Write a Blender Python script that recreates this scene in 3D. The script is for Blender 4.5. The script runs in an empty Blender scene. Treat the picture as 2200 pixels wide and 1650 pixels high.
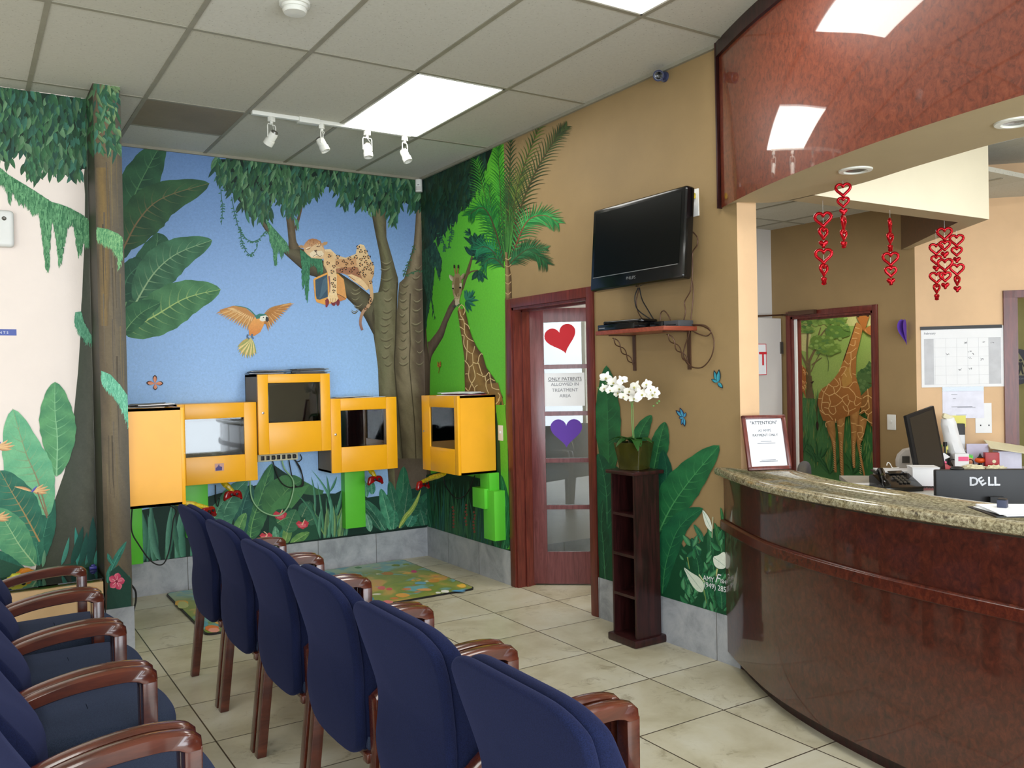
import bpy, bmesh, math, random
import numpy as np
from mathutils import Vector, Matrix
from mathutils.geometry import tessellate_polygon
PI = math.pi
rnd = random.Random(7)
scn = bpy.context.scene
COL = scn.collection

# ------------------------------------------------------------------ camera
FPX, YAW, PITCH, ROLL = 1860.65, 0.56738, -0.01007, -0.01982
CAM = Vector((-3.4284, -6.8002, 1.5623))
H = 3.295                                  # ceiling height of the waiting room
_f = Vector((math.sin(YAW)*math.cos(PITCH), math.cos(YAW)*math.cos(PITCH), math.sin(PITCH)))
_r = Vector((math.cos(YAW), -math.sin(YAW), 0.0)); _u = _r.cross(_f)
R_ = math.cos(ROLL)*_r + math.sin(ROLL)*_u
U_ = -math.sin(ROLL)*_r + math.cos(ROLL)*_u
cd = bpy.data.cameras.new('camera'); cam = bpy.data.objects.new('camera', cd); COL.objects.link(cam)
cam.matrix_world = Matrix((( R_.x, U_.x, -_f.x, CAM.x), (R_.y, U_.y, -_f.y, CAM.y), (R_.z, U_.z, -_f.z, CAM.z), (0, 0, 0, 1)))
cd.sensor_fit = 'HORIZONTAL'; cd.sensor_width = 36; cd.lens = FPX/2200*36; cd.clip_start = 0.05; cd.clip_end = 100
scn.camera = cam

# ------------------------------------------------------------------ colour management, world, daylight
vs = scn.view_settings
vs.view_transform = 'Standard'; vs.look = 'None'; vs.gamma = 1; vs.use_curve_mapping = False
vs.exposure = -0.2
w = bpy.data.worlds.new('world'); scn.world = w; w.use_nodes = True
w.node_tree.nodes['Background'].inputs[0].default_value = (0.75, 0.85, 1.0, 1)
w.node_tree.nodes['Background'].inputs[1].default_value = 1.0

def area(name, loc, rot, sx, sy, power, col=(1, 1, 1)):
    d = bpy.data.lights.new(name, 'AREA'); d.shape = 'RECTANGLE'; d.size = sx; d.size_y = sy
    d.energy = power; d.color = col
    o = bpy.data.objects.new(name, d); COL.objects.link(o); o.location = loc; o.rotation_euler = rot
    return o
# daylight through the storefront windows behind the camera and the windows of the left side wall
DAY = (0.86, 0.93, 1.0)
area('storefront_daylight', (-3.2, -9.75, 1.45), (PI/2, 0, 0), 8.1, 2.3, 640, DAY)
area('side_window_daylight', (-7.6, -5.2, 1.6), (PI/2, 0, -PI/2), 4.2, 2.0, 26, DAY)

# ------------------------------------------------------------------ pixel helpers: a pixel of the 2200x1650 photo seen on a real plane
def ray(px):
    return (_f + R_*((px[0]-1100)/FPX) - U_*((px[1]-825)/FPX))
def hit(px, ax, val):
    d = ray(px); t = (val-CAM[ax])/d[ax]
    return CAM + d*t
def hitp(px, p0, n):
    d = ray(px); t = (Vector(p0)-CAM).dot(n)/d.dot(n)
    return CAM + d*t
def project(p):
    d = Vector(p)-CAM; z = d.dot(_f)
    return (1100+FPX*d.dot(R_)/z, 825-FPX*d.dot(U_)/z)
def zoomf(x0, y0, s):
    return lambda *pts: [(x0+x/s, y0+y/s) for x, y in pts]
Fa = zoomf(0, 150, 3.0); Fb = zoomf(0, 650, 2.357); Fc = zoomf(440, 230, 2.946); Fd = zoomf(250, 760, 3.385)
Fe = zoomf(850, 260, 2.578); Ff = zoomf(880, 800, 3.0545); Fg = zoomf(920, 280, 4.584); Fh = zoomf(900, 560, 5.5)
Fi = zoomf(480, 980, 4.889); Fj = zoomf(640, 500, 7.5); Fk = zoomf(1690, 660, 4.343); Fl = zoomf(1240, 760, 2.4275)
Fm = zoomf(1900, 880, 7.173); Fn = zoomf(1600, 620, 3.3); Fq = zoomf(1500, 0, 3.143)

# ------------------------------------------------------------------ colours and materials
def lin(c):
    return c/12.92 if c <= 0.04045 else ((c+0.055)/1.055)**2.4
def rgb(r, g, b, a=1):
    return (lin(r/255), lin(g/255), lin(b/255), a)

class NT:
    def __init__(s, name):
        s.m = bpy.data.materials.new(name); s.m.use_nodes = True; s.t = s.m.node_tree
        s.b = s.t.nodes['Principled BSDF']
    def n(s, typ, ins=None, **kw):
        nd = s.t.nodes.new(typ)
        for k, v in kw.items(): setattr(nd, k, v)
        for k, v in (ins or {}).items(): s.put(nd.inputs[k], v)
        return nd
    def put(s, sock, v):
        if isinstance(v, bpy.types.NodeSocket): s.t.links.new(v, sock)
        elif isinstance(v, bpy.types.Node): s.t.links.new(v.outputs[0], sock)
        else: sock.default_value = v
    def math(s, op, a, b=0.0, c=0.0):
        nd = s.t.nodes.new('ShaderNodeMath'); nd.operation = op
        s.put(nd.inputs[0], a); s.put(nd.inputs[1], b); s.put(nd.inputs[2], c)
        return nd.outputs[0]
    def mix(s, f, a, b, typ='MIX'):
        nd = s.t.nodes.new('ShaderNodeMix'); nd.data_type = 'RGBA'; nd.blend_type = typ
        s.put(nd.inputs[0], f); s.put(nd.inputs[6], a); s.put(nd.inputs[7], b)
        return nd.outputs[2]
    def noise(s, scale, detail=4, rough=0.5, vec=None, dist=0.0):
        nd = s.n('ShaderNodeTexNoise'); nd.inputs['Scale'].default_value = scale
        nd.inputs['Detail'].default_value = detail; nd.inputs['Roughness'].default_value = rough
        nd.inputs['Distortion'].default_value = dist
        if vec is not None: s.put(nd.inputs['Vector'], vec)
        return nd.outputs[0]
    def ramp(s, f, stops):
        nd = s.t.nodes.new('ShaderNodeValToRGB'); s.put(nd.inputs[0], f)
        e = nd.color_ramp.elements
        while len(e) < len(stops): e.new(0.5)
        for i, (p, c) in enumerate(stops): e[i].position = p; e[i].color = c
        return nd.outputs[0]
    def sm(s, f, lo, hi):
        nd = s.t.nodes.new('ShaderNodeMapRange'); nd.interpolation_type = 'SMOOTHSTEP'
        s.put(nd.inputs[0], f); s.put(nd.inputs[1], lo); s.put(nd.inputs[2], hi)
        return nd.outputs[0]
    def pos(s): return s.n('ShaderNodeNewGeometry').outputs['Position']
    def obj(s): return s.n('ShaderNodeTexCoord').outputs['Object']
    def stretch(s, vec, sc):
        nd = s.n('ShaderNodeMapping'); s.put(nd.inputs[0], vec); nd.inputs['Scale'].default_value = sc
        return nd.outputs[0]
    def bump(s, h, strength=0.2, dist=0.002):
        nd = s.n('ShaderNodeBump'); nd.inputs['Strength'].default_value = strength; nd.inputs['Distance'].default_value = dist
        s.put(nd.inputs['Height'], h); s.put(s.b.inputs['Normal'], nd.outputs[0])
    def fin(s, col, rough=0.5, metal=0.0, spec=0.5, coat=0.0):
        s.put(s.b.inputs['Base Color'], col); s.put(s.b.inputs['Roughness'], rough)
        s.put(s.b.inputs['Metallic'], metal); s.b.inputs['Specular IOR Level'].default_value = spec
        s.b.inputs['Coat Weight'].default_value = coat; s.b.inputs['Coat Roughness'].default_value = 0.06
        return s.m

def plain(name, c, rough=0.5, metal=0.0, spec=0.5, var=0.06, scale=12, coat=0.0):
    t = NT(name); c = rgb(*c)
    d = tuple(x*(1-var*2) for x in c[:3])+(1,)
    n = t.noise(scale, 4, 0.55, t.obj())
    return t.fin(t.mix(t.sm(n, 0.3, 0.7), d, c), rough, metal, spec, coat)

def emit(name, c, strength):
    t = NT(name); t.fin(rgb(*c), 0.5)
    t.b.inputs['Emission Color'].default_value = rgb(*c); t.b.inputs['Emission Strength'].default_value = strength
    return t.m

def glass(name, c=(235, 240, 240), rough=0.0, alpha=0.12):
    # thin pane: mostly see-through with a mirror-like skin
    t = NT(name)
    out = t.t.nodes['Material Output']
    tr = t.n('ShaderNodeBsdfTransparent'); tr.inputs[0].default_value = rgb(*c)
    gl = t.n('ShaderNodeBsdfGlossy'); gl.inputs['Roughness'].default_value = rough
    fr = t.n('ShaderNodeFresnel'); fr.inputs[0].default_value = 1.5
    mx = t.n('ShaderNodeMixShader'); t.put(mx.inputs[0], t.math('ADD', fr.outputs[0], alpha)); t.put(mx.inputs[1], tr.outputs[0]); t.put(mx.inputs[2], gl.outputs[0])
    t.put(out.inputs[0], mx.outputs[0])
    return t.m

def wallpaint(name, c, var=0.05, bump=0.15, rough=0.6):
    t = NT(name); c = rgb(*c); p = t.pos()
    n = t.noise(2.2, 5, 0.6, p)
    d = tuple(x*(1-var*2.2) for x in c[:3])+(1,)
    t.bump(t.noise(90, 3, 0.6, p), bump, 0.003)
    return t.fin(t.mix(t.sm(n, 0.3, 0.7), d, c), rough, 0, 0.35)

def m_floor():
    t = NT('floor_tile_stone'); p = t.pos()
    sp = t.n('ShaderNodeSeparateXYZ'); t.put(sp.inputs[0], p)
    S = 0.508
    gx = t.math('DIVIDE', t.math('ADD', sp.outputs[0], 0.494), S); gy = t.math('DIVIDE', t.math('ADD', sp.outputs[1], 1.9227), S)
    def edge(g):
        f = t.math('FRACT', g); return t.math('MINIMUM', f, t.math('SUBTRACT', 1.0, f))
    e = t.math('MINIMUM', edge(gx), edge(gy))
    grout = t.sm(e, 0.0045, 0.0085)
    cell = t.n('ShaderNodeCombineXYZ'); t.put(cell.inputs[0], t.math('FLOOR', gx)); t.put(cell.inputs[1], t.math('FLOOR', gy))
    wn = t.n('ShaderNodeTexWhiteNoise'); t.put(wn.inputs[0], cell.outputs[0])
    off = t.n('ShaderNodeVectorMath', operation='MULTIPLY_ADD'); t.put(off.inputs[0], wn.outputs[1]); off.inputs[1].default_value = (9, 9, 9); t.put(off.inputs[2], p)
    big = t.noise(2.6, 5, 0.6, off.outputs[0], 0.4)
    fine = t.noise(11, 8, 0.72, off.outputs[0], 0.8)
    base = t.ramp(big, [(0.3, rgb(172, 164, 138)), (0.5, rgb(194, 188, 166)), (0.72, rgb(204, 201, 186))])
    st = t.math('MULTIPLY', t.sm(fine, 0.52, 0.68), t.sm(t.noise(3.3, 2, 0.5, off.outputs[0]), 0.45, 0.62))
    col = t.mix(t.math('MULTIPLY', st, 0.6), base, rgb(120, 108, 80))
    col = t.mix(t.math('MULTIPLY', wn.outputs[0], 0.14), col, rgb(150, 142, 116))
    col = t.mix(grout, rgb(62, 50, 38), col)
    t.bump(grout, 0.3, 0.002)
    return t.fin(col, t.math('ADD', 0.3, t.math('MULTIPLY', fine, 0.15)), 0, 0.45)

def m_base_tile(name, along):
    t = NT(name); p = t.pos()
    sp = t.n('ShaderNodeSeparateXYZ'); t.put(sp.inputs[0], p)
    S = 0.508
    g = t.math('DIVIDE', t.math('ADD', sp.outputs[along], 0.494 if along == 0 else 1.9227-0.0), S)
    f = t.math('FRACT', g); e = t.math('MINIMUM', f, t.math('SUBTRACT', 1.0, f))
    grout = t.sm(e, 0.003, 0.006)
    wn = t.n('ShaderNodeTexWhiteNoise', noise_dimensions='1D'); t.put(wn.inputs['W'], t.math('FLOOR', g))
    a = t.noise(5, 7, 0.68, p, 0.5); b = t.noise(1.8, 3, 0.5, p)
    col = t.ramp(a, [(0.3, rgb(134, 139, 146)), (0.52, rgb(168, 172, 180)), (0.7, rgb(186, 189, 194))])
    col = t.mix(t.math('MULTIPLY', wn.outputs[0], 0.3), col, rgb(142, 146, 152))
    col = t.mix(grout, rgb(88, 86, 84), col)
    t.bump(a, 0.1, 0.002)
    return t.fin(col, 0.5, 0, 0.4)

def m_ceiling():
    t = NT('ceiling_tile_mineral'); p = t.pos()
    sp = t.n('ShaderNodeSeparateXYZ'); t.put(sp.inputs[0], p)
    gx = t.math('FLOOR', t.math('DIVIDE', t.math('ADD', sp.outputs[0], 0.597), 0.6144)); gy = t.math('FLOOR', t.math('DIVIDE', t.math('ADD', sp.outputs[1], 1.159), 1.2185))
    cell = t.n('ShaderNodeCombineXYZ'); t.put(cell.inputs[0], gx); t.put(cell.inputs[1], gy)
    wn = t.n('ShaderNodeTexWhiteNoise'); t.put(wn.inputs[0], cell.outputs[0])
    v = t.n('ShaderNodeTexVoronoi'); v.inputs['Scale'].default_value = 55; t.put(v.inputs['Vector'], p)
    sel = t.n('ShaderNodeTexWhiteNoise'); t.put(sel.inputs[0], v.outputs['Position'])
    spots = t.math('MULTIPLY', t.math('SUBTRACT', 1.0, t.sm(v.outputs['Distance'], 0.08, 0.26)), t.math('GREATER_THAN', sel.outputs[0], 0.55))
    base = t.mix(wn.outputs[0], rgb(192, 190, 178), rgb(208, 207, 200))
    col = t.mix(t.math('MULTIPLY', spots, 0.42), base, rgb(108, 100, 84))
    col = t.mix(t.math('MULTIPLY', t.sm(t.noise(60, 5, 0.7, p), 0.4, 0.7), 0.12), col, rgb(140, 134, 120))
    t.bump(t.math('SUBTRACT', 1.0, spots), 0.25, 0.002)
    return t.fin(col, 0.85, 0, 0.2)

def m_laminate(name, dark, mid, light, rough=0.22):
    t = NT(name); p = t.pos()
    q = t.stretch(p, (1, 1, 0.75))
    a = t.noise(42, 6, 0.7, q, 0.6); b = t.noise(150, 3, 0.7, q, 0.8)
    c = t.ramp(a, [(0.3, rgb(*dark)), (0.5, rgb(*mid)), (0.68, rgb(*light))])
    v = t.noise(85, 5, 0.75, q, 1.2)
    c = t.mix(t.math('MULTIPLY', t.sm(v, 0.6, 0.72), 0.6), c, rgb(dark[0]*0.45, dark[1]*0.45, dark[2]*0.45))
    c = t.mix(t.math('MULTIPLY', t.sm(b, 0.55, 0.8), 0.25), c, rgb(*light))
    return t, c, rough

def m_granite():
    t = NT('speckled_granite'); p = t.pos()
    a = t.noise(60, 8, 0.78, p, 0.4); b = t.noise(190, 4, 0.7, p); c = t.noise(9, 3, 0.5, p)
    col = t.ramp(a, [(0.36, rgb(56, 50, 40)), (0.45, rgb(118, 108, 84)), (0.54, rgb(160, 152, 124)), (0.68, rgb(192, 186, 162))])
    col = t.mix(t.math('MULTIPLY', t.sm(b, 0.56, 0.66), 0.75), col, rgb(48, 42, 34))
    col = t.mix(t.math('MULTIPLY', t.sm(c, 0.5, 0.75), 0.3), col, rgb(160, 142, 92))
    return t.fin(col, 0.09, 0, 0.6)

def m_wood(name, dark, light, rough=0.28, scale=(3, 26, 26), coat=0.0):
    t = NT(name); q = t.stretch(t.obj(), scale)
    a = t.noise(2.4, 6, 0.6, q, 0.6)
    c = t.mix(t.sm(a, 0.3, 0.72), rgb(*dark), rgb(*light))
    return t.fin(c, rough, 0, 0.5, coat)

def m_fabric(name, c1, c2):
    t = NT(name); o = t.obj()
    a = t.noise(420, 2, 0.6, o)
    v = t.n('ShaderNodeTexVoronoi'); v.inputs['Scale'].default_value = 520; t.put(v.inputs['Vector'], o)
    c = t.mix(t.sm(a, 0.35, 0.65), rgb(*c1), rgb(*c2))
    t.bump(v.outputs['Distance'], 0.25, 0.0007)
    t.b.inputs['Sheen Weight'].default_value = 0.12; t.b.inputs['Sheen Roughness'].default_value = 0.5
    t.b.inputs['Sheen Tint'].default_value = rgb(120, 130, 200)
    return t.fin(c, 0.95, 0, 0.15)

def m_paint(name, rough=0.55, v=0.13):
    # mural paint: colour carried by the painting itself, broken up by fine brush grain
    t = NT(name); at = t.n('ShaderNodeAttribute', attribute_name='Col')
    p = t.pos()
    a = t.noise(60, 5, 0.65, p, 0.7); b = t.noise(190, 3, 0.6, p)
    f = t.math('ADD', t.math('MULTIPLY', a, 0.7), t.math('MULTIPLY', b, 0.3))
    k = t.n('ShaderNodeMapRange'); t.put(k.inputs[0], f); k.inputs[1].default_value = 0.3; k.inputs[2].default_value = 0.7
    k.inputs[3].default_value = 1-v; k.inputs[4].default_value = 1+v
    vm = t.n('ShaderNodeVectorMath', operation='SCALE'); t.put(vm.inputs[0], at.outputs['Color']); t.put(vm.inputs['Scale'], k.outputs[0])
    t.bump(t.noise(90, 3, 0.6, p), 0.1, 0.003)
    return t.fin(vm.outputs[0], rough, 0, 0.3)

M = {}
M['floor'] = m_floor()
M['base_x'] = m_base_tile('grey_base_tile_sky_side', 0); M['base_y'] = m_base_tile('grey_base_tile_door_side', 1)
M['ceil'] = m_ceiling()
M['grid'] = plain('ceiling_grid_metal', (150, 146, 130), 0.5, 0, 0.3)
M['tan'] = wallpaint('tan_wall_paint', (152, 127, 88))
M['peach'] = wallpaint('peach_wall_paint', (222, 186, 146))
M['pale'] = wallpaint('pale_wall_paint', (242, 228, 218), 0.02)
M['cream'] = wallpaint('cream_and_lit_tan_paint', (236, 228, 204), 0.02)  # tan header paint lightened as lit; also plain cream for the outer walls
M['shaded_tan'] = wallpaint('shaded_tan_soffit_paint', (176, 158, 126), 0.03)  # same tan as the cream header, darker copy standing for underside shade
M['greywall'] = wallpaint('light_grey_wall_paint', (208, 204, 200), 0.02)
M['olive'] = wallpaint('olive_wall_paint', (150, 146, 92), 0.03)
M['mural'] = m_paint('mural_paint')
M['muralflat'] = m_paint('mural_flat_paint', 0.55, 0.05)
t, c, r = m_laminate('burl_laminate_dark', (40, 15, 10), (66, 26, 17), (84, 36, 22)); M['lam'] = t.fin(c, 0.3, 0, 0.4, 1.0); t.b.inputs['Coat Roughness'].default_value = 0.05
M['frame'] = m_wood('mahogany_trim', (84, 32, 26), (112, 48, 38), 0.3, (20, 20, 2))
M['doorwood'] = m_wood('plum_door_wood', (92, 44, 46), (116, 62, 64), 0.25, (20, 20, 2))
M['yellow'] = plain('yellow_cabinet_lacquer', (250, 178, 24), 0.32, 0, 0.5, 0.02, 6)
M['cabside'] = plain('yellow_cabinet_lacquer_worn', (246, 176, 40), 0.35, 0, 0.5, 0.03, 5)
M['cabback'] = plain('brown_cabinet_side', (128, 108, 72), 0.5)
M['green'] = plain('lime_green_conduit_paint', (98, 206, 58), 0.4, 0, 0.4, 0.02)
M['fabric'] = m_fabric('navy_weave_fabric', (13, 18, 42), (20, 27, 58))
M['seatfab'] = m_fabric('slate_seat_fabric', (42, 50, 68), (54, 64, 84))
M['chairwood'] = m_wood('chair_cherry_wood', (64, 28, 19), (92, 43, 28), 0.22, (2, 9, 9), 0.4)
M['darkwood'] = m_wood('dark_espresso_wood', (30, 12, 12), (58, 24, 24), 0.3, (22, 22, 2))
M['black'] = plain('black_gloss_plastic', (10, 10, 12), 0.12, 0, 0.5, 0.1)
M['blackmat'] = plain('black_matte_plastic', (26, 26, 28), 0.45, 0, 0.4)
M['screen'] = plain('dark_screen_glass', (22, 24, 27), 0.07, 0, 0.5, 0.0)
M['tvscreen'] = plain('television_screen_glass', (4, 5, 4), 0.22, 0, 0.3, 0.0)
M['white'] = plain('white_plastic', (228, 228, 224), 0.4, 0, 0.4, 0.02)
M['whitemetal'] = plain('white_enamel', (220, 220, 212), 0.35, 0, 0.4, 0.02)
M['paper'] = plain('white_paper', (236, 238, 242), 0.7, 0, 0.2, 0.01)
M['creampaper'] = plain('cream_paper', (228, 222, 190), 0.7, 0, 0.2, 0.03)
M['yellowpaper'] = plain('yellow_paper', (232, 226, 128), 0.7, 0, 0.2, 0.01)
M['silver'] = plain('silver_trim', (190, 190, 190), 0.25, 0.8, 0.5, 0.03)
M['steel'] = plain('dull_steel', (120, 118, 112), 0.35, 0.8, 0.5, 0.05)
M['bronze'] = plain('bronze_bracket_metal', (92, 66, 50), 0.35, 0.5, 0.5, 0.05)
M['shelf'] = m_wood('red_brown_shelf_wood', (120, 52, 36), (150, 72, 50), 0.35)
M['redfoil'] = plain('red_foil', (196, 20, 34), 0.18, 0.75, 0.5, 0.08, 60)
M['red'] = plain('red_paper', (206, 40, 52), 0.6, 0, 0.3, 0.02)
M['purple'] = plain('purple_paper', (98, 62, 168), 0.6, 0, 0.3, 0.02)
M['redplastic'] = plain('red_translucent_plastic', (150, 14, 22), 0.15, 0, 0.6, 0.2, 60)
M['yellowtape'] = plain('yellow_tape', (214, 190, 20), 0.3, 0, 0.5, 0.25, 60)
M['greencable'] = plain('pale_green_cable', (150, 196, 150), 0.5)
M['ink'] = plain('grey_ink', (120, 124, 134), 0.7, 0, 0.2, 0.0)
M['darkink'] = plain('dark_ink', (52, 54, 64), 0.7, 0, 0.2, 0.0)
M['petal'] = plain('white_orchid_petal', (244, 242, 234), 0.5, 0, 0.3, 0.02)
M['petalc'] = plain('yellow_green_orchid_centre', (200, 196, 110), 0.5)
M['stem'] = plain('green_stem', (112, 150, 84), 0.5)
M['leafg'] = plain('orchid_leaf_green', (60, 118, 52), 0.4, 0, 0.5, 0.12)
M['vase'] = plain('olive_glazed_vase', (60, 58, 20), 0.08, 0, 0.6, 0.15, 8)
M['beige'] = plain('beige_play_table', (206, 172, 130), 0.5, 0, 0.3, 0.03)
M['toyorange'] = plain('orange_toy_plastic', (230, 140, 30), 0.35); M['toyyellow'] = plain('yellow_toy_plastic', (214, 206, 40), 0.35)
M['toyblue'] = plain('blue_toy_plastic', (60, 60, 150), 0.35)
M['glass'] = glass('clear_pane', (232, 236, 236), 0.0, 0.03)
M['cabglass'] = glass('cabinet_window_pane', (215, 218, 218), 0.02, 0.03)
M['tableglass'] = glass('table_glass', (190, 215, 190), 0.0, 0.05)
M['panel'] = emit('ceiling_light_diffuser', (255, 254, 250), 3.0)
M['gold'] = plain('brass', (190, 140, 40), 0.3, 0.8, 0.5, 0.03)
M['bluegrey'] = plain('dark_blue_lens_housing', (60, 64, 92), 0.3)
M['vent'] = wallpaint('dusty_vent_panel', (140, 128, 108), 0.1, 0.3)
M['chairgrey'] = m_fabric('grey_brown_fabric', (84, 80, 72), (104, 100, 92))
M['orange'] = plain('orange_pumpkin_plastic', (224, 84, 20), 0.4); M['lime'] = plain('lime_plastic', (90, 220, 60), 0.4)
M['pink'] = plain('pink_paper', (240, 90, 140), 0.5); M['redbox'] = plain('red_card_box', (170, 26, 34), 0.4)

# ------------------------------------------------------------------ object helpers
def finish(name, bm, mats, parent=None, smooth=35, kind=None):
    me = bpy.data.meshes.new(name); bm.normal_update(); bm.to_mesh(me); bm.free()
    if not isinstance(mats, (list, tuple)): mats = [mats]
    for m in mats: me.materials.append(m)
    if smooth:
        me.shade_smooth(); me.set_sharp_from_angle(angle=math.radians(smooth))
    o = bpy.data.objects.new(name, me); COL.objects.link(o)
    if parent is not None: o.parent = parent
    if kind: o['kind'] = kind
    return o

def thing(name, label, cat, loc=(0, 0, 0), rz=0.0, group=None):
    o = bpy.data.objects.new(name, None); COL.objects.link(o); o.location = loc; o.rotation_euler = (0, 0, rz)
    o.empty_display_size = 0.05
    o['label'] = label; o['category'] = cat
    if group: o['group'] = group
    return o

def tag(o, label, cat, group=None):
    o['label'] = label; o['category'] = cat
    if group: o['group'] = group
    return o

def dup(root, loc=None, rz=None, label=None):
    r = root.copy(); COL.objects.link(r)
    if loc is not None: r.location = loc
    if rz is not None: r.rotation_euler = (0, 0, rz)
    if label: r['label'] = label
    def rec(a, b):
        for ch in list(a.children):
            c = ch.copy(); COL.objects.link(c); c.parent = b; rec(ch, c)
    src = list(root.children)
    for ch in src:
        c = ch.copy(); COL.objects.link(c); c.parent = r; rec(ch, c)
    return r

def box(bm, c, s, rot=None, mi=0, bev=0.0, seg=2):
    r = bmesh.ops.create_cube(bm, size=1.0); vs_ = r['verts']
    for v in vs_: v.co = Vector((v.co.x*s[0], v.co.y*s[1], v.co.z*s[2]))
    es = list({e for v in vs_ for e in v.link_edges})
    fs = list({f for v in vs_ for f in v.link_faces})
    if bev > 0:
        rr = bmesh.ops.bevel(bm, geom=es, offset=bev, segments=seg, profile=0.6, affect='EDGES')
        vs_ = list({v for f in rr['faces'] for v in f.verts} | {v for v in vs_ if v.is_valid})
        fs = list({f for v in vs_ for f in v.link_faces})
    m = Matrix.Translation(Vector(c)) @ (rot.to_4x4() if rot is not None else Matrix.Identity(4))
    for v in vs_: v.co = m @ v.co
    for f in fs: f.material_index = mi
    return vs_

def b2(bm, lo, hi, **k):
    return box(bm, [(a+b)/2 for a, b in zip(lo, hi)], [abs(b-a) for a, b in zip(lo, hi)], **k)

def prism(bm, pts, z0, z1, fn=None, mi=0, bev=0.0):
    # extrude a polygon (u, v) along w; fn maps (u, v, w) to a point
    fn = fn or (lambda u, v, w_: (u, v, w_))
    a = [bm.verts.new(fn(u, v, z0)) for u, v in pts]; b = [bm.verts.new(fn(u, v, z1)) for u, v in pts]
    n = len(pts); fs = []
    for i in range(n):
        j = (i+1) % n; fs.append(bm.faces.new((a[i], a[j], b[j], b[i])))
    fs.append(bm.faces.new(list(reversed(a)))); fs.append(bm.faces.new(b))
    for f in fs: f.material_index = mi
    if bev > 0:
        es = list({e for f in fs for e in f.edges})
        bm.normal_update()
        bmesh.ops.bevel(bm, geom=es, offset=bev, segments=2, profile=0.6, affect='EDGES')
    bmesh.ops.recalc_face_normals(bm, faces=[f for f in bm.faces])
    return fs

def tube(bm, pts, r, seg=8, mi=0, closed=False):
    pts = [Vector(p) for p in pts]; n = len(pts); rings = []
    rr = r if isinstance(r, (list, tuple)) else [r]*n
    up = None
    for i, p in enumerate(pts):
        if closed: d = pts[(i+1) % n]-pts[i-1]
        else: d = pts[min(i+1, n-1)]-pts[max(i-1, 0)]
        if d.length < 1e-9: d = Vector((0, 0, 1))
        d.normalize()
        if up is None:
            up = Vector((0, 0, 1)) if abs(d.z) < 0.9 else Vector((1, 0, 0))
        s = d.cross(up)
        if s.length < 1e-6: s = d.cross(Vector((1, 0.3, 0)))
        s.normalize(); up = s.cross(d).normalized()
        rings.append([bm.verts.new(p+(s*math.cos(2*PI*k/seg)+up*math.sin(2*PI*k/seg))*rr[i]) for k in range(seg)])
    m = n if closed else n-1
    for i in range(m):
        a, b = rings[i], rings[(i+1) % n]
        for k in range(seg):
            f = bm.faces.new((a[k], a[(k+1) % seg], b[(k+1) % seg], b[k])); f.material_index = mi
    if not closed:
        f = bm.faces.new(list(reversed(rings[0]))); f.material_index = mi
        f = bm.faces.new(rings[-1]); f.material_index = mi

def spline(ctrl, n=8, closed=False):
    c = [Vector(p) for p in ctrl]; out = []; m = len(c)
    rng = m if closed else m-1
    for i in range(rng):
        p0 = c[(i-1) % m] if closed or i > 0 else c[0]; p1 = c[i]; p2 = c[(i+1) % m]; p3 = c[(i+2) % m] if closed or i+2 < m else c[-1]
        for k in range(n):
            t = k/n
            out.append(0.5*((2*p1)+(p2-p0)*t+(2*p0-5*p1+4*p2-p3)*t*t+(3*p1-p0-3*p2+p3)*t**3))
    if not closed: out.append(c[-1])
    return out

def lathe(bm, prof, c=(0, 0, 0), seg=24, rot=None, mi=0):
    rings = []
    for r, z in prof:
        ring = []
        for k in range(seg):
            v = Vector((r*math.cos(2*PI*k/seg), r*math.sin(2*PI*k/seg), z))
            if rot is not None: v = rot @ v
            ring.append(bm.verts.new(v+Vector(c)))
        rings.append(ring)
    for a, b in zip(rings, rings[1:]):
        for k in range(seg):
            f = bm.faces.new((a[k], a[(k+1) % seg], b[(k+1) % seg], b[k])); f.material_index = mi
    for rg, rev in ((rings[0], True), (rings[-1], False)):
        f = bm.faces.new(list(reversed(rg)) if rev else rg); f.material_index = mi

def pillow(bm, outline, T, r, fn, seg=4, mi=0, dome=0.0):
    # soft slab: outline (u, v), thickness T, rounded rim radius r
    n = len(outline); P = [Vector((p[0], p[1])) for p in outline]
    cen = sum(P, Vector((0, 0)))/n
    area_ = sum(P[i].x*P[(i+1) % n].y-P[(i+1) % n].x*P[i].y for i in range(n))
    sg = 1 if area_ > 0 else -1
    nor = []
    for i in range(n):
        d = (P[(i+1) % n]-P[i-1]); nor.append(Vector((d.y, -d.x)).normalized()*sg)
    rings = []
    for k in range(-seg, seg+1):
        th = k/seg*PI/2
        ins = r*(1-math.cos(th)); dz = (T/2-r)*(1 if k > 0 else -1 if k < 0 else 0)+r*math.sin(th)
        if k == 0 and T/2 > r:
            for s_ in (-1, 1): rings.append(([P[i]-nor[i]*ins for i in range(n)], s_*(T/2-r)))
        else: rings.append(([P[i]-nor[i]*ins for i in range(n)], dz))
    def capr(ring, dz, s_):
        out = []
        for q in (0.7, 0.4, 0.15):
            out.append(([cen+(p-cen)*q for p in ring], dz+s_*dome*(1-q*q)))
        return out
    allr = list(reversed(capr(rings[0][0], rings[0][1], -1)))+rings+capr(rings[-1][0], rings[-1][1], 1)
    V = [[bm.verts.new(fn(p.x, p.y, dz)) for p in ring] for ring, dz in allr]
    for a, b in zip(V, V[1:]):
        for i in range(n):
            f = bm.faces.new((a[i], a[(i+1) % n], b[(i+1) % n], b[i])); f.material_index = mi
    f = bm.faces.new(list(reversed(V[0]))); f.material_index = mi
    f = bm.faces.new(V[-1]); f.material_index = mi
    bmesh.ops.recalc_face_normals(bm, faces=bm.faces[:])

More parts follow.
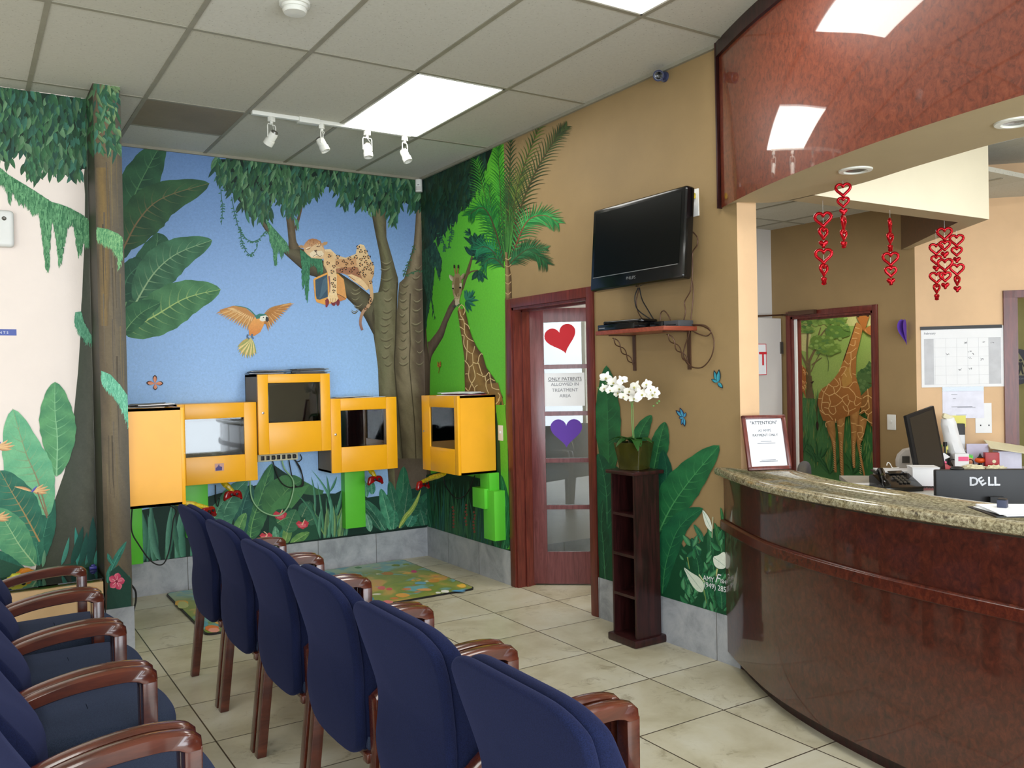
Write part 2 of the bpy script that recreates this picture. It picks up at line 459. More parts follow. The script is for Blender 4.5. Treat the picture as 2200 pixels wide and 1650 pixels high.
def textmesh(name, body, size, mat, M4, parent=None, extrude=0.0005, bold=0.0, align='CENTER', line=1.0, shear=0.0):
    cu = bpy.data.curves.new('t', 'FONT'); cu.body = body; cu.size = size; cu.align_x = align; cu.align_y = 'CENTER'
    cu.extrude = extrude; cu.offset = bold; cu.space_line = line; cu.resolution_u = 3; cu.shear = shear
    to = bpy.data.objects.new('t', cu); COL.objects.link(to)
    bpy.context.view_layer.update()
    me = bpy.data.meshes.new_from_object(to.evaluated_get(bpy.context.evaluated_depsgraph_get()))
    bpy.data.objects.remove(to); bpy.data.curves.remove(cu)
    me.transform(M4); me.materials.clear(); me.materials.append(mat); me.name = name
    o = bpy.data.objects.new(name, me); COL.objects.link(o)
    if parent is not None: o.parent = parent
    return o
def frame4(o, x, z):
    # matrix whose X is reading direction, Y is up on the surface, Z is its outward normal
    x = Vector(x).normalized(); n = Vector(z).normalized(); y = n.cross(x)
    return Matrix(((x.x, y.x, n.x, o[0]), (x.y, y.y, n.y, o[1]), (x.z, y.z, n.z, o[2]), (0, 0, 0, 1)))
def rotz(a): return Matrix.Rotation(a, 3, 'Z')
def offs(curve, d):
    # offset a plan polyline sideways (to its right-hand side when d > 0)
    out = []
    for i, p in enumerate(curve):
        a = curve[max(i-1, 0)]; b = curve[min(i+1, len(curve)-1)]
        t = Vector((b[0]-a[0], b[1]-a[1])).normalized()
        out.append((p[0]+t.y*d, p[1]-t.x*d))
    return out

def rrect(hx, hy, r, n=6):
    o = []
    for cx_, cy_, a0 in ((hx-r, hy-r, 0), (-hx+r, hy-r, PI/2), (-hx+r, -hy+r, PI), (hx-r, -hy+r, 1.5*PI)):
        for k in range(n+1): a = a0+PI/2*k/n; o.append((cx_+r*math.cos(a), cy_+r*math.sin(a)))
    return o
# ================================================================== THE SETTING
def structure(name, bm, mats, parent=None, smooth=0):
    o = finish(name, bm, mats, parent, smooth)
    if parent is None: o['kind'] = 'structure'
    return o

bm = bmesh.new(); b2(bm, (-7.6, -9.7, -0.1), (6.5, 1.6, 0)); structure('floor', bm, M['floor'])
bm = bmesh.new(); b2(bm, (-7.6, -9.7, H), (0.14, 0.14, H+0.1)); ceiling = structure('ceiling', bm, M['ceil'])
bm = bmesh.new()
for k in range(-1, 12):
    x = -0.597-0.6144*k
    if x < -0.01: b2(bm, (x-0.012, -9.7, H-0.005), (x+0.012, 0, H))
for k in range(0, 8):
    y = -1.159-1.2185*k; b2(bm, (-7.6, y-0.012, H-0.0045), (0, y+0.012, H))
for k in (1, 2, 3, 4, 5, 6):
    pass
b2(bm, (-2.4405, -0.562, H-0.0045), (-1.826, -0.538, H))
b2(bm, (-7.6, -0.02, H-0.02), (0, 0.0, H)); b2(bm, (-0.02, -3.55, H-0.02), (0.0, 0.0, H))
grid = structure('ceiling_grid', bm, M['grid'], ceiling)
bm = bmesh.new(); b2(bm, (-2.4285, -1.147, H-0.004), (-1.838, -0.562, H+0.01)); structure('dusty_return_panel', bm, M['vent'], ceiling)

# back wall with the sky mural
bm = bmesh.new(); b2(bm, (-2.62, 0, 0), (2.6, 0.14, H)); wall_back = structure('wall_back', bm, M['greywall'])
# return wall and post between the play corner and the peach wall
bm = bmesh.new(); b2(bm, (-2.75, -0.975, 0), (-2.61, 0.0, H)); structure('wall_return', bm, M['greywall'])
bm = bmesh.new(); b2(bm, (-2.746, -1.3, 0), (-2.6, -0.96, H)); post = structure('wall_post', bm, M['greywall'])
bm = bmesh.new(); b2(bm, (-7.6, -0.975, 0), (-2.746, -0.835, H)); wall_left = structure('wall_left', bm, M['pale'])
# right wall (door, television), 145 mm thick, its end painted peach
WT = 0.145
DY0, DY1, DZ = -1.445, -2.352, 2.055
bm = bmesh.new()
b2(bm, (0, -3.63, 0), (WT, DY1, H)); b2(bm, (0, DY0, 0), (WT, 0.0, H)); b2(bm, (0, DY1, DZ), (WT, DY0, H))
for f in bm.faces:
    if abs(f.calc_center_median().y+3.63) < 1e-4: f.material_index = 1
wall_right = structure('wall_right', bm, [M['tan'], M['peach']])

# base tiles
def baseboard(name, lo, hi, m):
    bm = bmesh.new(); b2(bm, lo, hi); return structure(name, bm, m)
baseboard('baseboard_back', (-2.6, -0.012, 0), (0, 0.0, 0.248), M['base_x'])
baseboard('baseboard_post', (-2.752, -1.312, 0), (-2.594, -1.3, 0.25), M['base_x'])
baseboard('baseboard_post', (-2.758, -1.312, 0), (-2.746, -0.975, 0.25), M['base_y'])
baseboard('baseboard_right', (-0.012, -1.38, 0), (0, 0, 0.255), M['base_y'])
baseboard('baseboard_right', (-0.012, -3.61, 0), (0, -2.42, 0.258), M['base_y'])
baseboard('baseboard_left', (-7.6, -0.987, 0), (-2.76, -0.975, 0.25), M['base_x'])

# inner rooms behind the right wall
bm = bmesh.new(); b2(bm, (2.12, -1.70, 0), (2.5, -1.2, 2.9)); b2(bm, (WT, -1.30, 0), (2.12, -1.2, 2.9)); structure('wall_corridor', bm, M['greywall'])
baseboard('baseboard_corridor', (WT, -1.312, 0), (2.108, -1.30, 0.25), M['base_x'])
baseboard('baseboard_corridor', (2.108, -1.70, 0), (2.12, -1.30, 0.25), M['base_y'])
# tan wall with the giraffe doorway
GY0, GY1, GZ = -1.90, -2.68, 2.005
bm = bmesh.new()
b2(bm, (2.5, GY0, 0), (2.6, 0, 2.9)); b2(bm, (2.5, -3.03, 0), (2.6, GY1, 2.9)); b2(bm, (2.5, GY1, GZ), (2.6, GY0, 2.9))
structure('wall_tan', bm, M['tan'])
# 45 degree wall with the wall calendar and the restroom doorway
D45 = Vector((math.sqrt(.5), -math.sqrt(.5), 0)); N45 = Vector((-math.sqrt(.5), -math.sqrt(.5), 0)); O45 = Vector((2.5, -3.03, 0))
def w45(t, d, z): return O45+D45*t+N45*d+Vector((0, 0, z))
def box45(bm, t0, t1, d0, d1, z0, z1, mi=0):
    return prism(bm, [(t0, d0), (t1, d0), (t1, d1), (t0, d1)], z0, z1, lambda u, v, w_: w45(u, v, w_), mi)
bm = bmesh.new(); box45(bm, 0, 0.66, -0.1, 0, 0, 3.02); box45(bm, 1.5, 3.4, -0.1, 0, 0, 3.02); box45(bm, 0.66, 1.5, -0.1, 0, 2.047, 3.02)
wall_cal = structure('wall_diagonal', bm, M['peach'])
bm = bmesh.new(); box45(bm, 0.5, 3.4, -1.5, -1.4, 0, 3.0); structure('wall_restroom_hall', bm, M['olive'])
# hallway wall behind the giraffe doorway
bm = bmesh.new(); b2(bm, (3.6, -2.5, 0), (3.7, 0.5, 2.9)); wall_gir = structure('wall_giraffe_hall', bm, M['greywall'])
# inner ceilings
bm = bmesh.new(); b2(bm, (WT, -3.86, 2.77), (4.2, 0.2, 2.8)); ch = structure('ceiling', bm, M['ceil'])
bm = bmesh.new()
for y in (-2.05, -3.2): b2(bm, (WT, y-0.012, 2.766), (2.5, y+0.012, 2.77))
for x in (0.42, 1.03, 1.64, 2.25): b2(bm, (x-0.012, -3.8, 2.765), (x+0.012, -1.7, 2.77))
structure('ceiling_grid', bm, M['grid'], ch)
bm = bmesh.new(); b2(bm, (-0.02, -9.7, 3.01), (6.5, -3.88, 3.04)); co = structure('ceiling', bm, M['ceil'])
bm = bmesh.new()
for k in range(6): b2(bm, (0, -4.4-1.2185*k-0.012, 3.006), (6.5, -4.4-1.2185*k+0.012, 3.01))
for k in range(10): b2(bm, (0.35+0.6144*k-0.012, -9.7, 3.005), (0.35+0.6144*k+0.012, -3.88, 3.01))
structure('ceiling_grid', bm, M['grid'], co)
bm = bmesh.new(); b2(bm, (2.3, -3.88, 3.01), (6.5, -3.0, 3.04)); structure('ceiling', bm, M['ceil'])
# outer walls of the waiting room and the office, out of frame
bm = bmesh.new()
b2(bm, (-7.6, -9.7, 0), (6.5, -9.6, 0.3)); b2(bm, (-7.6, -9.7, 2.6), (6.5, -9.6, H)); b2(bm, (-7.6, -9.7, 0.3), (-7.3, -9.6, 2.6)); b2(bm, (0.85, -9.7, 0.3), (6.5, -9.6, 2.6))
for x in (-5.9, -4.5, -3.1, -1.7, -0.3): b2(bm, (x-0.04, -9.69, 0.3), (x+0.04, -9.61, 2.6))
structure('wall_front', bm, M['cream'])
bm = bmesh.new()
b2(bm, (-7.6, -9.6, 0), (-7.5, -0.975, 0.6)); b2(bm, (-7.6, -9.6, 2.6), (-7.5, -0.975, H)); b2(bm, (-7.6, -9.6, 0.6), (-7.5, -7.3, 2.6)); b2(bm, (-7.6, -3.1, 0.6), (-7.5, -0.975, 2.6))
for y in (-5.9, -4.5): b2(bm, (-7.59, y-0.04, 0.6), (-7.51, y+0.04, 2.6))
structure('wall_side', bm, M['cream'])
bm = bmesh.new(); b2(bm, (6.4, -9.6, 0), (6.5, -2.0, 3.1)); structure('wall_office', bm, M['peach'])
bm = bmesh.new(); b2(bm, (2.5, -3.0, 0), (2.6, -3.02, 3.0)); bm.free()

# ------------------------------------------------------------------ curved soffit over the reception counter
_th = [(-3.535, 26), (-3.80, 24), (-4.04, 20.6), (-4.25, 18.7), (-4.35, 17.7), (-4.47, 16.2), (-4.70, 14), (-4.90, 11), (-5.0, 9.3), (-5.2, 6.5), (-5.6, 0), (-6.0, -6.5), (-6.4, -13), (-6.8, -20), (-7.05, -24)]
S_ = []; _y = -3.535; _x = 0.0
while _y > -7.0:
    S_.append((_x, _y)); a = np.interp(-(_y-0.02), [-q[0] for q in _th], [q[1] for q in _th]); _x -= math.tan(math.radians(a))*0.04; _y -= 0.04
ZS = 2.437
Sin = [(p.x, p.y) for p in spline([(0.21, -3.95, 0), (0.186, -4.24, 0), (0.114, -4.52, 0), (0.06, -4.77, 0), (0.03, -4.95, 0), (0.03, -5.2, 0), (0.04, -5.5, 0), (0.08, -5.85, 0), (0.16, -6.2, 0), (0.3, -6.6, 0), (0.46, -7.0, 0)], 6)]
bm = bmesh.new()
poly = S_ + list(reversed(Sin)) + [(0.21, -3.80), (0.15, -3.70), (0.0, -3.64)]
vb = [bm.verts.new((x, y, ZS)) for x, y in poly]; vt = [bm.verts.new((x, y, H)) for x, y in poly]
tri = tessellate_polygon([[Vector((x, y, 0)) for x, y in poly]])
for a, b, c in tri: bm.faces.new((vb[a], vb[b], vb[c])); bm.faces.new((vt[a], vt[b], vt[c]))
for i in range(len(poly)):
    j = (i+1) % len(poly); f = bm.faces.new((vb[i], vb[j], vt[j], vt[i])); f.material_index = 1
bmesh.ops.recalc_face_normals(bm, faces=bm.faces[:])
structure('ceiling_soffit', bm, [M['shaded_tan'], M['cream']])
# straight header (one tan paint, lit faces coloured cream, shaded underside darker) and its diagonal return (burl laminate inside)
bm = bmesh.new()
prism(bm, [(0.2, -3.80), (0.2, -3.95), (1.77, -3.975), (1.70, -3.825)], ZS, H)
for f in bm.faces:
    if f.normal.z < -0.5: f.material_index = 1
structure('trim_1', bm, [M['cream'], M['shaded_tan']])
bm = bmesh.new()
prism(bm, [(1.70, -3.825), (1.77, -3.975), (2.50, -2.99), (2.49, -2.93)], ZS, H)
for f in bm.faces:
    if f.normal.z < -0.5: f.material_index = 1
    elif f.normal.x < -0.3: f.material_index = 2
structure('trim_2', bm, [M['cream'], M['shaded_tan'], M['lam']])

# glossy burl laminate fascia
Sf = offs(S_, 0.012); Sf[0] = (-0.012, -3.535)
bm = bmesh.new(); cols_ = [[bm.verts.new((x, y, z)) for z in (ZS-0.012, H-0.07)] for x, y in Sf]
for a, b in zip(cols_, cols_[1:]): bm.faces.new((a[0], b[0], b[1], a[1]))
t, c, r = m_laminate('burl_laminate_red', (72, 27, 14), (110, 46, 24), (126, 59, 34))
t.b.inputs['Coat IOR'].default_value = 1.7
lb = t.n('ShaderNodeBump'); lb.inputs['Strength'].default_value = 0.5; lb.inputs['Distance'].default_value = 0.004; t.put(lb.inputs['Height'], t.noise(2.6, 1, 0.4, t.pos())); t.put(t.b.inputs['Coat Normal'], lb.outputs[0])
fm = t.fin(c, 0.35, 0, 0.3, 1.0); t.b.inputs['Coat Roughness'].default_value = 0.025
structure('trim_3', bm, fm, None, 60)
bm = bmesh.new()
St = [p for p in offs(S_, 0.03)]; St[0] = (-0.03, -3.53); Sb = offs(S_, 0.002); Sb[0] = (0, -3.535)
for (a, b, c_, d) in zip(St, St[1:], Sb, Sb[1:]):
    vs4 = [(a, H-0.075), (b, H-0.075), (b, H), (a, H)]
    q4 = [bm.verts.new((p[0], p[1], z)) for p, z in vs4]; bm.faces.new(q4)
    q4 = [bm.verts.new((p[0], p[1], H-0.075)) for p in (a, b, d, c_)]; bm.faces.new(q4)
b2(bm, (-0.03, -3.53, ZS-0.014), (0.0, -3.52, H)); structure('trim_4', bm, M['darkwood'])

# ------------------------------------------------------------------ mahogany door frames
def casing(bm, ax, face, thick, lo, hi, top, wdt, prot=0.018, depth=0.145):
    # ax 0: wall plane x = face; opening lo..hi along y (lo < hi)
    s = -1
    for a, b in ((lo-wdt, lo), (hi, hi+wdt)): b2(bm, (face+s*prot, a, 0), (face+0.0, b, top+wdt), bev=0.004)
    b2(bm, (face+s*prot, lo, top), (face, hi, top+wdt), bev=0.004)
    b2(bm, (face-0.006, lo, 0), (face+depth+0.006, lo+0.018, top)); b2(bm, (face-0.006, hi-0.018, 0), (face+depth+0.006, hi, top)); b2(bm, (face-0.006, lo, top-0.018), (face+depth+0.006, hi, top))
    m = face+depth*0.45
    b2(bm, (m, lo+0.018, 0), (m+0.035, lo+0.03, top-0.018)); b2(bm, (m, hi-0.03, 0), (m+0.035, hi-0.018, top-0.018)); b2(bm, (m, lo+0.018, top-0.03), (m+0.035, hi-0.018, top-0.018))
bm = bmesh.new(); casing(bm, 0, 0.0, WT, DY1, DY0, DZ, 0.066); structure('trim_5', bm, M['frame'], None, 30)
bm = bmesh.new(); casing(bm, 0, 2.5, 0.1, GY1, GY0, GZ, 0.044, 0.015, 0.1); structure('trim_6', bm, M['frame'], None, 30)
bm = bmesh.new()
box45(bm, 0.584, 0.66, 0, 0.018, 0, 2.1); box45(bm, 0.66, 0.68, -0.1, 0.005, 0, 2.047); box45(bm, 0.584, 1.56, 0, 0.018, 2.047, 2.1); box45(bm, 1.5, 1.56, 0, 0.018, 0, 2.1)
structure('trim_7', bm, M['frame'])
# white strip standing at the left side of the giraffe doorway
bm = bmesh.new(); b2(bm, (2.515, GY0-0.040, 0), (2.53, GY0-0.018, GZ-0.02)); structure('trim_8', bm, M['white'])

# ------------------------------------------------------------------ lights of the place: recessed fluorescent panels
def ceiling_light(x0, x1, y0, y1, z, label, power=16):
    t_ = thing('ceiling_light', label, 'ceiling light', ((x0+x1)/2, (y0+y1)/2, z), 0, 'fluorescent ceiling panels')
    hx, hy = (x1-x0)/2-0.014, (y1-y0)/2-0.014
    bm = bmesh.new(); b2(bm, (-hx+0.012, -hy+0.012, -0.004), (hx-0.012, hy-0.012, 0.0)); finish('diffuser', bm, M['panel'], t_, 0)
    bm = bmesh.new()
    for s in (-1, 1):
        b2(bm, (s*hx-s*0.012, -hy, -0.006), (s*hx, hy, 0.0)); b2(bm, (-hx, s*hy-s*0.012, -0.006), (hx, s*hy, 0.0))
    finish('panel_frame', bm, M['whitemetal'], t_, 0)
    a = area('fluorescent_light', ((x0+x1)/2, (y0+y1)/2, z-0.012), (0, 0, 0), hx*1.9, hy*1.9, power, (1.0, 0.97, 0.9))
    return t_
X0 = -0.597
ceiling_light(X0-0.6144, X0, -2.3776, -1.159, H, 'bright fluorescent ceiling panel nearest the track lights and back mural')
ceiling_light(X0-0.6144, X0, -4.8146, -3.596, H, 'fluorescent ceiling panel cut by the top edge, near the curved red soffit')
ceiling_light(X0-0.6144, X0, -7.25, -6.033, H, 'fluorescent ceiling panel above the viewer')
ceiling_light(X0-0.6144*6, X0-0.6144*5, -4.8146, -3.596, H, 'fluorescent ceiling panel above the left row of chairs')
ceiling_light(X0-0.6144*6, X0-0.6144*5, -7.25, -6.033, H, 'fluorescent ceiling panel behind the left row of chairs')
p0 = hit((1672, 437), 2, 2.766)
ceiling_light(0.42, 1.03, -3.2, -2.05, 2.766, 'fluorescent panel seen between the column and the soffit', 18)
ceiling_light(1.0, 1.6, -6.4, -5.2, 3.005, 'fluorescent panel above the reception office', 32)
ceiling_light(2.8, 3.4, -6.4, -5.2, 3.005, 'fluorescent panel over the far side of the office', 26)
ceiling_light(2.85, 3.3, -2.7, -1.9, 2.766, 'fluorescent panel in the giraffe hallway', 24)
# ================================================================== RECEPTION COUNTER
CB = [(p.x, p.y) for p in spline([(0.0, -3.505, 0), (-0.15, -3.765, 0), (-0.30, -4.06, 0), (-0.392, -4.34, 0), (-0.452, -4.62, 0), (-0.488, -4.9, 0), (-0.502, -5.2, 0), (-0.495, -5.5, 0), (-0.455, -5.85, 0), (-0.375, -6.2, 0), (-0.245, -6.6, 0), (-0.06, -7.0, 0)], 6)]
def sweep(bm, curve, prof, mi=0):
    cols = []
    base = [offs(curve, d) for d, z in prof]
    for i in range(len(curve)):
        cols.append([bm.verts.new((min(base[k][i][0], -0.001 if base[k][i][1] > -3.65 else 9), base[k][i][1], prof[k][1])) for k in range(len(prof))])
    for a, b in zip(cols, cols[1:]):
        for k in range(len(prof)-1): bm.faces.new((a[k], b[k], b[k+1], a[k+1])).material_index = mi
    for c_ in (cols[0], cols[-1]):
        if len(c_) > 2: bm.faces.new(c_).material_index = mi
    bmesh.ops.recalc_face_normals(bm, faces=bm.faces[:])
counter = thing('reception_counter', 'curved reception counter clad in glossy red-brown burl laminate on the right', 'reception counter', (-0.45, -4.9, 0))
def rel(o, root):
    for v in o.data.vertices: v.co -= root.location
    return o
bm = bmesh.new(); sweep(bm, CB, [(-0.09, 0.995), (0.0, 0.995), (0.0, 0.765), (0.006, 0.765), (0.006, 0.72), (0.0, 0.72), (0.0, 0.07), (-0.09, 0.07), (-0.09, 0.995)])
rel(finish('counter_front', bm, M['lam'], counter, 30), counter)
bm = bmesh.new(); sweep(bm, CB, [(0.004, 0.772), (0.016, 0.770), (0.022, 0.764), (0.022, 0.722), (0.018, 0.718), (0.004, 0.716)])
t, c, r = m_laminate('burl_laminate_band', (46, 17, 11), (74, 28, 18), (92, 40, 24)); M['lamband'] = t.fin(c, 0.25, 0, 0.5)
rel(finish('band_moulding', bm, M['lamband'], counter, 40), counter)
bm = bmesh.new(); sweep(bm, CB, [(-0.075, 0.0), (-0.055, 0.0), (-0.055, 0.07), (-0.075, 0.07)])
rel(finish('kick_plate', bm, M['darkwood'], counter, 30), counter)
# granite bar top
bm = bmesh.new()
prof = [(-0.02, 1.008), (0.035, 1.008), (0.047, 1.014), (0.052, 1.029), (0.047, 1.044), (0.035, 1.05), (-0.02, 1.05)]
sweep(bm, CB, prof)
inn = offs(CB, -0.31)
inn = [(0.17, -3.655), (0.175, -3.78)]+[p for p in inn if p[1] < -3.98 and p[0] < 0.2]
outr = offs(CB, -0.02); outr[0] = (0.0, -3.51)
poly = outr+list(reversed(inn))+[(0.0, -3.655)]
vb = [bm.verts.new((x, y, 1.008)) for x, y in poly]; vt = [bm.verts.new((x, y, 1.05)) for x, y in poly]
for a, b, c_ in tessellate_polygon([[Vector((x, y, 0)) for x, y in poly]]): bm.faces.new((vb[a], vb[b], vb[c_])); bm.faces.new((vt[a], vt[b], vt[c_]))
for i in range(len(poly)):
    j = (i+1) % len(poly); bm.faces.new((vb[i], vb[j], vt[j], vt[i]))
bmesh.ops.remove_doubles(bm, verts=bm.verts[:], dist=0.0005)
bmesh.ops.recalc_face_normals(bm, faces=bm.faces[:])
rel(finish('granite_top', bm, m_granite(), counter, 40), counter)
# staff desk behind the counter front
bm = bmesh.new()
din = offs(CB, -0.09); dou = offs(CB, -0.85)
poly = [p for p in din if p[1] < -3.85]+list(reversed([p for p in dou if p[1] < -4.1 and p[1] > -7.0]))
prism(bm, poly, 0.72, 0.75)
rel(finish('staff_desktop', bm, plain('grey_desktop_laminate', (150, 148, 142), 0.4), counter, 0), counter)
for p in ((0.28, -4.35), (0.28, -5.6), (0.3, -6.2)):
    bm = bmesh.new(); b2(bm, (p[0]-0.02, p[1]-0.25, 0), (p[0]+0.02, p[1]+0.25, 0.72)); rel(finish('desk_leg', bm, M['darkwood'], counter, 0), counter)
BSZ = 0.84
# desk along the diagonal wall
bd = thing('back_desk', 'cluttered staff desk along the diagonal wall under the calendar', 'desk', tuple(w45(0.3, 0.4, 0)))
def relw(o, root):
    o.data.transform(Matrix.Translation(-Vector(root.location))); return o
BDZ = 0.765
bm = bmesh.new(); box45(bm, -0.55, 1.3, 0.02, 0.95, BDZ-0.03, BDZ); relw(finish('desktop', bm, plain('light_desktop', (186, 184, 178), 0.35), bd, 0), bd)
for q in (-0.5, 1.22): bm = bmesh.new(); box45(bm, q, q+0.04, 0.06, 0.9, 0, BDZ-0.03); relw(finish('leg', bm, M['darkwood'], bd, 0), bd)
bm = bmesh.new(); box45(bm, -0.08, 1.3, 0.02, 0.37, BDZ, BSZ-0.02); box45(bm, -0.09, 1.31, 0.02, 0.38, BSZ-0.02, BSZ); relw(finish('raised_ledge', bm, M['greywall'], bd, 0), bd)
# ================================================================== MURALS (painted straight onto the walls)
def C(s):
    return (lin(int(s[0:2], 16)/255), lin(int(s[2:4], 16)/255), lin(int(s[4:6], 16)/255))
def cmix(a, b, t): return tuple(x+(y-x)*t for x, y in zip(a, b))
def sdist(p, poly):
    x, y = p; ins = False; dm = 1e9; n = len(poly)
    for i in range(n):
        x1, y1 = poly[i]; x2, y2 = poly[(i+1) % n]
        if (y1 > y) != (y2 > y) and x < (x2-x1)*(y-y1)/(y2-y1)+x1: ins = not ins
    return 1 if ins else -1
class Paint:
    def __init__(s, fn, nrm, clamp=None, eps=2.5e-6, seed=1):
        s.fn = fn; s.n = Vector(nrm); s.clamp = clamp; s.k = 20; s.eps = eps; s.v = []; s.f = []; s.c = []; s.r = random.Random(seed)
    def add(s, pts, faces, cols, step=1):
        s.k += step; o = len(s.v)
        for p in pts:
            q = s.fn(p)
            if s.clamp: s.clamp(q)
            q = q+s.n*(s.eps*s.k); s.v.append(q)
        s.c += [c if len(c) == 4 else tuple(c)+(1,) for c in cols]
        s.f += [tuple(i+o for i in f) for f in faces]
    def poly(s, pts, col, colfn=None):
        tri = tessellate_polygon([[Vector((p[0], p[1], 0)) for p in pts]])
        cols = [colfn(p) if colfn else col for p in pts]
        s.add(pts, [tuple(t) for t in tri], cols, 4)
    def loft(s, L, R, ramp, n=24, cols_=6, wob=0.0):
        L = rs(L, n); R = rs(R, n); pts = []; cols = []; faces = []; m = cols_
        for i in range(n):
            for j in range(m+1):
                t = j/m; pts.append((L[i][0]+(R[i][0]-L[i][0])*t, L[i][1]+(R[i][1]-L[i][1])*t))
                x = t*(len(ramp)-1)+(s.r.uniform(-wob, wob) if wob else 0); x = max(0, min(len(ramp)-1.001, x)); a = int(x)
                cols.append(cmix(ramp[a], ramp[a+1], x-a))
        for i in range(n-1):
            for j in range(m): a = i*(m+1)+j; faces.append((a, a+1, a+m+2, a+m+1))
        s.add(pts, faces, cols, 4)
    def stroke(s, pts, w0, w1, col, col2=None, n=8, sp=True):
        P = [(p.x, p.y) for p in spline([(x, y, 0) for x, y in pts], max(2, n//max(1, len(pts)-1)))] if sp and len(pts) > 2 else rs(pts, 3)
        m = len(P); pp = []; cols = []; f = []
        for i, (x, y) in enumerate(P):
            a = P[max(i-1, 0)]; b = P[min(i+1, m-1)]; dx, dy = b[0]-a[0], b[1]-a[1]; l = math.hypot(dx, dy) or 1
            t = i/(m-1)
            w_ = w0*max(0.05, math.sin(PI*t))**0.7 if w1 == 's' else w0+(w1-w0)*t
            pp += [(x-dy/l*w_/2, y+dx/l*w_/2), (x+dy/l*w_/2, y-dx/l*w_/2)]
            c = cmix(col, col2, t) if col2 else col; cols += [c, c]
        for i in range(m-1): f.append((2*i, 2*i+1, 2*i+3, 2*i+2))
        s.add(pp, f, cols, 1)
    def leaf(s, base, tip, w, c0, c1, bend=0.0, n=7, ridge=None, fat=0.42, asym=1.0):
        bx, by = base; tx, ty = tip; dx, dy = tx-bx, ty-by; l = math.hypot(dx, dy) or 1; ux, uy = dx/l, dy/l; vx, vy = -uy, ux
        pts = []; cols = []; f = []
        for i in range(n+1):
            t = i/n; b = bend*l*math.sin(PI*t)*0.5
            cx_, cy_ = bx+dx*t+vx*b, by+dy*t+vy*b
            e = math.log(0.5)/math.log(fat); ww = w*0.5*max(0.0, math.sin(PI*t**e))**0.8
            pts += [(cx_+vx*ww*asym, cy_+vy*ww*asym), (cx_, cy_), (cx_-vx*ww, cy_-vy*ww)]
            cols += [c0, cmix(c0, c1, 0.6) if ridge is None else ridge, c1]
        for i in range(n):
            a = 3*i; f += [(a, a+1, a+4, a+3), (a+1, a+2, a+5, a+4)]
        s.add(pts, f, cols, 1)
    def bigleaf(s, spine, wl, wr, c0, c1, cv, veins=9, fat=0.45, edge=None):
        # broad painted leaf: curved spine, two sides, ribs brushed from spine to rim
        P = [(p.x, p.y) for p in spline([(x, y, 0) for x, y in spine], 8)]; m = len(P); e = math.log(0.5)/math.log(fat)
        def side(sg, wmax):
            pts = []; cols = []; f = []; rim = []
            for i, (x, y) in enumerate(P):
                a = P[max(i-1, 0)]; b = P[min(i+1, m-1)]; dx, dy = b[0]-a[0], b[1]-a[1]; l = math.hypot(dx, dy) or 1
                t = i/(m-1); w_ = wmax*max(0, math.sin(PI*t**e))**0.75*(1+0.03*math.sin(i*1.9))
                nx, ny = -dy/l*sg, dx/l*sg
                for q in range(5):
                    u = q/4; pts.append((x+nx*w_*u, y+ny*w_*u))
                    wv = 0.5+0.5*math.sin(t*veins*2*PI*0.5+u*2.2+(1.3 if sg > 0 else 0)); cols.append(cmix(c0 if sg > 0 else c1, c1 if sg > 0 else c0, 0.25+0.5*wv*(0.3+u*0.7)))
                rim.append((x+nx*w_, y+ny*w_))
            for i in range(m-1):
                for q in range(4): a = i*5+q; f.append((a, a+1, a+6, a+5))
            s.add(pts, f, cols, 3); return rim
        rims = [(side(1, wl)), (side(-1, wr))]
        for rim in rims:
            for k in range(1, veins+1):
                t = k/(veins+1.5); i = int(t*(m-1)); j = min(m-1, i+max(2, int(0.14*m)))
                a = P[i]; b = (P[i][0]+(rim[j][0]-P[i][0])*0.86, P[i][1]+(rim[j][1]-P[i][1])*0.86)
                wv = max(0.7, math.hypot(b[0]-a[0], b[1]-a[1])*0.07)
                s.stroke([a, ((a[0]+b[0])/2+(rim[j][0]-rim[max(0, j-3)][0])*-0.12, (a[1]+b[1])/2+(rim[j][1]-rim[max(0, j-3)][1])*-0.12), b], wv, 0.2, cmix(cmix(c0, c1, 0.7), cv, 0.45), cmix(c0, c1, 0.6), 5)
        s.stroke(P[::3]+[P[-1]], max(1.6, (wl+wr)*0.045), 0.4, cv, cmix(cv, c1, 0.5), 10)
    def foliage(s, region, count, ln, wd, ang, spread, pal, dark):
        xs = [p[0] for p in region]; ys = [p[1] for p in region]; got = 0; tries = 0; L = []
        while got < count and tries < count*30:
            tries += 1; x, y = s.r.uniform(min(xs), max(xs)), s.r.uniform(min(ys), max(ys))
            if sdist((x, y), region) > 0: L.append((x, y)); got += 1
        L.sort(key=lambda p: -(p[1]+s.r.uniform(-25, 25)))
        for x, y in L:
            a = math.radians(ang+s.r.uniform(-spread, spread)); l = ln*s.r.uniform(0.65, 1.25)
            c = s.r.choice(pal); d = s.r.uniform(0, 0.55); c = cmix(c, dark, d)
            s.leaf((x, y-l*0.3), (x+math.cos(a)*l, y-l*0.3+math.sin(a)*l), wd*s.r.uniform(0.75, 1.2), cmix(c, dark, 0.45), c, s.r.uniform(-0.12, 0.12), 5)
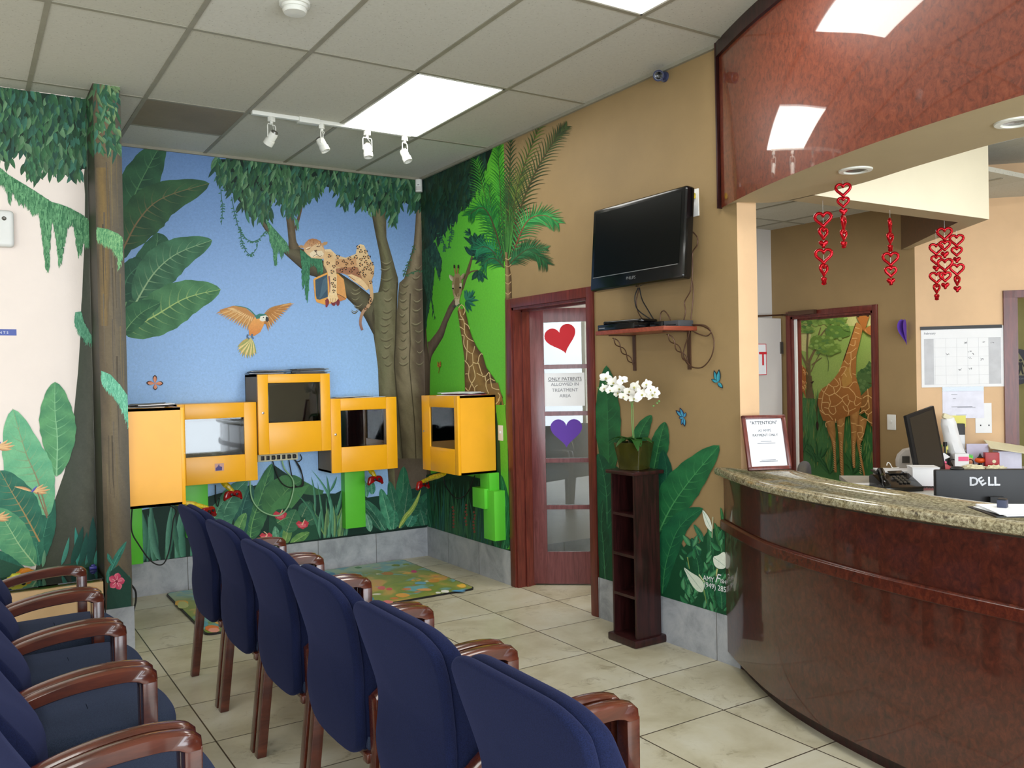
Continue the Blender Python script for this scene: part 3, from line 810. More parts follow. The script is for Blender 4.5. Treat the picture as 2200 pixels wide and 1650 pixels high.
    def frond(s, spine, ll, lr, c0, c1, n=26, wd=2.2, lean=0.75, rach=None, droop=0.12):
        P = [(p.x, p.y) for p in spline([(x, y, 0) for x, y in spine], 14)]; m = len(P)
        for i in range(n):
            t = 0.08+0.9*i/(n-1); k = t*(m-1); a = int(k); b = min(a+1, m-1); x = P[a][0]+(P[b][0]-P[a][0])*(k-a); y = P[a][1]+(P[b][1]-P[a][1])*(k-a)
            q = P[min(a+1, m-1)]; p0 = P[max(a-1, 0)]; dx, dy = q[0]-p0[0], q[1]-p0[1]; l = math.hypot(dx, dy) or 1; dx /= l; dy /= l
            env = (0.35+0.65*math.sin(PI*min(1, t*0.9+0.12)))
            for sg, L in ((1, ll), (-1, lr)):
                if L <= 0: continue
                g = L*env*s.r.uniform(0.85, 1.1); le = lean+0.3*t
                ex, ey = x+(dx*le-dy*sg)*g/math.hypot(1, le), y+(dy*le+dx*sg)*g/math.hypot(1, le)
                ey += g*droop
                mx, my = (x+ex)/2+dx*g*0.06, (y+ey)/2+dy*g*0.06-g*0.04
                c = cmix(c0, c1, s.r.random())
                s.stroke([(x, y), (mx, my), (ex, ey)], wd*s.r.uniform(0.8, 1.2), 0.3, c, cmix(c, c0, 0.4), 6)
        s.stroke(P[::4]+[P[-1]], wd*1.1, 0.6, rach or cmix(c0, (0.1, 0.06, 0.02), 0.5), None, 12)
    def build(s, name, parent, mat):
        me = bpy.data.meshes.new(name); me.from_pydata([tuple(v) for v in s.v], [], s.f)
        a = me.color_attributes.new('Col', 'FLOAT_COLOR', 'POINT'); a.data.foreach_set('color', [x for c in s.c for x in c])
        me.materials.append(mat)
        o = bpy.data.objects.new(name, me); COL.objects.link(o); o.parent = parent; return o
def rs(pts, n):
    # resample a polyline to n points
    d = [0]
    for a, b in zip(pts, pts[1:]): d.append(d[-1]+math.hypot(b[0]-a[0], b[1]-a[1]))
    out = []
    for i in range(n):
        t = d[-1]*i/(n-1); k = 0
        while k < len(pts)-2 and d[k+1] < t: k += 1
        u = (t-d[k])/max(1e-9, d[k+1]-d[k]); out.append((pts[k][0]+(pts[k+1][0]-pts[k][0])*u, pts[k][1]+(pts[k+1][1]-pts[k][1])*u))
    return out
def rnd_blob(s, cx_, cy_, rx, ry, col, n=14, j=0.15):
    s.poly([(cx_+math.cos(2*PI*k/n)*rx*(1+s.r.uniform(-j, j)), cy_+math.sin(2*PI*k/n)*ry*(1+s.r.uniform(-j, j))) for k in range(n)], col)

G1, G2, G3, G4 = C('16382c'), C('2c6044'), C('4a8a58'), C('7fb56a')
T1, T2, T3 = C('1d5a48'), C('3c8a6c'), C('7cbf9a')
LEAFPAL = [C('2f5f3e'), C('3d7248'), C('56885a'), C('2d5c4c'), C('45806a'), C('74a074'), C('35684a')]
DK = C('0f241c')
BK1, BK2, BK3 = C('3a2c1e'), C('5e4e3a'), C('7c6e56')

# ---------------------------------------------------------------- sky wall
def cl_sky(q): q.x = min(-0.0006, max(-2.6, q.x)); q.z = min(H-0.001, max(0.24, q.z))
A = Paint(lambda p: hit(p, 1, 0.0), (0, -1, 0), cl_sky, seed=3)
# sky gradient: the mural's own, with the room light's falloff painted in
NB = 24
sk = [C('6484b4'), C('7496c6'), C('88aada'), C('94b8e8'), C('9cc2f2'), C('a0c6f4')]
zs = [H-(H-0.24)*i/NB for i in range(NB+1)]
pts = []; cols = []; fs = []
for i, z in enumerate(zs):
    for x in (-2.6, 0.0): pts.append(project((x, 0, z)))
    k = min(len(sk)-1.001, i/NB*1.35*(len(sk)-1)); c = cmix(sk[int(k)], sk[int(k)+1], k-int(k)); cols += [c, c]
    if i < NB: fs.append((2*i, 2*i+1, 2*i+3, 2*i+2))
A.add(pts, fs, cols, 4)
# banana leaves on the left
A.bigleaf([(258, 560), (282, 440), (318, 360), (352, 300)], 40, 44, G1, C('3a6c48'), C('5c8c5c'), 9)
A.bigleaf([(262, 680), (275, 640), (300, 600), (335, 530), (338, 500)], 45, 34, C('1c4434'), C('356848'), C('6a9466'), 7)
A.bigleaf([(264, 536), (300, 470), (350, 425), (450, 394)], 50, 42, C('1c3c2c'), C('3c6840'), C('84694a'), 9)
A.bigleaf([(262, 650), (272, 600), (300, 570), (310, 562)], 40, 26, C('1c4434'), C('2f6048'), C('4a7c5c'), 5)
A.bigleaf([(292, 650), (330, 588), (380, 545), (456, 516)], 44, 40, C('244c38'), C('4c8460'), C('9ab88c'), 10)
A.bigleaf([(264, 714), (330, 680), (400, 640), (474, 622)], 46, 46, C('2a5c3c'), C('5c9464'), C('b4cc7c'), 10)
A.bigleaf([(262, 720), (285, 690), (310, 668), (345, 650)], 20, 30, C('22523a'), C('407a50'), C('7aa870'), 5)
# tree trunks and the big branch
BR = [C('2e2418'), C('5c5640'), C('5e5844'), C('4e4636'), C('2c2418')]
A.loft(Fc((365, 690), (395, 745), (450, 830), (520, 895), (580, 885), (640, 905), (720, 950), (800, 1010), (860, 1055), (960, 1120), (1040, 1185), (1110, 1215)),
       Fc((345, 720), (385, 785), (430, 840), (480, 905), (540, 962), (600, 1015), (650, 1060), (760, 1092), (850, 1160), (930, 1240), (1000, 1310), (1072, 1450)), BR, 26, 6, 0.25)
A.loft(Fc((508, 660), (522, 760), (530, 850), (528, 900)), Fc((560, 680), (572, 770), (578, 850), (610, 900)), [C('3c3020'), C('6a5c46'), C('4a3e2c')], 10, 4, 0.2)
A.loft(Fc((615, 600), (590, 680), (570, 760)), Fc((628, 600), (604, 700), (578, 790)), [C('4a3c2a'), C('5c4c38')], 8, 2)
trL = Fc((1044, 600), (1060, 700), (1085, 830), (1108, 940), (1118, 1040), (1110, 1120), (1088, 1210), (1060, 1300), (1064, 1420), (1082, 1540), (1096, 1650))+[(814, 850), (822, 940), (832, 1000), (838, 1080)]
trM = Fc((1152, 600), (1148, 740), (1150, 830), (1180, 930), (1210, 1040), (1228, 1100), (1216, 1200), (1212, 1300), (1206, 1420), (1202, 1540), (1200, 1650))+[(852, 850), (862, 940), (866, 1000), (868, 1080)]
trN = Fc((1340, 600), (1335, 700), (1322, 870), (1292, 980), (1262, 1085), (1232, 1100), (1222, 1200), (1216, 1300), (1210, 1420), (1204, 1540), (1200, 1650))+[(852, 850), (862, 940), (866, 1000), (868, 1080)]
trR = Fc((1400, 600), (1400, 700), (1400, 900), (1400, 1100), (1400, 1300), (1402, 1500), (1404, 1650))+[(930, 850), (932, 940), (934, 1000), (936, 1080)]
RK = [C('3e3626'), C('5c563e'), C('747052'), C('66604a'), C('4c4432')]
A.loft(trN, trR, [C('4a4030'), C('7c6e56'), C('8c7e66'), C('6a5c48'), C('54463a'), C('6e6250')], 44, 9, 0.35)
A.loft(trL, trM, RK, 44, 8, 0.35)
A.loft(Fc((1060, 1180), (1075, 1300), (1078, 1500), (1098, 1650))+[(818, 900), (836, 1000)], Fc((1208, 1150), (1206, 1300), (1204, 1500), (1200, 1650))+[(852, 900), (864, 1000)], [C('5a563e'), C('6e6a50'), C('7a7258'), C('5e563e')], 30, 7, 0.4)
for (cx_, w_, y0, y1, dy) in ((1150, 90, 980, 1640, 92), (1262, 70, 1120, 1640, 90), (1350, 76, 1010, 1640, 110), (960, 80, 1150, 1290, 60)):
    y = y0
    while y < y1:
        o = A.r.uniform(-12, 12); ww = w_*A.r.uniform(0.5, 0.9)
        A.stroke(Fc((cx_-ww/2+o, y-3), (cx_-ww/4+o, y+8), (cx_+o, y+10), (cx_+ww/4+o, y+4), (cx_+ww/2+o, y-10)), 1.8, 's', C('8c8468') if A.r.random() < 0.5 else C('7c755a'), None, 20)
        A.stroke(Fc((cx_-ww/2+o, y+8), (cx_-ww/4+o, y+19), (cx_+o, y+21), (cx_+ww/4+o, y+14), (cx_+ww/2+o, y+2)), 2.6, 's', C('544c38'), None, 20)
        y += dy*A.r.uniform(0.4, 0.8)
# trunk dark edge seams
A.stroke(Fc((1218, 1110), (1212, 1300), (1206, 1500), (1200, 1650))+[(858, 900), (866, 1000)], 3, 2, C('3a3020'), None, 14)
A.stroke(Fc((1300, 1180), (1296, 1350), (1300, 1500), (1296, 1650))+[(890, 900), (894, 1000)], 2.4, 2, C('4a3e2e'), None, 14)
# trunk behind the plants
A.loft([(846, 985), (850, 1060)], [(930, 985), (930, 1060)], [C('5a4a3e'), C('6e6054'), C('5c5044')], 8, 6, 0.3)
# hanging canopy
can = Fc((58, 330), (300, 330), (700, 370), (1000, 400), (1400, 440), (1400, 660), (1330, 640), (1260, 600), (1190, 700), (1120, 640), (1030, 660), (960, 600), (900, 560), (820, 520), (760, 500), (700, 560), (640, 590), (560, 640), (520, 660), (470, 600), (430, 560), (410, 640), (390, 710), (330, 690), (250, 640), (190, 560), (150, 520), (100, 440), (66, 400))
A.poly(can, DK)
A.foliage(can, 900, 27, 7.0, 98, 30, LEAFPAL, DK)
for lobe in (Fc((240, 520), (440, 560), (430, 680), (340, 730), (260, 690)), Fc((1160, 600), (1240, 600), (1210, 720), (1175, 720)), Fc((470, 560), (640, 560), (600, 660), (500, 690)), Fc((860, 560), (900, 560), (880, 620)), Fc((70, 350), (140, 360), (150, 500), (90, 440))):
    A.foliage(lobe, 40, 27, 7, 98, 28, LEAFPAL, DK)
# vines
def vine(P, pts, col=C('2c5c4c'), n=10):
    P.stroke(pts, 1.5, 1.0, col, None, 16)
    sp = [(p.x, p.y) for p in spline([(x, y, 0) for x, y in pts], 6)]
    for i in range(1, len(sp)-1, 1):
        for sg in (-1, 1):
            a = P.r.uniform(0.3, 1.4)*sg+PI/2; x, y = sp[i]
            if P.r.random() < 0.6: P.leaf((x, y), (x+math.cos(a)*7, y+math.sin(a)*6), 2.8, col, cmix(col, C('4a8a66'), 0.6), 0, 3)
vine(A, Fc((98, 460), (104, 560), (112, 640), (105, 745)))
vine(A, Fc((170, 570), (190, 680), (225, 790), (290, 850), (350, 830), (392, 780)))
vine(A, Fc((225, 760), (235, 860), (285, 935), (330, 890), (328, 840)))
vine(A, Fc((1330, 870), (1300, 960), (1262, 1060), (1330, 1040), (1390, 1030)), C('3a4c34'))
# moss hanging from the branch
def moss(P, pts, w_, c0, c1):
    P.poly(pts, cmix(c0, c1, 0.3))
    xs = [p[0] for p in pts]; ys = [p[1] for p in pts]; n = int((max(xs)-min(xs))*(max(ys)-min(ys))/18); k = 0
    for _ in range(n*4):
        x, y = P.r.uniform(min(xs), max(xs)), P.r.uniform(min(ys), max(ys))
        if sdist((x, y), pts) > 0 and k < n:
            k += 1; l = w_*P.r.uniform(0.7, 1.6); P.stroke([(x, y), (x+P.r.uniform(-1.5, 1.5), y+l*0.5), (x+P.r.uniform(-2, 2), y+l)], w_*0.33, 0.4, cmix(c0, c1, P.r.random()), None, 4)
MO1, MO2 = C('2a6048'), C('63a070')
moss(A, Fc((388, 710), (430, 760), (520, 860), (536, 905), (500, 900), (488, 950), (470, 900), (455, 920), (458, 1000), (440, 1005), (430, 900), (410, 830), (400, 760)), 7, MO1, MO2)
moss(A, Fc((600, 900), (650, 930), (740, 960), (748, 1050), (715, 1040), (690, 990), (665, 985), (660, 1090), (652, 1215), (640, 1220), (632, 1120), (616, 1130), (612, 1000)), 7, C('225a42'), C('4a9068'))
moss(A, Fc((560, 690), (590, 720), (595, 770), (580, 760)), 5, MO1, MO2)

# leopard asleep on the branch
LP0, LP1, LP2, LP3 = C('b4875a'), C('dcb488'), C('ecd0a4'), C('8c5e48')
def grad(c0, c1, y0, y1): return lambda p: cmix(c0, c1, max(0, min(1, (p[1]-y0)/(y1-y0))))
A.poly(Fj((245, 760), (265, 730), (470, 640), (640, 660), (735, 750), (780, 1050), (765, 1080), (640, 1110), (440, 1165), (300, 1120), (270, 1060)), C('e0a050'))
A.poly(Fj((275, 760), (470, 672), (480, 1035), (350, 1080), (300, 1070), (285, 1000)), C('3a5266'))
A.poly(Fj((400, 760), (470, 700), (478, 900), (360, 1060), (340, 1060)), C('4c6678'))
A.poly(Fj((620, 680), (735, 760), (775, 1060), (630, 985)), C('d89a5c')); A.poly(Fj((620, 985), (775, 1065), (690, 1105), (610, 1090)), C('c4804c'))
A.stroke(Fj((625, 985), (700, 1020), (770, 1065)), 1.2, 1, C('3a2c28'))
body = Fj((430, 270), (520, 265), (620, 360), (760, 405), (860, 370), (930, 340), (950, 215), (1000, 185), (1060, 200), (1120, 330), (1190, 480), (1230, 540), (1220, 680), (1190, 760), (1150, 900), (1100, 930), (1030, 880), (900, 780), (800, 690), (700, 650), (560, 640), (470, 640), (410, 520), (410, 380))
A.poly(body, None, grad(LP2, LP0, 525, 600))
A.poly(Fj((560, 600), (700, 560), (860, 540), (960, 560), (1030, 740), (900, 700), (760, 660), (640, 650)), C('a06c50'))
A.poly(Fj((600, 420), (760, 430), (930, 400), (960, 520), (860, 560), (700, 560), (600, 540)), C('c8986c'))
A.poly(Fj((800, 680), (860, 670), (1000, 730), (1100, 820), (1140, 900), (1090, 930), (1010, 850), (900, 790), (820, 720)), C('e4c094'))
for i in range(4): A.stroke(Fj((812+i*26, 700+i*18), (846+i*26, 716+i*18)), 1.6, 1, C('8c5c40'))
A.poly(Fj((945, 330), (950, 215), (1000, 185), (1060, 200), (1120, 330), (1190, 480), (1222, 560), (1190, 740), (1110, 850), (1040, 760), (1000, 620), (935, 480)), None, grad(C('e6c698'), C('c89c70'), 525, 610))
A.poly(Fj((430, 300), (560, 320), (600, 560), (625, 700), (620, 960), (640, 1060), (600, 1100), (560, 1120), (510, 1110), (470, 1060), (505, 960), (505, 820), (480, 660), (440, 520), (415, 400)), None, grad(C('d8b080'), C('ecd0a4'), 545, 640))
A.stroke(Fj((498, 700), (512, 850), (510, 960)), 3.5, 1, C('8a5a66'))
tail = Fj((1160, 780), (1175, 900), (1185, 1050), (1130, 1180), (1050, 1270), (1010, 1380), (1005, 1480), (1035, 1570))
A.stroke(tail, 8, 5.2, C('d8b080'), C('8a6260'), 24)
# red controller held by the paw
for x, w_ in ((470, 54), (570, 80), (640, 60)): rnd_blob(A, *Fj((x, 1120))[0], w_/15, 8, C('7c3038'), 10, 0.1)
A.stroke(Fj((455, 1080), (458, 1200)), 5, 4, C('8a3840')); A.poly(Fj((500, 1010), (620, 1000), (650, 1060), (610, 1110), (560, 1130), (505, 1100)), C('e8c898'))
for x in (525, 560, 600): A.stroke(Fj((x, 1060), (x-4, 1115)), 0.9, 0.7, C('a87850'))
# head
A.poly(Fj((0, 215), (50, 200), (110, 215), (80, 250), (30, 240)), C('b08a60')); A.poly(Fj((360, 190), (420, 150), (475, 145), (470, 185), (410, 210)), C('b48e64'))
A.poly(Fj((80, 230), (120, 160), (170, 110), (230, 95), (300, 105), (360, 140), (400, 200), (430, 280), (430, 380), (400, 425), (300, 415), (220, 410), (150, 355), (100, 300)), None, grad(C('a8744c'), C('d8b08a'), 515, 545))
A.poly(Fj((120, 280), (190, 250), (290, 180), (360, 190), (410, 260), (425, 370), (390, 420), (300, 410), (210, 405), (150, 350)), C('d6b48c'))
A.poly(Fj((185, 330), (250, 290), (300, 300), (380, 290), (415, 340), (390, 385), (300, 375), (240, 400), (200, 385)), C('e6d2b4'))
A.stroke(Fj((130, 262), (165, 240), (205, 232)), 2.2, 1.4, C('ead6b4')); A.stroke(Fj((135, 268), (170, 265), (205, 238)), 1.3, 0.8, C('4a3024'))
A.stroke(Fj((290, 205), (330, 205), (360, 190)), 2.2, 1.4, C('ead6b4')); A.stroke(Fj((296, 220), (335, 226), (362, 208)), 1.3, 0.8, C('4a3024'))
A.poly(Fj((255, 285), (305, 278), (300, 305), (275, 312)), C('5c4038')); A.stroke(Fj((285, 308), (298, 345), (240, 385)), 1.2, 0.8, C('4a3428')); A.stroke(Fj((298, 345), (340, 380), (385, 370)), 1.2, 0.8, C('4a3428'))
for _ in range(26):
    x, y = A.r.uniform(120, 370), A.r.uniform(110, 200); A.stroke(Fj((x, y), (x+A.r.uniform(-6, 6), y+26)), 1.1, 0.4, C('7c4a2c') if A.r.random() < 0.6 else C('d8a468'))
for x, y in ((505, 375), (640, 385), (830, 415), (930, 395), (480, 490), (630, 490), (780, 500), (870, 490), (575, 545), (700, 610), (895, 575), (850, 620), (1010, 300), (1090, 305), (1070, 395), (1015, 430), (1010, 515), (1130, 530), (1080, 580), (1160, 590), (1030, 630), (1195, 650), (1090, 470), (550, 630), (590, 750), (550, 820), (585, 865), (575, 940), (965, 235), (1070, 690), (1170, 800), (1160, 1070), (1160, 1130), (1090, 1220), (730, 460), (760, 575), (970, 655), (1190, 500), (1140, 390)):
    r_ = A.r.uniform(20, 27); a0 = A.r.uniform(0, 6)
    A.poly([Fj((x+math.cos(a0+k)*r_*0.5, y+math.sin(a0+k)*r_*0.5))[0] for k in (0, 1.2, 2.4, 3.6, 4.8)], C('b47848'))
    for b_ in (0, 2.2, 4.2): A.stroke([Fj((x+math.cos(a0+b_+k)*r_, y+math.sin(a0+b_+k)*r_))[0] for k in (0, 0.7, 1.4)], 2.2, 1.5, C('34221a'))

# macaw in flight
def Q(*p): return Fc(*p)
A.poly(Q((315, 1320), (250, 1265), (180, 1258), (90, 1285), (150, 1312), (210, 1350), (270, 1376), (300, 1365)), C('c08850'))
for i in range(15):
    t = i/14; A.leaf(Q((300-t*130, 1335-t*58))[0], Q((268-t*200, 1418-t*110))[0], 5.0, C('a87440'), C('e8bc80') if i % 2 else C('d49c5c'), 0.06, 4)
for i in range(12):
    t = i/11; A.leaf(Q((300-t*110, 1325-t*52))[0], Q((290-t*150, 1360-t*82))[0], 4.2, C('b87c44'), C('f0cc94'), 0.05, 4)
A.stroke(Q((320, 1322), (270, 1275), (190, 1258)), 2.6, 1, C('4a8068'))
A.poly(Q((372, 1318), (420, 1270), (545, 1240), (500, 1285), (440, 1345), (400, 1380), (368, 1370)), C('b07840'))
for i in range(14):
    t = i/13; A.leaf(Q((380+t*90, 1330-t*62))[0], Q((402+t*164, 1420-t*176))[0], 5.0, C('a06c3c'), C('e4b070') if i % 2 else C('c88a4c'), -0.06, 4)
A.stroke(Q((372, 1318), (420, 1270), (545, 1240)), 2.2, 1, C('b08850'))
for i in range(11):
    a = math.radians(68+i*8.0); x0, y0 = 290, 1460; A.leaf(Q((x0, y0))[0], Q((x0+math.cos(a)*(95+30*math.sin(i*0.29)), y0+math.sin(a)*(112+25*math.sin(i*0.3))))[0], 8, C('c8a460'), C('f0d898') if i % 2 else C('98a868'), 0.05, 4)
A.poly(Q((315, 1330), (350, 1315), (380, 1330), (372, 1380), (350, 1425), (310, 1450), (280, 1445), (276, 1400), (295, 1360)), None, grad(C('e8a860'), C('d88848'), 680, 720))
A.poly(Q((316, 1322), (345, 1308), (385, 1312), (400, 1330), (370, 1330), (345, 1338), (325, 1342)), C('3c7c70'))
A.poly(Q((350, 1325), (385, 1318), (402, 1330), (392, 1352), (362, 1358), (345, 1348)), C('e6e2d4'))
A.poly(Q((385, 1325), (402, 1332), (404, 1352), (392, 1362), (382, 1350)), C('38383c')); rnd_blob(A, *Q((370, 1332))[0], 1.4, 1.2, C('202020'))
for x, y in ((272, 1455), (300, 1452)): A.stroke(Q((x, y-15), (x-4, y), (x+8, y+14)), 4, 3, C('56708c'))
# orange butterfly
def butterfly(P, x, y, s_, c0, c1, rot=0.0, set_=((-150, 1.0), (-95, 0.95), (-20, 0.95), (80, 0.85), (150, 0.8))):
    for a, l in set_:
        a = math.radians(a)+rot; P.leaf((x, y), (x+math.cos(a)*s_*l, y+math.sin(a)*s_*l), s_*0.56, C('3a2420'), C('3a2420'), 0, 6, C('3a2420'), 0.62)
        P.leaf((x, y), (x+math.cos(a)*s_*l*0.86, y+math.sin(a)*s_*l*0.86), s_*0.42, c0, c1, 0, 6, cmix(c0, c1, 0.5), 0.6)
butterfly(A, 333, 824, 17, C('d87c58'), C('eca884'), 0, ((-175, 1.15), (-92, 1.1), (-2, 1.05), (88, 0.85)))

# low planting along the floor of the sky wall
base = [C('12352c'), C('1c4c3c'), C('225844')]
A.poly([(286, 1240), (286, 1100), (330, 1090), (400, 1080), (470, 1060), (560, 1040), (590, 1000), (640, 1035), (690, 1060), (720, 1060), (760, 1040), (800, 1080), (860, 1060), (930, 1040), (930, 1140), (286, 1218)], base[0])
def grass(P, x, y, n, l, w_, c0, c1, sp=0.5, up=-PI/2):
    for _ in range(n):
        a = up+P.r.uniform(-sp, sp); ll = l*P.r.uniform(0.6, 1.1); b = P.r.uniform(-0.25, 0.25)
        P.leaf((x+P.r.uniform(-10, 10), y), (x+math.cos(a)*ll, y+math.sin(a)*ll), w_*P.r.uniform(0.7, 1.2), c0, c1, b, 7, None, 0.3)
for x in range(300, 420, 9):
    A.leaf((x+A.r.uniform(-5, 5), 1215), (x+A.r.uniform(-22, 22), 1080+A.r.uniform(-12, 40)), A.r.uniform(10, 17), A.r.choice([C('27584e'), C('35705e'), C('2c6454')]), A.r.choice([C('5a9c82'), C('6aa890'), C('4a8468')]), A.r.uniform(-0.15, 0.15), 8)
A.bigleaf(Fi((280, 880), (300, 700), (400, 400), (510, 75)), 26, 22, C('1c4c3c'), C('4c8c58'), C('7ab06c'), 9)
A.bigleaf(Fi((200, 860), (180, 650), (240, 420), (300, 300)), 20, 16, C('1a4a48'), C('2e6a5c'), C('5a9884'), 7)
A.bigleaf(Fi((-10, 850), (0, 600), (120, 380), (250, 250)), 26, 22, C('245c4c'), C('5ca07c'), C('8cc4a0'), 8)
A.bigleaf(Fi((170, 880), (150, 800), (190, 680), (235, 595)), 12, 13, C('2c6c44'), C('78b068'), C('a8cc84'), 6)
A.bigleaf(Fi((-140, 850), (-110, 700), (-60, 560), (20, 440)), 18, 16, C('245c4c'), C('5ca07c'), C('8cc4a0'), 7)
A.bigleaf(Fi((500, 640), (560, 500), (680, 340), (830, 250)), 16, 38, C('285c3c'), C('4c8450'), C('6c9c60'), 7)
A.poly(Fi((820, 250), (900, 290), (980, 340), (1050, 360), (1040, 400), (940, 410), (860, 400), (760, 380), (740, 320)), C('3c7048'))
A.poly(Fi((500, 520), (600, 420), (760, 330), (900, 300), (820, 420), (740, 520), (700, 560), (600, 560), (490, 640)), C('4a8450'))
A.poly(Fi((470, 900), (480, 640), (560, 560), (700, 540), (760, 600), (740, 640), (900, 460), (960, 520), (1000, 900)), C('20523c'))
for (x, y, tx, ty, w_, c0, c1) in ((560, 920, 540, 735, 16, T1, T3), (600, 930, 640, 740, 14, T1, T2), (640, 930, 700, 690, 20, C('2f6c40'), C('8cb464')), (700, 930, 900, 800, 20, C('2f6c40'), C('7cac5c')), (660, 800, 760, 560, 40, C('2a6044'), C('44805a')), (560, 700, 690, 640, 26, C('2a6044'), C('4a8a58')), (820, 640, 900, 480, 30, C('285c48'), C('3c7458')), (860, 700, 1000, 640, 24, C('285c48'), C('3c7458'))):
    A.bigleaf(Fi((x, y), ((x+tx)/2, (y+ty)/2-8), (tx, ty)), w_/2, w_/2, c0, c1, cmix(c1, (1, 1, 0.6), 0.2), 5)
def anth(P, x, y, s_, fl=1):
    P.poly([(x-s_, y-2), (x-s_*0.6, y-s_*0.55), (x-1, y-s_*0.3), (x+s_*0.5, y-s_*0.6), (x+s_, y-s_*0.2), (x+s_*0.8, y+s_*0.35), (x+s_*0.1, y+s_*0.75), (x-s_*0.6, y+s_*0.5)], C('c83c4c'))
    P.poly([(x-s_*0.8, y), (x, y-s_*0.15), (x+s_*0.6, y), (x+s_*0.5, y+s_*0.4), (x-s_*0.3, y+s_*0.5)], C('e06878'))
    P.stroke([(x-1, y+s_*0.15), (x+s_*0.15, y-s_*0.3), (x+s_*0.35*fl, y-s_*0.75)], 3, 1.6, C('f0c0a0'))
anth(A, 601, 1106, 15); anth(A, 649, 1126, 14); anth(A, 571, 1152, 14, -1)
for x in range(700, 742, 4):
    A.leaf((x+A.r.uniform(-6, 6), 1158), (x+A.r.uniform(-40, 34), 1158-A.r.uniform(60, 130)), A.r.uniform(4, 7), A.r.choice([C('245c48'), C('2c6c50')]), A.r.choice([C('5ca07c'), C('78b48c'), C('84a864')]), A.r.uniform(-0.18, 0.18), 8, None, 0.3)
A.leaf(Fi((1090, 860))[0], Fi((920, 140))[0], 8, C('2c6c5c'), C('6cb094'), 0.32, 12, None, 0.25)
A.leaf(Fi((1020, 860))[0], Fi((760, 390))[0], 8, C('245848'), C('4c8c6c'), 0.2, 12, None, 0.25)
for (a, b) in (((1110, 380), (1190, 210)), ((1100, 500), (1080, 200)), ((1160, 640), (1260, 240)), ((960, 620), (920, 210)), ((1180, 640), (1235, 370))):
    A.leaf(Fi(a)[0], Fi(b)[0], 5, C('245c50'), C('5c9c7c'), 0.08, 8)
for _ in range(16):
    x = A.r.uniform(1000, 1280); A.leaf(Fi((x, 870))[0], Fi((x+A.r.uniform(-30, 60), A.r.uniform(420, 720)))[0], A.r.uniform(5, 8), C('1f5444'), A.r.choice([C('4c9474'), C('8cb070'), C('6cac8c')]), A.r.uniform(-0.1, 0.1), 8, None, 0.35)
A.poly([(778, 1136), (780, 1070), (850, 1060), (930, 1040), (930, 1128)], C('143c30'))
for (x, y, tx, ty, w_, c0, c1) in ((1860, 760, 1890, 105, 44, C('1c5440'), C('38805c')), (1880, 700, 1940, 280, 34, C('1c5440'), C('306c50')), (1830, 740, 1740, 260, 32, C('1c5440'), C('38785c')), (1760, 780, 1650, 340, 34, T1, C('5cb088')), (1780, 770, 1790, 560, 26, C('1c5a48'), C('4c9c78')), (1700, 785, 1480, 460, 36, C('1c5444'), C('4c9474')), (1640, 760, 1480, 540, 22, C('184c3c'), C('306c54')), (1540, 790, 1490, 600, 20, C('2c7058'), C('8cc4a8')), (1560, 400, 1540, 240, 20, C('1c6050'), C('5cac8c')), (1500, 430, 1480, 260, 16, C('2c7058'), C('6cb898')),
    (1960, 760, 2160, 380, 50, C('1a4c3a'), C('2c7050')), (2080, 750, 2170, 420, 40, C('164434'), C('245c46')), (1930, 740, 2010, 560, 30, C('1c5a48'), C('4c9c80')), (1960, 620, 2060, 420, 40, C('184838'), C('2c6a50')), (2110, 740, 2060, 560, 24, C('1c5040'), C('38785c'))):
    A.bigleaf(Fi((x, y), ((x+tx)/2+4, (y+ty)/2), (tx, ty)), w_/2.6, w_/2.6, c0, c1, cmix(c1, (1, 1, 0.8), 0.15), 7)
A.bigleaf(Fi((1840, 755), (1900, 650), (2000, 520), (2070, 350)), 5, 5, C('4c8c3c'), C('b4c060'), C('ccd070'), 7)
A.stroke([(286, 1213), (420, 1195), (686, 1160), (925, 1129)], 5, 5, C('0c2620'))
mural_sky = A.build('sky_mural', wall_back, M['mural'])

# ---------------------------------------------------------------- green corner on the right wall
def cl_r(q): q.y = min(-0.0006, max(-3.625, q.y)); q.z = min(H-0.001, max(0.25, q.z))
B = Paint(lambda p: hit(p, 0, 0.0), (-1, 0, 0), cl_r, seed=5)
gl = [C('4c9c24'), C('58b42e'), C('66c038'), C('68c23c')]
ys_ = [-1.372*i/8 for i in range(9)]; pts = []; cols = []; fs = []
for j, z in enumerate((H, 2.6, 2.0, 1.4, 0.25)):
    for i, y in enumerate(ys_):
        pts.append(project((0, min(-0.001, y), z))); k = min(2.99, (i/8*1.8+j*0.35)); cols.append(cmix(gl[int(k)], gl[int(k)+1], k-int(k)))
for j in range(4):
    for i in range(8): a = j*9+i; fs.append((a, a+1, a+10, a+9))
B.add(pts, fs, cols, 4)
# trunk edge along the corner, side branch
B.loft([(905, 640), (905, 760), (905, 900), (905, 1060)], Fh((62, 100), (70, 400), (85, 800), (100, 1000), (135, 1240), (128, 1560))+[(924, 900), (926, 1060)], [C('54483a'), C('66584a'), C('463a2c')], 24, 4, 0.3)
B.loft(Fh((100, 960), (125, 955), (200, 860), (240, 800), (300, 660), (350, 540), (420, 440)), Fh((130, 1250), (150, 1130), (210, 1030), (290, 900), (340, 730), (400, 600), (440, 540)), [C('5a4a3a'), C('6c5c4e'), C('3c3024')], 22, 4, 0.3)
B.loft(Fh((500, 380), (520, 240), (560, 120), (600, 0), (620, -60)), Fh((530, 330), (560, 230), (600, 130), (625, 20), (640, -40)), [C('4c5c24'), C('6c5440'), C('4c3c2c')], 14, 3, 0.2)
B.stroke(Fh((570, 170), (620, 130), (700, 115)), 4, 2.4, C('6c4c34'))
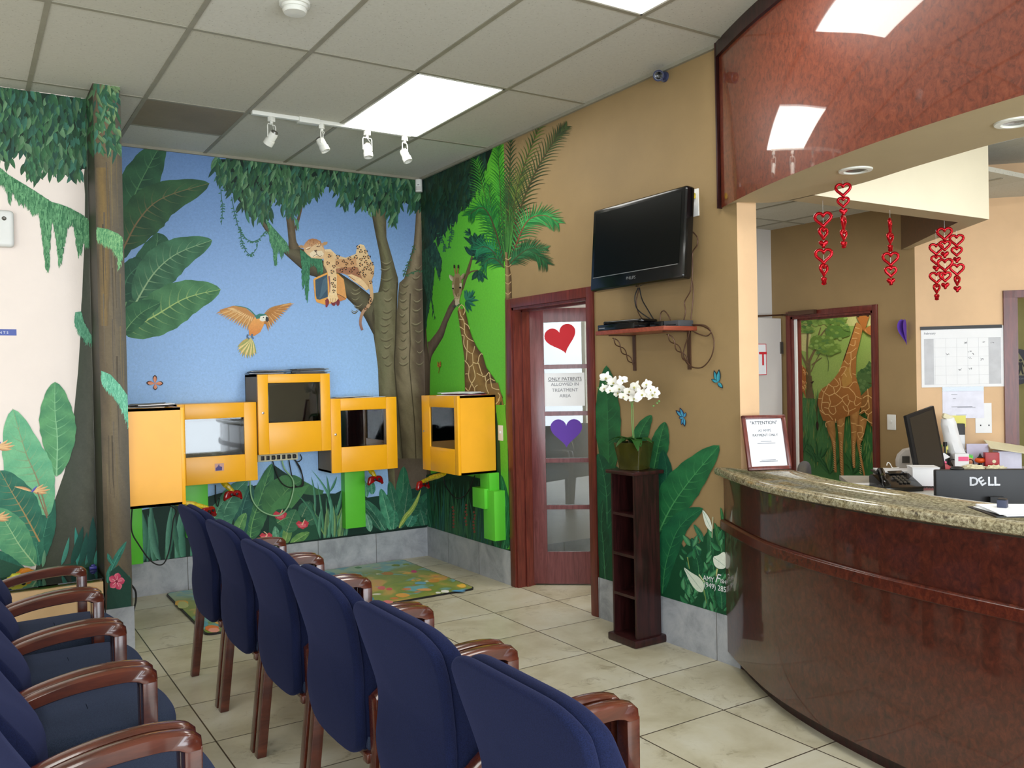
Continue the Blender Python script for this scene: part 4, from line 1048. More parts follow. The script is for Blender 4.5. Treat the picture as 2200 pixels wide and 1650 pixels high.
def tuft(P, x, y, s_, n, c0, c1, a0=-PI, a1=PI, w_=0.24):
    for _ in range(n):
        a = P.r.uniform(a0, a1); l = s_*P.r.uniform(0.6, 1.1); P.leaf((x, y), (x+math.cos(a)*l, y+math.sin(a)*l), s_*w_, c0, cmix(c0, c1, P.r.random()), P.r.uniform(-0.15, 0.15), 5)
BG0, BG1 = C('0e3424'), C('2c6c50')
# canopy
canB = [(905, 384), (960, 360), (1030, 328), (1060, 316), (1040, 380), (1025, 420), (1000, 440), (985, 470), (965, 500), (950, 520), (940, 560), (935, 600), (925, 560), (915, 620), (905, 700)]
B.poly([(905, 384), (960, 360), (1030, 326), (1060, 316), (1030, 400), (1000, 430), (985, 450), (960, 480), (945, 500), (930, 520), (905, 560)], C('0e2018'))
B.foliage([(905, 384), (1050, 322), (1040, 390), (1000, 440), (975, 470), (950, 500), (930, 530), (905, 560)], 560, 30, 6, 97, 18, [C('1e3c2a'), C('28482e'), C('2c5240'), C('1c4038'), C('2f4c30'), C('24503c')], C('0c1c14'))
moss(B, [(905, 540), (935, 520), (950, 560), (945, 600), (935, 560), (928, 640), (936, 690), (925, 640), (916, 700), (905, 600)], 9, C('16382c'), C('2c5c48'))
B.poly([(905, 600), (918, 640), (908, 760), (905, 800)], C('142c20'))
vine(B, Fg((225, 900), (235, 1000), (215, 1080), (210, 1150)), C('1c4c34')); vine(B, Fg((110, 1000), (150, 1100), (175, 1200)), C('1c4c34'))
# leaf clumps by the giraffe
tuft(B, *Fg((470, 1150))[0], 34, 20, BG0, BG1, -PI*0.8, -PI*0.2); tuft(B, *Fg((440, 1240))[0], 26, 12, BG0, C('245c58'), -PI*0.75, -PI*0.1)
tuft(B, *Fg((420, 1030))[0], 16, 8, BG0, BG1, -PI, -PI*0.5)
tuft(B, *Fg((540, 1230))[0], 26, 26, BG0, C('2c6458'), -PI, PI); tuft(B, *Fg((500, 1380))[0], 26, 14, BG0, C('2c6c58'), 0.2*PI, 0.8*PI)
tuft(B, *Fh((560, 470))[0], 26, 24, C('12503c'), C('3c9070'), -PI*0.6, PI*0.55)
# palm
PG = [C('164a22'), C('2c7a3a')]; TR = C('2c8240')
B.frond([(1086, 560), (1078, 470), (1075, 400), (1070, 318)], 50, 46, C('1f6a20'), C('48a83a'), 31, 3.3, 1.1)
B.frond([(1084, 560), (1058, 470), (1040, 410), (1024, 345)], 42, 44, C('257a24'), C('58b43c'), 28, 3.1, 1.0)
B.frond([(1080, 560), (1062, 500), (1056, 460), (1052, 400)], 40, 40, C('1c5c28'), C('3c9434'), 24, 3.1, 1.1)
B.frond([(1090, 560), (1092, 470), (1095, 400), (1098, 296)], 40, 40, C('1f3a22'), C('3a5c34'), 31, 3.3, 1.2)
B.frond([(1092, 550), (1104, 450), (1122, 370), (1164, 262)], 46, 44, C('2c4a22'), C('6a7c34'), 34, 3.3, 1.1)
B.frond([(1092, 555), (1108, 480), (1146, 380), (1190, 305), (1218, 272)], 40, 46, C('1e3018'), C('44582a'), 37, 3.3, 1.0)
B.frond([(1098, 560), (1120, 500), (1140, 470), (1172, 463), (1200, 478)], 44, 52, C('1f7038'), C('4ca858'), 31, 3.3, 0.8, C('7a4a34'), 0.3)
B.frond([(1082, 560), (1070, 510), (1052, 462), (1034, 446), (1008, 462)], 50, 42, C('165024'), C('2c8c3c'), 31, 3.3, 0.8, C('4a3a24'), 0.3)
B.frond([(1082, 570), (1060, 540), (1040, 530), (1026, 536)], 44, 34, C('145838'), C('2c9060'), 21, 3.3, 0.8, None, 0.3)
B.frond([(1096, 570), (1118, 545), (1144, 540), (1176, 566)], 42, 48, C('163c20'), C('2c6c3a'), 28, 3.3, 0.9, None, 0.3)
B.frond([(1084, 575), (1068, 558), (1052, 556), (1040, 568)], 26, 40, C('164c2c'), C('247c4a'), 17, 3.1, 0.8, None, 0.3)
B.frond([(1094, 572), (1112, 552), (1140, 534), (1176, 534)], 26, 34, C('1c4c2c'), C('3c7c4c'), 21, 2.9, 0.9)
for _ in range(60):
    x = B.r.uniform(1070, 1108); B.stroke([(1090, 575), ((x+1090)/2, 530), (x, B.r.uniform(440, 520))], 2.2, 0.6, cmix(C('163c20'), C('4c8c3c'), B.r.random()), None, 6)
B.loft(Fg((762, 1200), (762, 1330), (764, 1450), (766, 1650)), Fg((785, 1200), (800, 1330), (822, 1450), (826, 1650)), [C('5a4228'), C('9a8058'), C('6c5034'), C('4a3420')], 16, 4, 0.3)
for y in (1260, 1330, 1420, 1500, 1600): B.stroke(Fg((764, y), (795, y+14), (822, y-10)), 1.6, 1.6, C('b89c70'))
B.loft([(1086, 640), (1088, 900), (1092, 1180)], [(1094, 640), (1096, 900), (1098, 1180)], [C('6c5434'), C('7c6440')], 30, 2, 0.4)
# giraffe: neck, head
GF0, GF1, GL = C('6c4c24'), C('8c6c38'), C('dcc48c')
nL = Fh((462, 590), (478, 700), (492, 800), (510, 900), (528, 1040), (545, 1160), (545, 1350), (550, 1560), (556, 1700))
nR = Fh((545, 560), (575, 680), (600, 800), (640, 920), (700, 1040), (760, 1110), (800, 1260), (900, 1400), (1000, 1620))
B.loft(nL, nR, [C('5c4020'), C('86683a'), C('94743e'), C('6e4e28'), C('4e3a20')], 30, 6, 0.3)
B.loft(Fh((556, 1500), (560, 1900), (720, 2300)), Fh((940, 1440), (1010, 1700), (1030, 2300)), [C('6c4e28'), C('8c6c38'), C('86683a')], 10, 5, 0.3)
def net(P, Fz, lines, w_=2.0, col=GL):
    for l in lines: P.stroke(Fz(*l), w_, w_*0.8, col, None, 8)
net(B, Fh, [((490, 600), (500, 650), (535, 700), (545, 790), (548, 860), (590, 920), (655, 955)), ((530, 640), (550, 600), (545, 560), (510, 520), (475, 560)), ((535, 700), (480, 690)), ((545, 740), (590, 770), (605, 810)), ((487, 780), (520, 800), (545, 820)), ((510, 880), (540, 890), (535, 960), (545, 1010), (575, 1060), (640, 1100), (665, 1010)), ((580, 940), (575, 1060), (565, 1180)), ((548, 1180), (590, 1230), (600, 1280), (590, 1360)), ((600, 1260), (640, 1230), (645, 1200), (640, 1100)), ((645, 1200), (700, 1215), (715, 1140), (740, 1100), (760, 1108)), ((555, 1340), (590, 1340), (600, 1400), (630, 1450), (655, 1500)), ((630, 1450), (670, 1370), (645, 1240)), ((710, 1210), (740, 1310), (755, 1360), (690, 1330)), ((755, 1370), (800, 1360), (830, 1320), (845, 1340), (850, 1390), (905, 1420)), ((790, 1370), (800, 1430), (850, 1390), (870, 1500), (955, 1525)), ((800, 1430), (800, 1490), (830, 1570)), ((556, 1500), (590, 1540), (610, 1500), (630, 1450)), ((670, 1560), (665, 1500), (700, 1470)), ((840, 1640), (900, 1700), (960, 1640)), ((940, 1560), (965, 1600), (940, 1650)), ((930, 1720), (1000, 1760), (1020, 1700)), ((900, 1900), (960, 1850), (1010, 1880)), ((960, 1850), (940, 1760), (980, 1740))])
B.leaf(*Fh((420, 240), (365, 165)), 9, C('7c6440'), C('d8ccb0')); B.leaf(*Fh((500, 230), (545, 145)), 8, C('5c4830'), C('b8a888'))
for x0, x1 in ((440, 424), (460, 472)):
    B.stroke(Fh((x0, 165), (x1, 60)), 3.2, 3.2, C('94743e')); B.stroke(Fh((x1+1, 90), (x1, 50)), 3.8, 3.2, C('2c2014'))
B.poly(Fh((430, 160), (480, 150), (505, 200), (515, 300), (510, 380), (485, 460), (482, 520), (455, 545), (435, 520), (430, 450), (410, 400), (395, 280), (410, 210)), C('94835c'))
B.poly(Fh((440, 200), (480, 200), (490, 320), (470, 430), (440, 430), (420, 330)), C('7c6844')); B.poly(Fh((435, 450), (480, 450), (482, 520), (455, 545), (436, 520)), C('c4b898'))
B.poly(Fh((395, 290), (420, 280), (425, 330), (400, 345)), C('b8a888')); B.poly(Fh((485, 270), (512, 265), (512, 320), (490, 330)), C('c8bca0'))
rnd_blob(B, *Fh((409, 330))[0], 2.2, 1.8, C('1c1410')); rnd_blob(B, *Fh((494, 318))[0], 2.6, 2.2, C('1c1410'))
B.poly(Fh((470, 560), (500, 560), (495, 600), (478, 600)), C('b47850')); B.stroke(Fh((400, 530), (440, 540), (500, 505)), 2, 1.4, C('2c5c44'))
for _ in range(12): B.stroke(Fh((B.r.uniform(410, 500), B.r.uniform(380, 470)), (B.r.uniform(420, 490), B.r.uniform(430, 520))), 1, 0.6, C('b8a880'))
# small orange butterfly
for a, b in (((240, 1260), (225, 1190)), ((250, 1255), (258, 1185)), ((240, 1250), (270, 1240)), ((245, 1260), (222, 1235))): B.leaf(Fh(a)[0], Fh(b)[0], 4, C('5c3414'), C('c88434'), 0.1, 4)
B.stroke(Fh((245, 1240), (248, 1270), (238, 1330)), 2, 0.8, C('8c5c24'))
# reeds below
B.poly([(905, 1200), (905, 1018), (960, 1010), (1040, 1030), (1062, 900), (1078, 860), (1098, 1000), (1100, 1200)], C('16402a'))
B.poly([(905, 1200), (905, 1040), (1000, 1020), (1098, 1060), (1100, 1200)], C('12301f'))
B.loft([(1066, 870), (1076, 960), (1078, 1060), (1080, 1180)], [(1086, 870), (1092, 960), (1094, 1060), (1096, 1180)], [C('58b030'), C('68c03c')], 8, 2)
for _ in range(110):
    x = B.r.uniform(925, 1075); B.leaf((x, 1190), (x+B.r.uniform(-16, 16), B.r.uniform(1020, 1110)), B.r.uniform(3, 6), B.r.choice([C('163c2a'), C('1c4a34'), C('1c4440')]), B.r.choice([C('2c6244'), C('3a6e44'), C('2c6460')]), B.r.uniform(-0.1, 0.1), 7, None, 0.4)
for (x, y) in ((975, 1090), (1002, 1085), (1020, 1100)):
    for k in range(7): rnd_blob(B, x+B.r.uniform(-2, 2), y+k*7, 2.6, 3, C('7c4438'), 6)
B.bigleaf([(930, 1150), (918, 1090), (912, 1040), (905, 1000)], 8, 10, C('1c5040'), C('2c6a50'), C('4c8c6c'), 5)
for (x, y, tx, ty, w_) in ((1090, 1110, 1078, 1020, 18), (1090, 1150, 1078, 1070, 20), (1090, 1180, 1080, 1130, 20), (1080, 1190, 1094, 1100, 16), (1070, 1190, 1062, 1150, 14)):
    B.bigleaf([(x, y), ((x+tx)/2+2, (y+ty)/2), (tx, ty)], w_/2.4, w_/2.4, C('144a34'), C('2c7c50'), C('4c9c68'), 5)
# ------ right of the door: broad leaves behind the pedestal, peace lilies, butterflies
LG0, LG1, LG2 = C('0f4028'), C('2a7040'), C('4c9858')
B.poly(Fl((108, 560), (160, 560), (230, 600), (430, 640), (470, 700), (500, 900), (560, 1010), (600, 960), (640, 990), (680, 930), (740, 900), (785, 920), (785, 1380), (440, 1290), (120, 1200)), C('12482c'))
B.bigleaf(Fl((170, 640), (165, 420), (160, 240), (156, 62)), 28, 27, LG0, LG1, C('2c6a40'), 9, 0.45)
B.bigleaf(Fl((150, 1100), (160, 800), (140, 620), (112, 520)), 24, 22, C('0f3c2c'), C('1c5c3c'), C('3c7c54'), 8)
B.bigleaf(Fl((150, 1180), (140, 1000), (130, 880), (140, 760)), 14, 14, C('0f3424'), C('1c5438'), C('3c7c54'), 6)
B.bigleaf(Fl((300, 560), (320, 460), (350, 380), (392, 320)), 18, 16, LG0, LG1, C('4c8c50'), 6)
B.bigleaf(Fl((400, 620), (420, 520), (440, 430), (462, 355)), 22, 18, LG0, C('2a7040'), C('4c8c50'), 7)
B.bigleaf(Fl((440, 800), (460, 700), (470, 600), (450, 500)), 14, 24, C('0c3c2c'), C('145038'), C('2c6c48'), 7)
B.bigleaf(Fl((430, 930), (500, 790), (600, 650), (745, 478)), 34, 44, C('124a2e'), C('287442'), C('4c9458'), 11, 0.5)
B.bigleaf(Fl((448, 1250), (470, 1080), (540, 900), (660, 806)), 20, 30, C('0e4630'), C('206c42'), C('3c8450'), 9, 0.5)
# lily cluster
for (x, y, tx, ty, w_, c1) in ((760, 900, 752, 800, 18, '3c7c40'), (700, 1080, 690, 900, 40, '2c6c44'), (640, 1060, 600, 960, 44, '206048'), (660, 980, 612, 890, 30, '3c8460'), (760, 1040, 720, 880, 34, '3c7c44'), (600, 1240, 580, 1120, 60, '1c6040'), (690, 1280, 650, 1120, 60, '207048'), (760, 1330, 740, 1180, 60, '1c6844'), (590, 1260, 560, 1160, 50, '2c7850'), (720, 1180, 700, 1040, 50, '1c5c3c'), (640, 1160, 620, 1040, 60, '185838')):
    B.bigleaf(Fl((x, y), ((x+tx)/2+5, (y+ty)/2), (tx, ty)), w_/5.2, w_/5.2, C('124430'), C(c1), C('4c9060'), 5)
for _ in range(60):
    x, y = Fl((B.r.uniform(540, 775), B.r.uniform(930, 1330)))[0]; a = -PI/2+B.r.uniform(-0.9, 0.9); l = B.r.uniform(14, 30)
    B.leaf((x, y+10), (x+math.cos(a)*l, y+10+math.sin(a)*l), l*0.42, C('123c28'), B.r.choice([C('1f6440'), C('2c7c4c'), C('1c5844'), C('3c8858')]), B.r.uniform(-0.1, 0.1), 6, B.r.choice([C('2c7048'), C('5ca070')]))
def lily(P, pts, c='e0e8dc'):
    P.poly([(q.x, q.y) for q in spline([(x, y, 0) for x, y in pts], 4, True)], C(c)); a, b = pts[0], pts[len(pts)//2]; P.stroke([a, b], 1.4, 0.8, C('9cb8a4'))
lily(B, Fl((658, 815), (690, 850), (705, 890), (708, 925), (690, 915), (670, 880)))
lily(B, Fl((562, 1115), (600, 1140), (640, 1165), (665, 1200), (660, 1240), (630, 1235), (600, 1200), (575, 1150)), 'd4e0d0')
lily(B, Fl((715, 1060), (740, 1050), (775, 1035), (780, 1110), (745, 1120), (720, 1100)))
B.stroke(Fl((712, 850), (708, 960)), 3, 1.5, C('b0b090')); B.stroke(Fl((735, 1120), (730, 1160)), 3.5, 2, C('b8b878')); B.stroke(Fl((640, 1150), (668, 1190)), 2.4, 2, C('c8d0a0'))
B.stroke(Fl((580, 1060), (590, 1120)), 2.2, 1.2, C('8c9c54')); B.stroke(Fl((665, 1230), (680, 1300)), 3, 1.5, C('6c8c4c'))
# blue butterflies
for (a, b, w_) in (((735, 150), (718, 84), 7), ((738, 150), (745, 80), 8), ((735, 148), (704, 132), 6), ((738, 150), (765, 180), 7)):
    B.leaf(*Fl(a, b), w_*1.25, C('102430'), C('102430')); B.leaf(*Fl(a, ((a[0]+b[0]*6)/7, (a[1]+b[1]*6)/7)), w_*0.9, C('2c7c98'), C('40a0b0'))
for (a, b, w_) in (((558, 330), (518, 294), 7), ((560, 330), (540, 280), 6), ((562, 330), (572, 305), 5), ((560, 335), (565, 380), 6), ((556, 335), (548, 372), 5), ((560, 333), (535, 335), 6)):
    B.leaf(*Fl(a, b), w_*1.25, C('141c3c'), C('141c3c')); B.leaf(*Fl(a, ((a[0]+b[0]*6)/7, (a[1]+b[1]*6)/7)), w_*0.85, C('3464a0'), C('48a0b8'))
mural_right = B.build('jungle_mural', wall_right, M['mural'])
# painter's lettering beside the lilies
pa, pb = hit((1514, 1243), 0, 0), hit((1556, 1250), 0, 0)
MW = lambda px, dz=0: frame4(tuple(hit(px, 0, -B.eps*B.k-0.0012)), (0, -1, 0), (-1, 0, 0))
textmesh('mural_lettering', 'AMY', 0.040, M['paper'], MW((1522, 1244)), wall_right, 0.0002)
textmesh('mural_lettering', 'F', 0.07, M['paper'], MW((1540, 1243)), wall_right, 0.0002, 0, 'CENTER', 1, 0.4)
textmesh('mural_lettering', 'ISH', 0.03, M['paper'], MW((1554, 1250)), wall_right, 0.0002)
textmesh('mural_lettering', '(949) 285-6', 0.042, M['paper'], MW((1541, 1263)), wall_right, 0.0002)

# ---------------------------------------------------------------- peach wall (left)
def cl_l(q): q.x = min(-2.7465, q.x); q.z = min(H-0.001, max(0.25, q.z))
L = Paint(lambda p: hit(p, 1, -0.975), (0, -1, 0), cl_l, seed=9)
TK = [C('3e4434'), C('44483a'), C('4e5044'), C('5a5a4c'), C('3c3a30')]
L.loft(Fa((545, 640), (540, 700), (548, 800), (545, 1100), (535, 1300), (528, 1490))+Fb((412, 0), (405, 200), (395, 350), (370, 600), (330, 850), (260, 1050), (200, 1250), (170, 1400)), Fa((620, 640), (620, 1000), (620, 1490))+Fb((490, 0), (490, 500), (500, 1000), (520, 1400)), TK, 50, 8, 0.3)
L.stroke(Fb((470, 200), (476, 500), (482, 900), (490, 1300)), 3, 4, C('2c2c20'), None, 14)
canL = Fa((-40, 100), (0, 110), (560, 190), (560, 640), (530, 640), (490, 700), (440, 690), (380, 650), (330, 680), (290, 650), (270, 600), (240, 700), (200, 680), (150, 620), (170, 560), (140, 520), (90, 560), (40, 600), (0, 580), (-60, 700), (-60, 100))
L.poly(canL, C('16301f'))
L.foliage(canL, 460, 32, 10, 92, 30, LEAFPAL, DK)
L.foliage(Fa((160, 560), (270, 580), (260, 720), (200, 700)), 24, 20, 8, 95, 28, [C('4a8458'), C('3c7450')], DK)
mossL = Fa((-30, 620), (0, 630), (60, 680), (160, 740), (240, 790), (330, 850), (400, 870), (450, 890), (540, 940), (590, 980), (590, 1120), (555, 1130), (540, 1090), (515, 1180), (505, 1175), (490, 1080), (470, 970), (435, 990), (415, 1100), (395, 1230), (378, 1230), (360, 1060), (335, 940), (322, 1080), (316, 1270), (300, 1280), (280, 1120), (250, 900), (200, 905), (170, 850), (120, 840), (80, 760), (60, 860), (50, 780), (20, 720), (-30, 700))
moss(L, mossL, 11, C('2c6a44'), C('74b07c'))
moss(L, Fb((380, 50), (410, 45), (425, 100), (465, 170), (470, 210), (430, 195), (395, 150), (375, 100)), 7, C('3c8060'), C('74b490'))
P_ = Fb
L.bigleaf(P_((190, 1330), (215, 1200), (240, 1090), (262, 960)), 22, 18, C('1c5848'), C('2f745c'), C('4c9474'), 6)
L.bigleaf(P_((200, 1330), (180, 1200), (170, 1120), (175, 1040)), 18, 22, C('225c4c'), C('3c8468'), C('4c9474'), 6)
L.bigleaf(P_((285, 880), (290, 700), (278, 550), (278, 402)), 42, 36, C('2c7050'), C('6cac70'), C('8cc090'), 9, 0.5)
L.bigleaf(P_((240, 1080), (190, 900), (130, 760), (65, 540)), 42, 58, C('4c9c78'), C('84c490'), C('8c7a5c'), 10, 0.5)
L.bigleaf(P_((200, 1210), (130, 1080), (60, 960), (0, 850)), 40, 46, C('1c5848'), C('3c8468'), C('b08c54'), 10, 0.5)
L.bigleaf(P_((180, 1330), (100, 1230), (40, 1130), (-20, 1040)), 34, 40, C('3c8464'), C('6cac78'), C('a8cc98'), 9, 0.5)
L.bigleaf(P_((150, 1380), (60, 1340), (0, 1300), (-60, 1240)), 20, 30, C('1c5848'), C('2f745c'), C('4c9474'), 8, 0.5)
L.poly([(-30, 1245), (-30, 1190), (40, 1215), (80, 1225), (200, 1200), (225, 1180), (235, 1250)], C('24503c'))
for (a, b, w_, c) in (((215, 1340), (225, 1250), 7, '6ca07c'), ((310, 1330), (350, 1185), 8, '4c9c88'), ((390, 1330), (380, 1135), 10, '3f9c8c'), ((405, 1330), (440, 1160), 12, '1f5c50'), ((430, 1330), (470, 1200), 8, '3c8474'), ((360, 1330), (420, 1130), 14, '1c5448'), ((450, 1330), (470, 1080), 16, '1c5048'), ((480, 1330), (490, 1250), 8, '3c8474')):
    L.leaf(P_(a)[0], P_(b)[0], w_*1.2, cmix(C(c), DK, 0.3), C(c), 0.05, 7)
# bird of paradise flowers
def bird(P, x, y, s_):
    for a, l in ((-165, 1.3), (-35, 0.9), (-20, 1.1), (-8, 1.2), (5, 1.0)): 
        r_ = math.radians(a); P.leaf((x, y), (x+math.cos(r_)*s_*l, y+math.sin(r_)*s_*l), s_*0.2, C('b87850'), C('ecc48c'), 0.1, 5)
    P.leaf((x-3, y+2), (x+s_*0.3, y-s_*0.4), s_*0.14, C('3c3c90'), C('6c6cc0'))
bird(L, 70, 1056, 32); bird(L, -8, 962, 34); bird(L, -12, 1114, 32)
L.stroke(P_((190, 960), (215, 1030), (238, 1090)), 3, 2.4, C('8c6c54'))
mural_left = L.build('jungle_mural', wall_left, M['mural'])

# ---------------------------------------------------------------- post: tree trunk with leaves, two faces
def post_fn(p):
    # front face, or the side face for pixels left of its edge
    e = 199+(p[1]-178)*0.0300
    return hit(p, 1, -1.3) if p[0] >= e else hit(p, 0, -2.746)
def cl_p(q): q.z = min(H-0.001, max(0.24, q.z)); q.x = max(-2.746, min(-2.6, q.x)); q.y = max(-1.3, min(-0.976, q.y))
F = Paint(lambda p: hit(p, 1, -1.3), (0, -1, 0), cl_p, seed=11)
F.loft([(190, 170), (199, 500), (209, 900), (222, 1400)], [(260, 170), (270, 500), (280, 900), (296, 1400)], [C('3a3226'), C('5c4e38'), C('6e6048'), C('5a5244'), C('4c483e')], 44, 9, 0.3)
F.loft([(206, 360), (212, 520), (216, 700)], [(232, 360), (240, 520), (232, 700)], [C('5a4c34'), C('7c6438'), C('5c4e38')], 16, 4, 0.2)
for _ in range(34):
    x = F.r.uniform(200, 262); y = F.r.uniform(260, 1150); k = (y-178)*0.030
    F.stroke([(x+k, y), (x+k+1, y+F.r.uniform(30, 90)), (x+k+4, y+F.r.uniform(100, 190))], F.r.uniform(1.5, 4), 0.6, F.r.choice([C('463c2c'), C('6a5c40'), C('7a6a44') if y < 480 else C('625848'), C('564e42')]))
F.foliage([(199, 178), (254, 186), (258, 330), (240, 330), (215, 320), (200, 330)], 120, 30, 8, 75, 40, LEAFPAL+[C('8cac74')], C('14301c'))
moss(F, Fa((600, 1060), (625, 1015), (690, 1025), (760, 1055), (790, 1080), (790, 1200), (765, 1285), (755, 1200), (720, 1140), (670, 1120), (630, 1090)), 8, C('3c8054'), C('8cc084'))
moss(F, Fb((512, 345), (560, 365), (610, 420), (645, 470), (650, 620), (625, 560), (600, 500), (560, 450), (515, 405)), 8, C('4c9c7c'), C('84ccaa'))
for (a, b, w_) in (((560, 1360), (640, 1210), 20), ((575, 1330), (545, 1270), 14), ((600, 1560), (655, 1380), 24), ((560, 1540), (600, 1440), 20), ((590, 1600), (650, 1490), 22), ((545, 1420), (560, 1330), 14), ((620, 1640), (660, 1560), 20), ((550, 1600), (590, 1530), 18)):
    F.bigleaf(P_(a, ((a[0]+b[0])/2-4, (a[1]+b[1])/2), b), w_/3, w_/3, C('1c4c44'), C('3c8c78'), C('4c9c88'), 5)
F.poly(P_((540, 1470), (560, 1360), (600, 1330), (665, 1400), (665, 1560), (560, 1580)), C('1c4438'))
for k in range(5):
    a = -PI/2+k*2*PI/5+0.2; x, y = P_((590, 1412))[0]; F.leaf((x, y), (x+math.cos(a)*18, y+math.sin(a)*19), 15, C('b83058'), C('e87890'), 0, 6, C('d05070'), 0.62)
    F.stroke([(x, y), (x+math.cos(a)*12, y+math.sin(a)*12)], 1.6, 0.6, C('f4c4c8'))
rnd_blob(F, *P_((590, 1412))[0], 3, 3, C('8c1c3c')); F.poly(P_((540, 1560), (545, 1430), (575, 1480), (600, 1560)), C('184034'))
F.build('tree_trunk_mural', post, M['mural'])
F2 = Paint(lambda p: hit(p, 0, -2.746), (-1, 0, 0), cl_p, seed=12)
F2.loft([(172, 190), (182, 600), (190, 1000), (204, 1440)], [(208, 170), (218, 500), (230, 900), (246, 1440)], [C('24281c'), C('34342a'), C('3c382c'), C('2e2a20')], 40, 4, 0.4)
F2.foliage([(180, 205), (201, 178), (205, 320), (185, 330)], 44, 24, 7, 90, 30, LEAFPAL, C('14301c'))
F2.build('tree_trunk_mural', post, M['mural'])

# ---------------------------------------------------------------- hallway mural with giraffes
def cl_g(q): q.z = max(0.05, min(2.76, q.z))
K = Paint(lambda p: hit(p, 0, 3.6), (-1, 0, 0), cl_g, eps=1e-5, seed=15)
K.loft([(1640, 560), (1640, 800), (1640, 1100)], [(1960, 560), (1960, 800), (1960, 1100)], [C('a4b068'), C('a4b068'), C('b4bc70'), C('c8c888'), C('a8b468')], 14, 8, 0.5)
K.loft([(1640, 700), (1640, 860)], [(1960, 700), (1960, 860)], [C('98b45c'), C('9cb460'), C('8cac58'), C('98a85c')], 8, 8, 0.3)
K.poly(Fk((60, 260), (180, 200), (230, 260), (190, 420), (130, 400)), C('ccc886'))
K.loft([(1640, 845), (1640, 1100)], [(1960, 880), (1960, 1100)], [C('5c8c50'), C('50804a'), C('447a44'), C('2e6a38'), C('2c6a36')], 10, 8, 0.4)
for _ in range(260):
    x, y = Fk((K.r.uniform(40, 860), K.r.uniform(840, 1500)))[0]; K.leaf((x, y+8), (x+K.r.uniform(-5, 5), y-K.r.uniform(8, 26)), 2.6, C('3c6c38'), K.r.choice([C('5c8c50'), C('6c9854'), C('3a7c40'), C('88904a')]), 0.05, 4)
for (x, y, n_) in ((120, 1400, 12), (280, 1450, 16), (400, 1560, 10), (620, 1560, 12)):
    for _ in range(n_):
        a = -PI/2+K.r.uniform(-0.8, 0.8); px = Fk((x, y))[0]; l = K.r.uniform(24, 62); K.leaf(px, (px[0]+math.cos(a)*l, px[1]+math.sin(a)*l), 5, C('1c4824'), C('3c7440'), 0.05, 5)
for (x0, y0, x1, y1, w0, w1) in ((215, 840, 205, 500, 11, 9), (200, 560, 85, 320, 5, 2.5), (195, 520, 200, 240, 5, 3.5), (215, 500, 320, 300, 6, 3), (290, 330, 320, 190, 3.5, 2), (300, 300, 375, 195, 4, 2.4), (235, 540, 330, 470, 3, 1.5), (230, 600, 330, 400, 2.4, 1.4)):
    K.stroke(Fk((x0, y0), ((x0+x1)/2-4, (y0+y1)/2), (x1, y1)), w0, w1, C('7c6a44'), C('6c6040'))
K.poly(Fk((190, 640), (235, 640), (245, 780), (262, 850), (180, 850)), C('6e5c3c'))
for (x, y, rx, ry) in ((120, 120, 22, 10), (220, 110, 26, 12), (330, 110, 30, 14), (440, 110, 28, 12), (500, 130, 16, 9), (170, 210, 22, 8), (470, 230, 26, 16), (330, 330, 26, 16), (400, 390, 26, 13), (300, 370, 12, 6), (75, 250, 10, 12), (560, 200, 6, 5), (250, 70, 36, 8), (80, 80, 12, 12)):
    px = Fk((x, y))[0]; rnd_blob(K, px[0], px[1], rx, ry, K.r.choice([C('6c8c3c'), C('5c8238'), C('789648')]), 14, 0.2)
    for _ in range(14): rnd_blob(K, px[0]+K.r.uniform(-rx, rx)*0.9, px[1]+K.r.uniform(-ry, ry), 4.5, 2.8, K.r.choice([C('7c9c48'), C('688a40'), C('8cac58'), C('5a8040')]), 8, 0.25)
for (x, y, rx, ry) in ((770, 640, 22, 18), (700, 720, 18, 18), (790, 570, 12, 14), (740, 760, 20, 14)):
    px = Fk((x, y))[0]; rnd_blob(K, px[0], px[1], rx, ry, C('4c6c3c'), 14, 0.2)
    for _ in range(12): rnd_blob(K, px[0]+K.r.uniform(-rx, rx)*0.8, px[1]+K.r.uniform(-ry, ry)*0.8, 4, 3, K.r.choice([C('3c6034'), C('5c7c48')]), 8, 0.25)
K.stroke(Fk((380, 440), (400, 520), (395, 600)), 1.6, 1, C('4c6434')); 
GA, GB, GC, GN = C('9c6430'), C('b47c40'), C('8a5426'), C('dcb478')
# small giraffe half hidden
K.poly(Fk((20, 480), (70, 500), (150, 540), (190, 580), (190, 700), (180, 760), (190, 850), (160, 780), (150, 850), (130, 780), (120, 660), (60, 630), (20, 620)), C('a8622c'))
for _ in range(40):
    x, y = K.r.uniform(60, 190), K.r.uniform(510, 760)
    if sdist(Fk((x, y))[0], Fk((20, 480), (70, 500), (150, 540), (190, 580), (190, 700), (180, 760), (130, 770), (120, 660), (60, 630), (20, 620))) > 0: K.stroke(Fk((x, y), (x+14, y+10), (x+12, y+26)), 1.1, 0.9, C('e4b070'))
# second giraffe at the right
K.poly(Fk((700, 830), (760, 770), (830, 720), (900, 720), (900, 1110), (800, 1110), (740, 980), (700, 1000)), C('8c6030'))
K.poly(Fk((740, 200), (790, 170), (870, 165), (870, 250), (790, 262), (745, 235)), C('b07038'))
